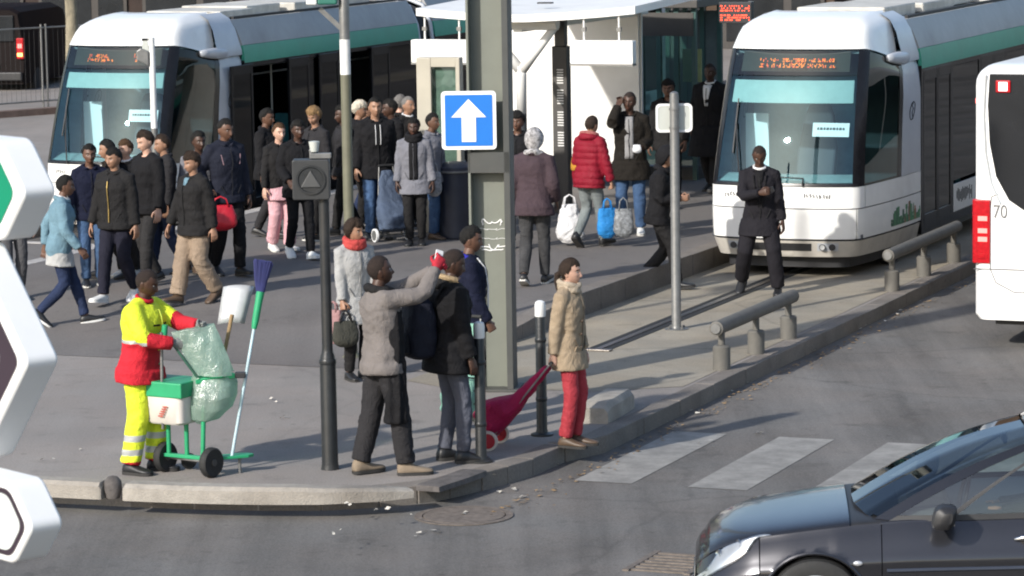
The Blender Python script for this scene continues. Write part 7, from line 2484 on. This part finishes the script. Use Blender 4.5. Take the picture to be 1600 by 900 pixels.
p = Fig('person in dark top and blue jeans behind the gold-zip jacket', at(146, 446), 165, 1.66, skin='brown', feet=((-0.09, 0, 0), (0.09, 0.04, 0)))
p.top('jacket', K_NAVY, hem=-0.10); p.trousers('trousers', K_JEANS); p.shoes(S_BLACK, S_SOLE); p.hair(thick=0.02)
p = Fig('fair-faced person with pale collar between two men in black', at(203, 432), 205, 1.64, skin='light', hairc='brown', feet=((-0.09, 0, 0), (0.09, 0.05, 0)), yaw=12)
p.top('jacket', K_BLACK, hem=-0.12); p.trousers('trousers', K_CHAR); p.shoes(S_WHITE, S_SOLE); p.hair(thick=0.018, front=0.05); shirt_collar(p, K_WHITE)
p = Fig('tall fair man in black sweater with swept-back hair', at(236, 446), 228, 1.82, skin='light', hairc='darkbrown', feet=walk(0.16, 0.09, 'L', 14), yaw=6, nod=16, build=1.1)
p.top('sweater', K_BLACK, hem=-0.10, g=0.030, sleeve=0.020); p.trousers('trousers', cloth('charcoal trousers', (0.030, 0.029, 0.030)), g=0.016); p.shoes(S_BLACK, S_DSOLE); p.hair(thick=0.018, front=0.066, side=0.0)

p = Fig('man in black jacket and khaki trousers walking left', at(308, 474), 226, 1.72, feet=walk(0.24, 0.09, 'R', 26), skin='tan', hairc='darkbrown', yaw=4, nod=10, rh=(0.26, 0.16, 0.90), lh=(-0.26, -0.06, 0.88))
p.top('jacket', K_BLACK2, hem=-0.12, g=0.052, sleeve=0.026, amp=0.0088, collar=0.015); p.trousers('trousers', K_KHAKI, g=0.026, r=(0.084, 0.082, 0.074, 0.072, 0.068, 0.066), amp=0.0088); p.shoes(S_BROWN, S_DSOLE, high=0.02, chunky=1.08); p.hair(thick=0.022, front=0.05, rough=0.6)
shirt_front(p, 0.40, 0.54, 0.026, K_DENIM, 0.015, 0.04)
p = Fig('person in grey cardigan behind the man in khaki trousers', at(316, 426), 160, 1.70, skin='dark', feet=((-0.09, 0, 0), (0.09, 0.04, 0)), yaw=-10)
p.top('cardigan', K_GREY, hem=-0.14); p.trousers('trousers', K_BLACK); p.shoes(S_BROWN, S_DSOLE); p.hair(thick=0.02)
p = Fig('tall man in navy jacket with a red bag, nearest to the left tram doors', at(357, 431), 146, 1.88, skin='brown', feet=walk(0.14, 0.09, 'L', 14), yaw=-14, nod=8, rh=(0.27, 0.06, 0.98), rpose='grip')
p.top('jacket', cloth('dark navy shell', (0.016, 0.018, 0.029)), hem=-0.10, g=0.036, sleeve=0.024, amp=0.0068, collar=0.03); p.trousers('trousers', K_BLACK, g=0.018); p.shoes(S_BLACK, S_DSOLE); p.hair(thick=0.010)
for s in (-1, 1): p.strip('chest_stripe', [p.front(s * 0.12, 0.44, 0.042), p.front(s * 0.10, 0.33, 0.044)], 0.010, mat('pinkish stripe', (0.35, 0.22, 0.24)))
q = hand_world(p, 1)
soft_bag('handbag', 'bright red handbag carried by the tall man in navy', 'handbag', q + Vector((0.12, -0.16, -0.38)), (0.40, 0.20, 0.30), mat('red leather', (0.42, 0.010, 0.022), 0.4, 0, 0.12, 6, 0.1, 30), R(10), 0.10, None, 2, 0.05, taper=0.7)

p = Fig('woman in pale pink trousers half hidden behind the woman in black', at(440, 393), 150, 1.62, skin='light', hairc='brown', feet=walk(0.12, 0.08, 'L', 10))
p.top('tunic', K_PINK, hem=-0.20, g=0.014, sleeve=0.004, flare=0.03); p.top('jacket', K_BLACK2, hem=-0.04, g=0.034); p.trousers('trousers', K_PINK, g=0.02, r=(0.08, 0.078, 0.07, 0.068, 0.064, 0.062)); p.shoes(S_WHITE, S_SOLE); p.hair(thick=0.02)
p = Fig('woman in black with white trainers walking from the left tram', at(470, 404), 158, 1.72, skin='dark', feet=walk(0.20, 0.08, 'L', 20), rh=(0.20, 0.20, 1.0), lh=(-0.2, 0.2, 1.02))
p.top('jacket', K_BLACK, hem=-0.14, g=0.036, sleeve=0.026, amp=0.0082); p.trousers('trousers', K_BLACK, g=0.01); p.shoes(S_WHITE, S_WHITE, chunky=1.1); p.hair(thick=0.02, front=0.055)
p = Fig('person with light brown hair and grey jacket by the tram door', at(497, 376), 225, 1.74, skin='tan', hairc='blond', feet=walk(0.15, 0.08, 'L', 14), nod=18, yaw=-20)
p.top('jacket', K_CHAR, hem=-0.10); p.trousers('trousers', K_BLACK2); p.shoes(S_BLACK, S_SOLE); p.hair(thick=0.026, front=0.05, side=-0.02)
p = Fig('person in pale knitted hat behind the tall mast', at(564, 356), 100, 1.70, skin='tan', feet=((-0.09, 0, 0), (0.09, 0.04, 0)))
p.top('jacket', K_BLACK, hem=-0.15); p.trousers('trousers', K_BLACK2); p.shoes(S_BLACK, S_DSOLE); p.hair(cloth('cream knit', (0.50, 0.45, 0.37), 0.95, 0.3), 'knitted_hat', thick=0.026, front=0.040, side=0.0, back=-0.05, rough=0.3)
p = Fig('man in black jacket and jeans pulling a blue trolley', at(590, 374), 165, 1.85, skin='tan', hairc='black', feet=((-0.1, 0.0, 0), (0.1, 0.06, 0)), lh=(-0.26, -0.05, 0.86), lpose='grip')
p.top('jacket', K_BLACK, hem=-0.16, g=0.042, sleeve=0.03, amp=0.0088); p.trousers('trousers', K_JEANS, g=0.016); p.shoes(S_BLACK, S_DSOLE); p.hair(thick=0.012)
for s in (-1, 1):
    m = MB(); m.tube([p.CM @ Vector(p.front(s * 0.03, z, 0.05)) for z in (0.50, 0.42, 0.32, 0.26)], 0.005, 5); p.mchild('drawcord', m, K_WHITE)
b_ = ground_at(612, 377); b_.z += 0.09
trolley('shopping_trolley', 'slate blue shopping trolley on a wire frame by the man in jeans', b_, b_ + Vector((-0.06, 0.12, 0.88)), cloth('slate blue nylon', (0.075, 0.10, 0.15), 0.7), M_GREYPOLE, M_SIGNW, w=0.40)
p = Fig('person in dark coat with white collar at the second tram door', at(640, 352), 130, 1.74, skin='tan', feet=((-0.09, 0, 0), (0.09, 0.04, 0)), hairc='grey')
p.top('coat', K_BLACK2, hem=-0.3, g=0.036); p.trousers('trousers', K_BLACK); p.shoes(S_BLACK, S_DSOLE); p.hair(thick=0.006); shirt_collar(p, K_WHITE)
p = Fig('woman in grey coat with a dark scarf over black trousers', at(650, 383), 184, 1.62, skin='dark', feet=((-0.08, 0, 0), (0.08, 0.05, 0)), rh=(0.24, 0.08, 0.86))
p.top('coat', K_GREY, hem=-0.20, g=0.036, sleeve=0.024, flare=0.03); p.trousers('trousers', K_BLACK2); p.shoes(S_BLACK, S_DSOLE); p.hair(thick=0.022); p.scarf(K_BLACK, 0.042, 0.088, 2); shirt_front(p, 0.0, 0.50, 0.034, K_BLACK, 0.06, 0.06, 'scarf_end')
p = Fig('person in pale grey jacket and jeans beside the dark blue bin', at(678, 374), 120, 1.64, skin='brown', feet=((-0.08, 0, 0), (0.08, 0.05, 0)))
p.top('jacket', K_GREY, hem=-0.12, g=0.036); p.trousers('trousers', K_JEANS); p.shoes(S_BROWN, S_DSOLE); p.hair(thick=0.012)
soft_bag('tote_bag', 'pale grey tote bag between the grey coat and the bin', 'tote bag', p.world((0.22, 0.16, 0.62)), (0.20, 0.10, 0.32), mat('print tote', (0.30, 0.30, 0.31), 0.8, 0, 0.6, 18), 0, 0.12, None, 14)

# ---------------------------------------------------------------- more of the dark crowd by the tram doors
def bystander(label, x, y, head, H, top, leg, skin, hairc='black', thick=0.014, hem=-0.12, shoe=S_BLACK, step=0.2, **kw):
    p = Fig(label, at(x, y), head, H, feet=walk(step, 0.08, 'L' if x % 2 else 'R', 12), skin=skin, hairc=hairc, nod=6, **kw)
    p.top('jacket', top, hem=hem, g=0.038, sleeve=0.025, amp=0.0082); p.trousers('trousers', leg, g=0.016); p.shoes(shoe, S_DSOLE); p.hair(thick=thick)
    return p
bystander('person in charcoal between the mast and the blond head', 541, 366, 250, 1.70, K_CHAR, K_BLACK2, 'dark', thick=0.024)
bystander('person in black close behind the blue trolley', 615, 362, 240, 1.76, K_BLACK, K_BLACK2, 'dark', yaw=20)
bystander('short person in navy before the second tram door', 574, 348, 90, 1.62, K_NAVY, K_JEANSD, 'tan', 'brown', 0.026)
bystander('person in black stepping out of the first tram door', 420, 372, 110, 1.70, K_BLACK, K_CHAR, 'brown')
bystander('man in charcoal behind the black sweater', 262, 428, 250, 1.68, K_CHAR, K_JEANSD, 'tan', 'darkbrown')
bystander('man in brown-black at the left tram corner', 176, 436, 260, 1.66, cloth('brown black', (0.020, 0.015, 0.012)), K_BLACK2, 'tan')
bystander('person in dark coat left of the cream information case', 628, 348, 30, 1.74, K_BLACK2, K_BLACK, 'light', 'grey', 0.010, -0.3)
bystander('person in charcoal half hidden behind the steel column', 760, 352, 160, 1.70, K_CHAR, K_BLACK, 'brown', thick=0.02)

# ---------------------------------------------------------------- the driver of the dark car
cw = car.matrix_world if False else (Matrix.Translation(car.location) @ Matrix.Rotation(car.rotation_euler.z, 4, 'Z'))
p = Fig('driver in dark clothes behind the wheel of the dark car', cw @ Vector((2.42, -0.37, 0.29)), 270 + math.degrees(-car.rotation_euler.z), 1.58, feet=((-0.10, 0.66, 0), (0.10, 0.62, 0)), drop=0.655, lean=-12, rh=(0.14, 0.46, 0.66), lh=(-0.14, 0.46, 0.66), rpose='grip', lpose='grip', skin='tan')
p.top('jacket', K_BLACK2, hem=-0.05); p.trousers('trousers', K_BLACK); p.shoes(S_BLACK, S_DSOLE); p.hair(thick=0.012)
# ================================================================== the sweeper's cart and tools
M_CGREEN = mat('cart green paint', (0.02, 0.30, 0.13), 0.45, 0.05, 0.1, 6, dirt=0.12)
M_CWHITE = mat('cart white tub', (0.62, 0.58, 0.53), 0.5, 0, 0.08, 5, dirt=0.25)
ct = empty('sweeper_cart', G(300, 742))
tag(ct, 'green two-wheeled street cleaning cart with a translucent bag', 'cart')
P = lambda m, n, mt, par=ct, **k: m.build(n, mt, par, **k)
AXD = Vector((0.80, -0.60, 0)).normalized()
for s, nm in ((-1, 'wheel'), (1, 'wheel')):
    c = AXD * (0.26 * s) + Vector((-0.03, 0.02, 0.128))
    w = empty('wheel', c); w.parent = ct
    rot = frame(AXD)
    m = MB(); m.lathe([(0.075, -0.03), (0.115, -0.036), (0.128, -0.02), (0.128, 0.02), (0.115, 0.036), (0.075, 0.03)], 28, (0, 0, 0), rot); m.build('tyre', M_RUBBER, w, smooth=True)
    m = MB(); m.lathe([(0.078, -0.022), (0.078, 0.022), (0.03, 0.026), (0.028, 0.04), (0.002, 0.042)], 22, (0, 0, 0), rot); m.build('hub', mat('dark grey hub', (0.05, 0.05, 0.05), 0.5), w, smooth=True)
m = MB(); m.tube([AXD * -0.26 + Vector((-0.03, 0.02, 0.128)), AXD * 0.26 + Vector((-0.03, 0.02, 0.128))], 0.012, 8); P(m, 'axle', M_GREYPOLE)
m = MB(); m.lathe([(0.03, -0.02), (0.065, -0.022), (0.07, 0), (0.065, 0.022), (0.03, 0.02)], 18, (-0.05, 0.28, 0.07), frame(Vector((0.5, -0.8, 0)))); P(m, 'castor', M_RUBBER, smooth=True)
FWD = Vector((0.94, 0.30, 0))
# chassis tubes
for i, (a, b) in enumerate((((-0.20, 0.12, 0.16), (-0.20, 0.12, 0.62)), ((-0.04, 0.04, 0.14), (-0.04, 0.04, 0.56)), ((0.10, -0.06, 0.13), (0.12, -0.05, 0.60)))):
    m = MB(); m.tube([a, b], 0.02, 10); P(m, 'upright', M_CGREEN, smooth=True)
m = MB(); m.bar((-0.24, 0.14, 0.155), (0.16, -0.10, 0.155), 0.05, 0.03); P(m, 'cross_member', M_CGREEN, bevel=0.005)
m = MB(); m.prism([(0.16, -0.10), (0.48, 0.02), (0.52, 0.08), (0.46, 0.14), (0.10, 0.02)], 0.135, 0.16); P(m, 'tool_plate', M_CGREEN, bevel=0.005)
m = MB(); m.tube([(0.40, 0.05, 0.14), (0.40, 0.05, 0.0)], 0.014, 8); P(m, 'prop_leg', M_GREYPOLE, smooth=True)
# tub with green lid
XD, YD = Vector((0.86, -0.5, 0)).normalized(), Vector((0.5, 0.86, 0)).normalized()
def ob(c, sx, sy, sz): return Matrix(((XD.x, YD.x, 0, c[0]), (XD.y, YD.y, 0, c[1]), (0, 0, 1, c[2]), (0, 0, 0, 1))) @ Matrix.Diagonal((sx, sy, sz, 1))
def obox(c, s, name, mt, par=ct, bevel=0.012):
    m = MB(); m.box((0, 0, 0), s); m.v = [ob(c, 1, 1, 1) @ v for v in m.v]; return m.build(name, mt, par, bevel=bevel)
tub = MB()
rings = []
for z, w, d in ((0.44, 0.17, 0.15), (0.46, 0.19, 0.17), (0.68, 0.205, 0.19)):
    rings.append([ob((-0.14, 0.10, z), 1, 1, 1) @ Vector((w * math.copysign(abs(math.cos(a)) ** 0.3, math.cos(a)), d * math.copysign(abs(math.sin(a)) ** 0.3, math.sin(a)), 0)) for a in [2 * math.pi * j / 28 for j in range(28)]])
tub.loft(rings); tb = P(tub, 'tub', M_CWHITE, smooth=True)
obox((-0.14, 0.10, 0.74), (0.43, 0.40, 0.13), 'lid', M_CGREEN)
m = MB(); q = ob((-0.14, 0.10, 0.57), 1, 1, 1)
for k in range(5): m.add([q @ Vector((-0.03 + 0.012 * k + x, -0.196, -0.06 + 0.02 * k + z)) for x, z in ((0, 0), (0.05, 0), (0.05, 0.014), (0, 0.014))], [(0, 1, 2, 3)])
m.build('red_sticker', mat('faded red print', (0.35, 0.08, 0.06), 0.6), tb)
m = MB(); m.tube([(-0.23, -0.02, 0.40), (-0.225, -0.04, 0.8), (-0.22, -0.02, 1.22)], 0.014, 10); P(m, 'handle_upright', M_GREYPOLE, smooth=True)
m = MB(); m.tube([(-0.46, 0.02, 1.10), (-0.38, -0.01, 1.17), (-0.28, -0.02, 1.19), (-0.20, 0.0, 1.20)], 0.018, 10); m.tube([(-0.20, 0.0, 1.17), (-0.19, 0.0, 1.28)], 0.026, 10); P(m, 'handle', M_CGREEN, smooth=True)
m = MB(); m.tube([(-0.46, 0.02, 1.08), (-0.40, 0.1, 0.98), (-0.25, 0.12, 0.93)], 0.012, 8); P(m, 'handle_brace', mat('dull green tube', (0.12, 0.16, 0.08), 0.6), smooth=True)
# ring that holds the bag and its arm with the tool clips
m = MB(); m.tube([(0.02, 0.04, 0.80), (0.10, -0.06, 0.82), (0.28, -0.06, 0.84), (0.38, 0.06, 0.84), (0.30, 0.18, 0.83), (0.12, 0.20, 0.81), (0.02, 0.10, 0.80), (0.02, 0.04, 0.80)], 0.012, 8); P(m, 'bag_ring', M_CGREEN, smooth=True)
m = MB(); m.bar((0.06, -0.06, 0.80), (0.42, 0.0, 0.845), 0.03, 0.035); P(m, 'arm', M_CGREEN, bevel=0.004)
m = MB(); m.box((0.43, 0.0, 0.845), (0.09, 0.06, 0.05)); P(m, 'tool_clip', M_PLASTIC, bevel=0.008)
m = MB(); m.tube([(-0.12, -0.05, 1.12), (0.0, -0.08, 0.95), (0.08, -0.08, 0.84)], 0.012, 8); P(m, 'bag_stay', mat('dark green tube', (0.02, 0.08, 0.05), 0.5), smooth=True)
# translucent bag: raised upper mouth and a full, sagging lower part
def bag_mat():
    m = bpy.data.materials.new('translucent green bag')
    m.use_nodes = True
    nt = m.node_tree; nt.nodes.clear()
    o = nt.nodes.new('ShaderNodeOutputMaterial')
    d = nt.nodes.new('ShaderNodeBsdfDiffuse'); d.inputs[0].default_value = (0.46, 0.62, 0.53, 1)
    tl = nt.nodes.new('ShaderNodeBsdfTranslucent'); tl.inputs[0].default_value = (0.36, 0.56, 0.46, 1)
    tr = nt.nodes.new('ShaderNodeBsdfTransparent'); tr.inputs[0].default_value = (0.55, 0.75, 0.66, 1)
    gl = nt.nodes.new('ShaderNodeBsdfGlossy'); gl.inputs['Roughness'].default_value = 0.25
    a = nt.nodes.new('ShaderNodeMixShader'); a.inputs[0].default_value = 0.5
    b = nt.nodes.new('ShaderNodeMixShader'); b.inputs[0].default_value = 0.34
    c = nt.nodes.new('ShaderNodeMixShader'); c.inputs[0].default_value = 0.07
    L = nt.links.new
    L(d.outputs[0], a.inputs[1]); L(tl.outputs[0], a.inputs[2]); L(a.outputs[0], b.inputs[1]); L(tr.outputs[0], b.inputs[2]); L(b.outputs[0], c.inputs[1]); L(gl.outputs[0], c.inputs[2]); L(c.outputs[0], o.inputs[0])
    tc = nt.nodes.new('ShaderNodeTexCoord'); nz = nt.nodes.new('ShaderNodeTexNoise')
    nz.inputs['Scale'].default_value = 16; nz.inputs['Detail'].default_value = 4; nz.inputs['Distortion'].default_value = 1.5
    L(tc.outputs['Object'], nz.inputs['Vector'])
    e = nt.nodes.new('ShaderNodeMath'); e.operation = 'SUBTRACT'; e.inputs[1].default_value = 0.5; L(nz.outputs[0], e.inputs[0])
    f = nt.nodes.new('ShaderNodeMath'); f.operation = 'ABSOLUTE'; L(e.outputs[0], f.inputs[0])
    bp = nt.nodes.new('ShaderNodeBump'); bp.inputs['Strength'].default_value = 0.5; bp.inputs['Distance'].default_value = 0.03; L(f.outputs[0], bp.inputs['Height'])
    for q in (d, tl, gl): L(bp.outputs[0], q.inputs['Normal'])
    return m
M_BAG = bag_mat()
def crinkle(m, amp, seed):
    o = Vector((seed, seed * 2, 1))
    for i, v in enumerate(m.v):
        w = Vector((v.x, v.y, v.z * 0.5))
        n = mnoise.noise(w * 6 + o) + 0.5 * mnoise.noise(w * 15 - o)
        m.v[i] = v + Vector((0.5 * mnoise.noise(w * 8 - o), -0.9 * n, 0.6 * mnoise.noise(w * 7 + o * 2))) * amp
m = MB()
n = 72
def ring(c, rx, ry, z, rot): return [Vector((c[0] + rx * math.cos(a) * math.cos(rot) - ry * math.sin(a) * math.sin(rot), c[1] + rx * math.cos(a) * math.sin(rot) + ry * math.sin(a) * math.cos(rot), z + 0.02 * math.sin(a))) for a in [2 * math.pi * j / n for j in range(n)]]
rows = [ring((0.20, 0.06), 0.175, 0.135, 0.85, 0.1), ring((0.20, 0.06), 0.20, 0.16, 0.78, 0.1), ring((0.19, 0.05), 0.205, 0.17, 0.68, 0.1), ring((0.17, 0.05), 0.19, 0.16, 0.58, 0.1), ring((0.12, 0.04), 0.13, 0.12, 0.49, 0.1), ring((0.08, 0.03), 0.05, 0.05, 0.45, 0.1)]
fine = []
for a, b in zip(rows[:-1], rows[1:]):
    for k in range(9): fine.append([p.lerp(q, k / 9) for p, q in zip(a, b)])
fine.append(rows[-1])
m.loft(fine, False); crinkle(m, 0.020, 3)
P(m, 'bag', M_BAG, smooth='all')
m = MB()
rows = [[Vector((x0 + (x1 - x0) * k / 44, y + 0.05 * math.sin(k / 44 * math.pi) * (1 if s else -1) - 0.02, z + dz * k / 44)) for k in range(45)] for (x0, x1, y, z, dz, s) in
        ((0.04, 0.37, -0.05, 0.85, 0.0, 0), (-0.02, 0.34, -0.04, 0.98, 0.02, 0), (-0.09, 0.28, -0.02, 1.12, 0.05, 0), (-0.14, 0.22, 0.0, 1.22, 0.06, 0), (-0.12, 0.22, 0.06, 1.22, 0.06, 1), (-0.04, 0.30, 0.10, 1.05, 0.03, 1), (0.04, 0.37, 0.14, 0.86, 0.0, 1))]
fine = []
for a, b in zip(rows[:-1], rows[1:]):
    for k in range(14): fine.append([p.lerp(q, k / 14) for p, q in zip(a, b)])
fine.append(rows[-1])
m.loft(fine, False, closed=False); crinkle(m, 0.020, 8)
P(m, 'bag_mouth', M_BAG, smooth='all')
m = MB(); m.ball((0.14, -0.02, 0.64), (0.06, 0.05, 0.09), 12, 8); crinkle(m, 0.02, 5); P(m, 'rubbish', mat('dark rubbish', (0.05, 0.05, 0.045), 0.8, 0, 0.5, 15), smooth=True)
# broom
def broom():
    a, b = ct.location + Vector((0.34, 0.0, 0.15)), None
    top = ct.location + Vector((0.655, 0.18, 1.78))
    t = empty('broom', a)
    tag(t, 'broom with dark blue bristles standing head up on the cart', 'broom')
    d = (top - a)
    L = d.length
    dn = d.normalized()
    m = MB(); m.tube([Vector(), dn * (L * 0.665)], 0.014, 12); m.build('shaft', mat('pale blue enamel', (0.42, 0.55, 0.60), 0.35, 0.1, 0.15, 20, stretch=(1, 1, 0.2)), t, smooth=True)
    m = MB(); m.tube([dn * (L * 0.655), dn * (L * 0.70), dn * (L * 0.80), dn * (L * 0.845)], [0.022, 0.03, 0.032, 0.036], 12); m.build('socket', M_CGREEN, t, smooth=True)
    rn = random.Random(5)
    sx = dn.cross(Vector((0, 1, 0))).normalized(); sy = dn.cross(sx).normalized()
    m = MB()
    for _ in range(420):
        r1, an = math.sqrt(rn.random()), rn.uniform(0, 6.28)
        o = sx * (0.030 * r1 * math.cos(an)) + sy * (0.025 * r1 * math.sin(an))
        e = sx * ((0.085 * r1 * math.cos(an)) + 0.02) + sy * (0.05 * r1 * math.sin(an)) + dn * (L * (0.84 + 0.165 * rn.uniform(0.85, 1.0)))
        m.tube([dn * (L * 0.83) + o, (dn * (L * 0.83) + o).lerp(e, 0.5) + sx * 0.005, e], 0.003, 3, False)
    o = m.build('bristles', mat('dark blue bristle', (0.022, 0.028, 0.13), 0.6, 0, 0.2), t); o['kind'] = 'stuff'
broom()
def shovel():
    a = ct.location + Vector((0.25, 0.16, 0.84)); top = ct.location + Vector((0.36, 0.20, 1.34))
    t = empty('shovel', a)
    tag(t, 'worn pale shovel standing blade up in the cart', 'shovel')
    d = top - a
    m = MB(); m.tube([d * -0.55, d * 0.98], 0.017, 10); m.build('wooden_handle', mat('worn wood', (0.30, 0.20, 0.10), 0.8, 0, 0.3, 10, stretch=(1, 1, 0.2)), t, smooth=True)
    m = MB()
    rows = []
    for k in range(7):
        f = k / 6
        w = 0.115 + 0.015 * f
        rows.append([d * (0.85 + 0.62 * f) + Vector((x * w, 0.03 - 0.035 * (1 - x ** 4) + 0.05 * f ** 2, -0.02 * x * x)) for x in (-1, -0.6, -0.2, 0.2, 0.6, 1)])
    m.loft(rows, False, closed=False); bl = m.build('blade', mat('pale worn blade', (0.55, 0.56, 0.56), 0.45, 0.3, 0.15, 8), t, smooth=True)
    md = bl.modifiers.new('thick', 'SOLIDIFY'); md.thickness = 0.006
shovel()
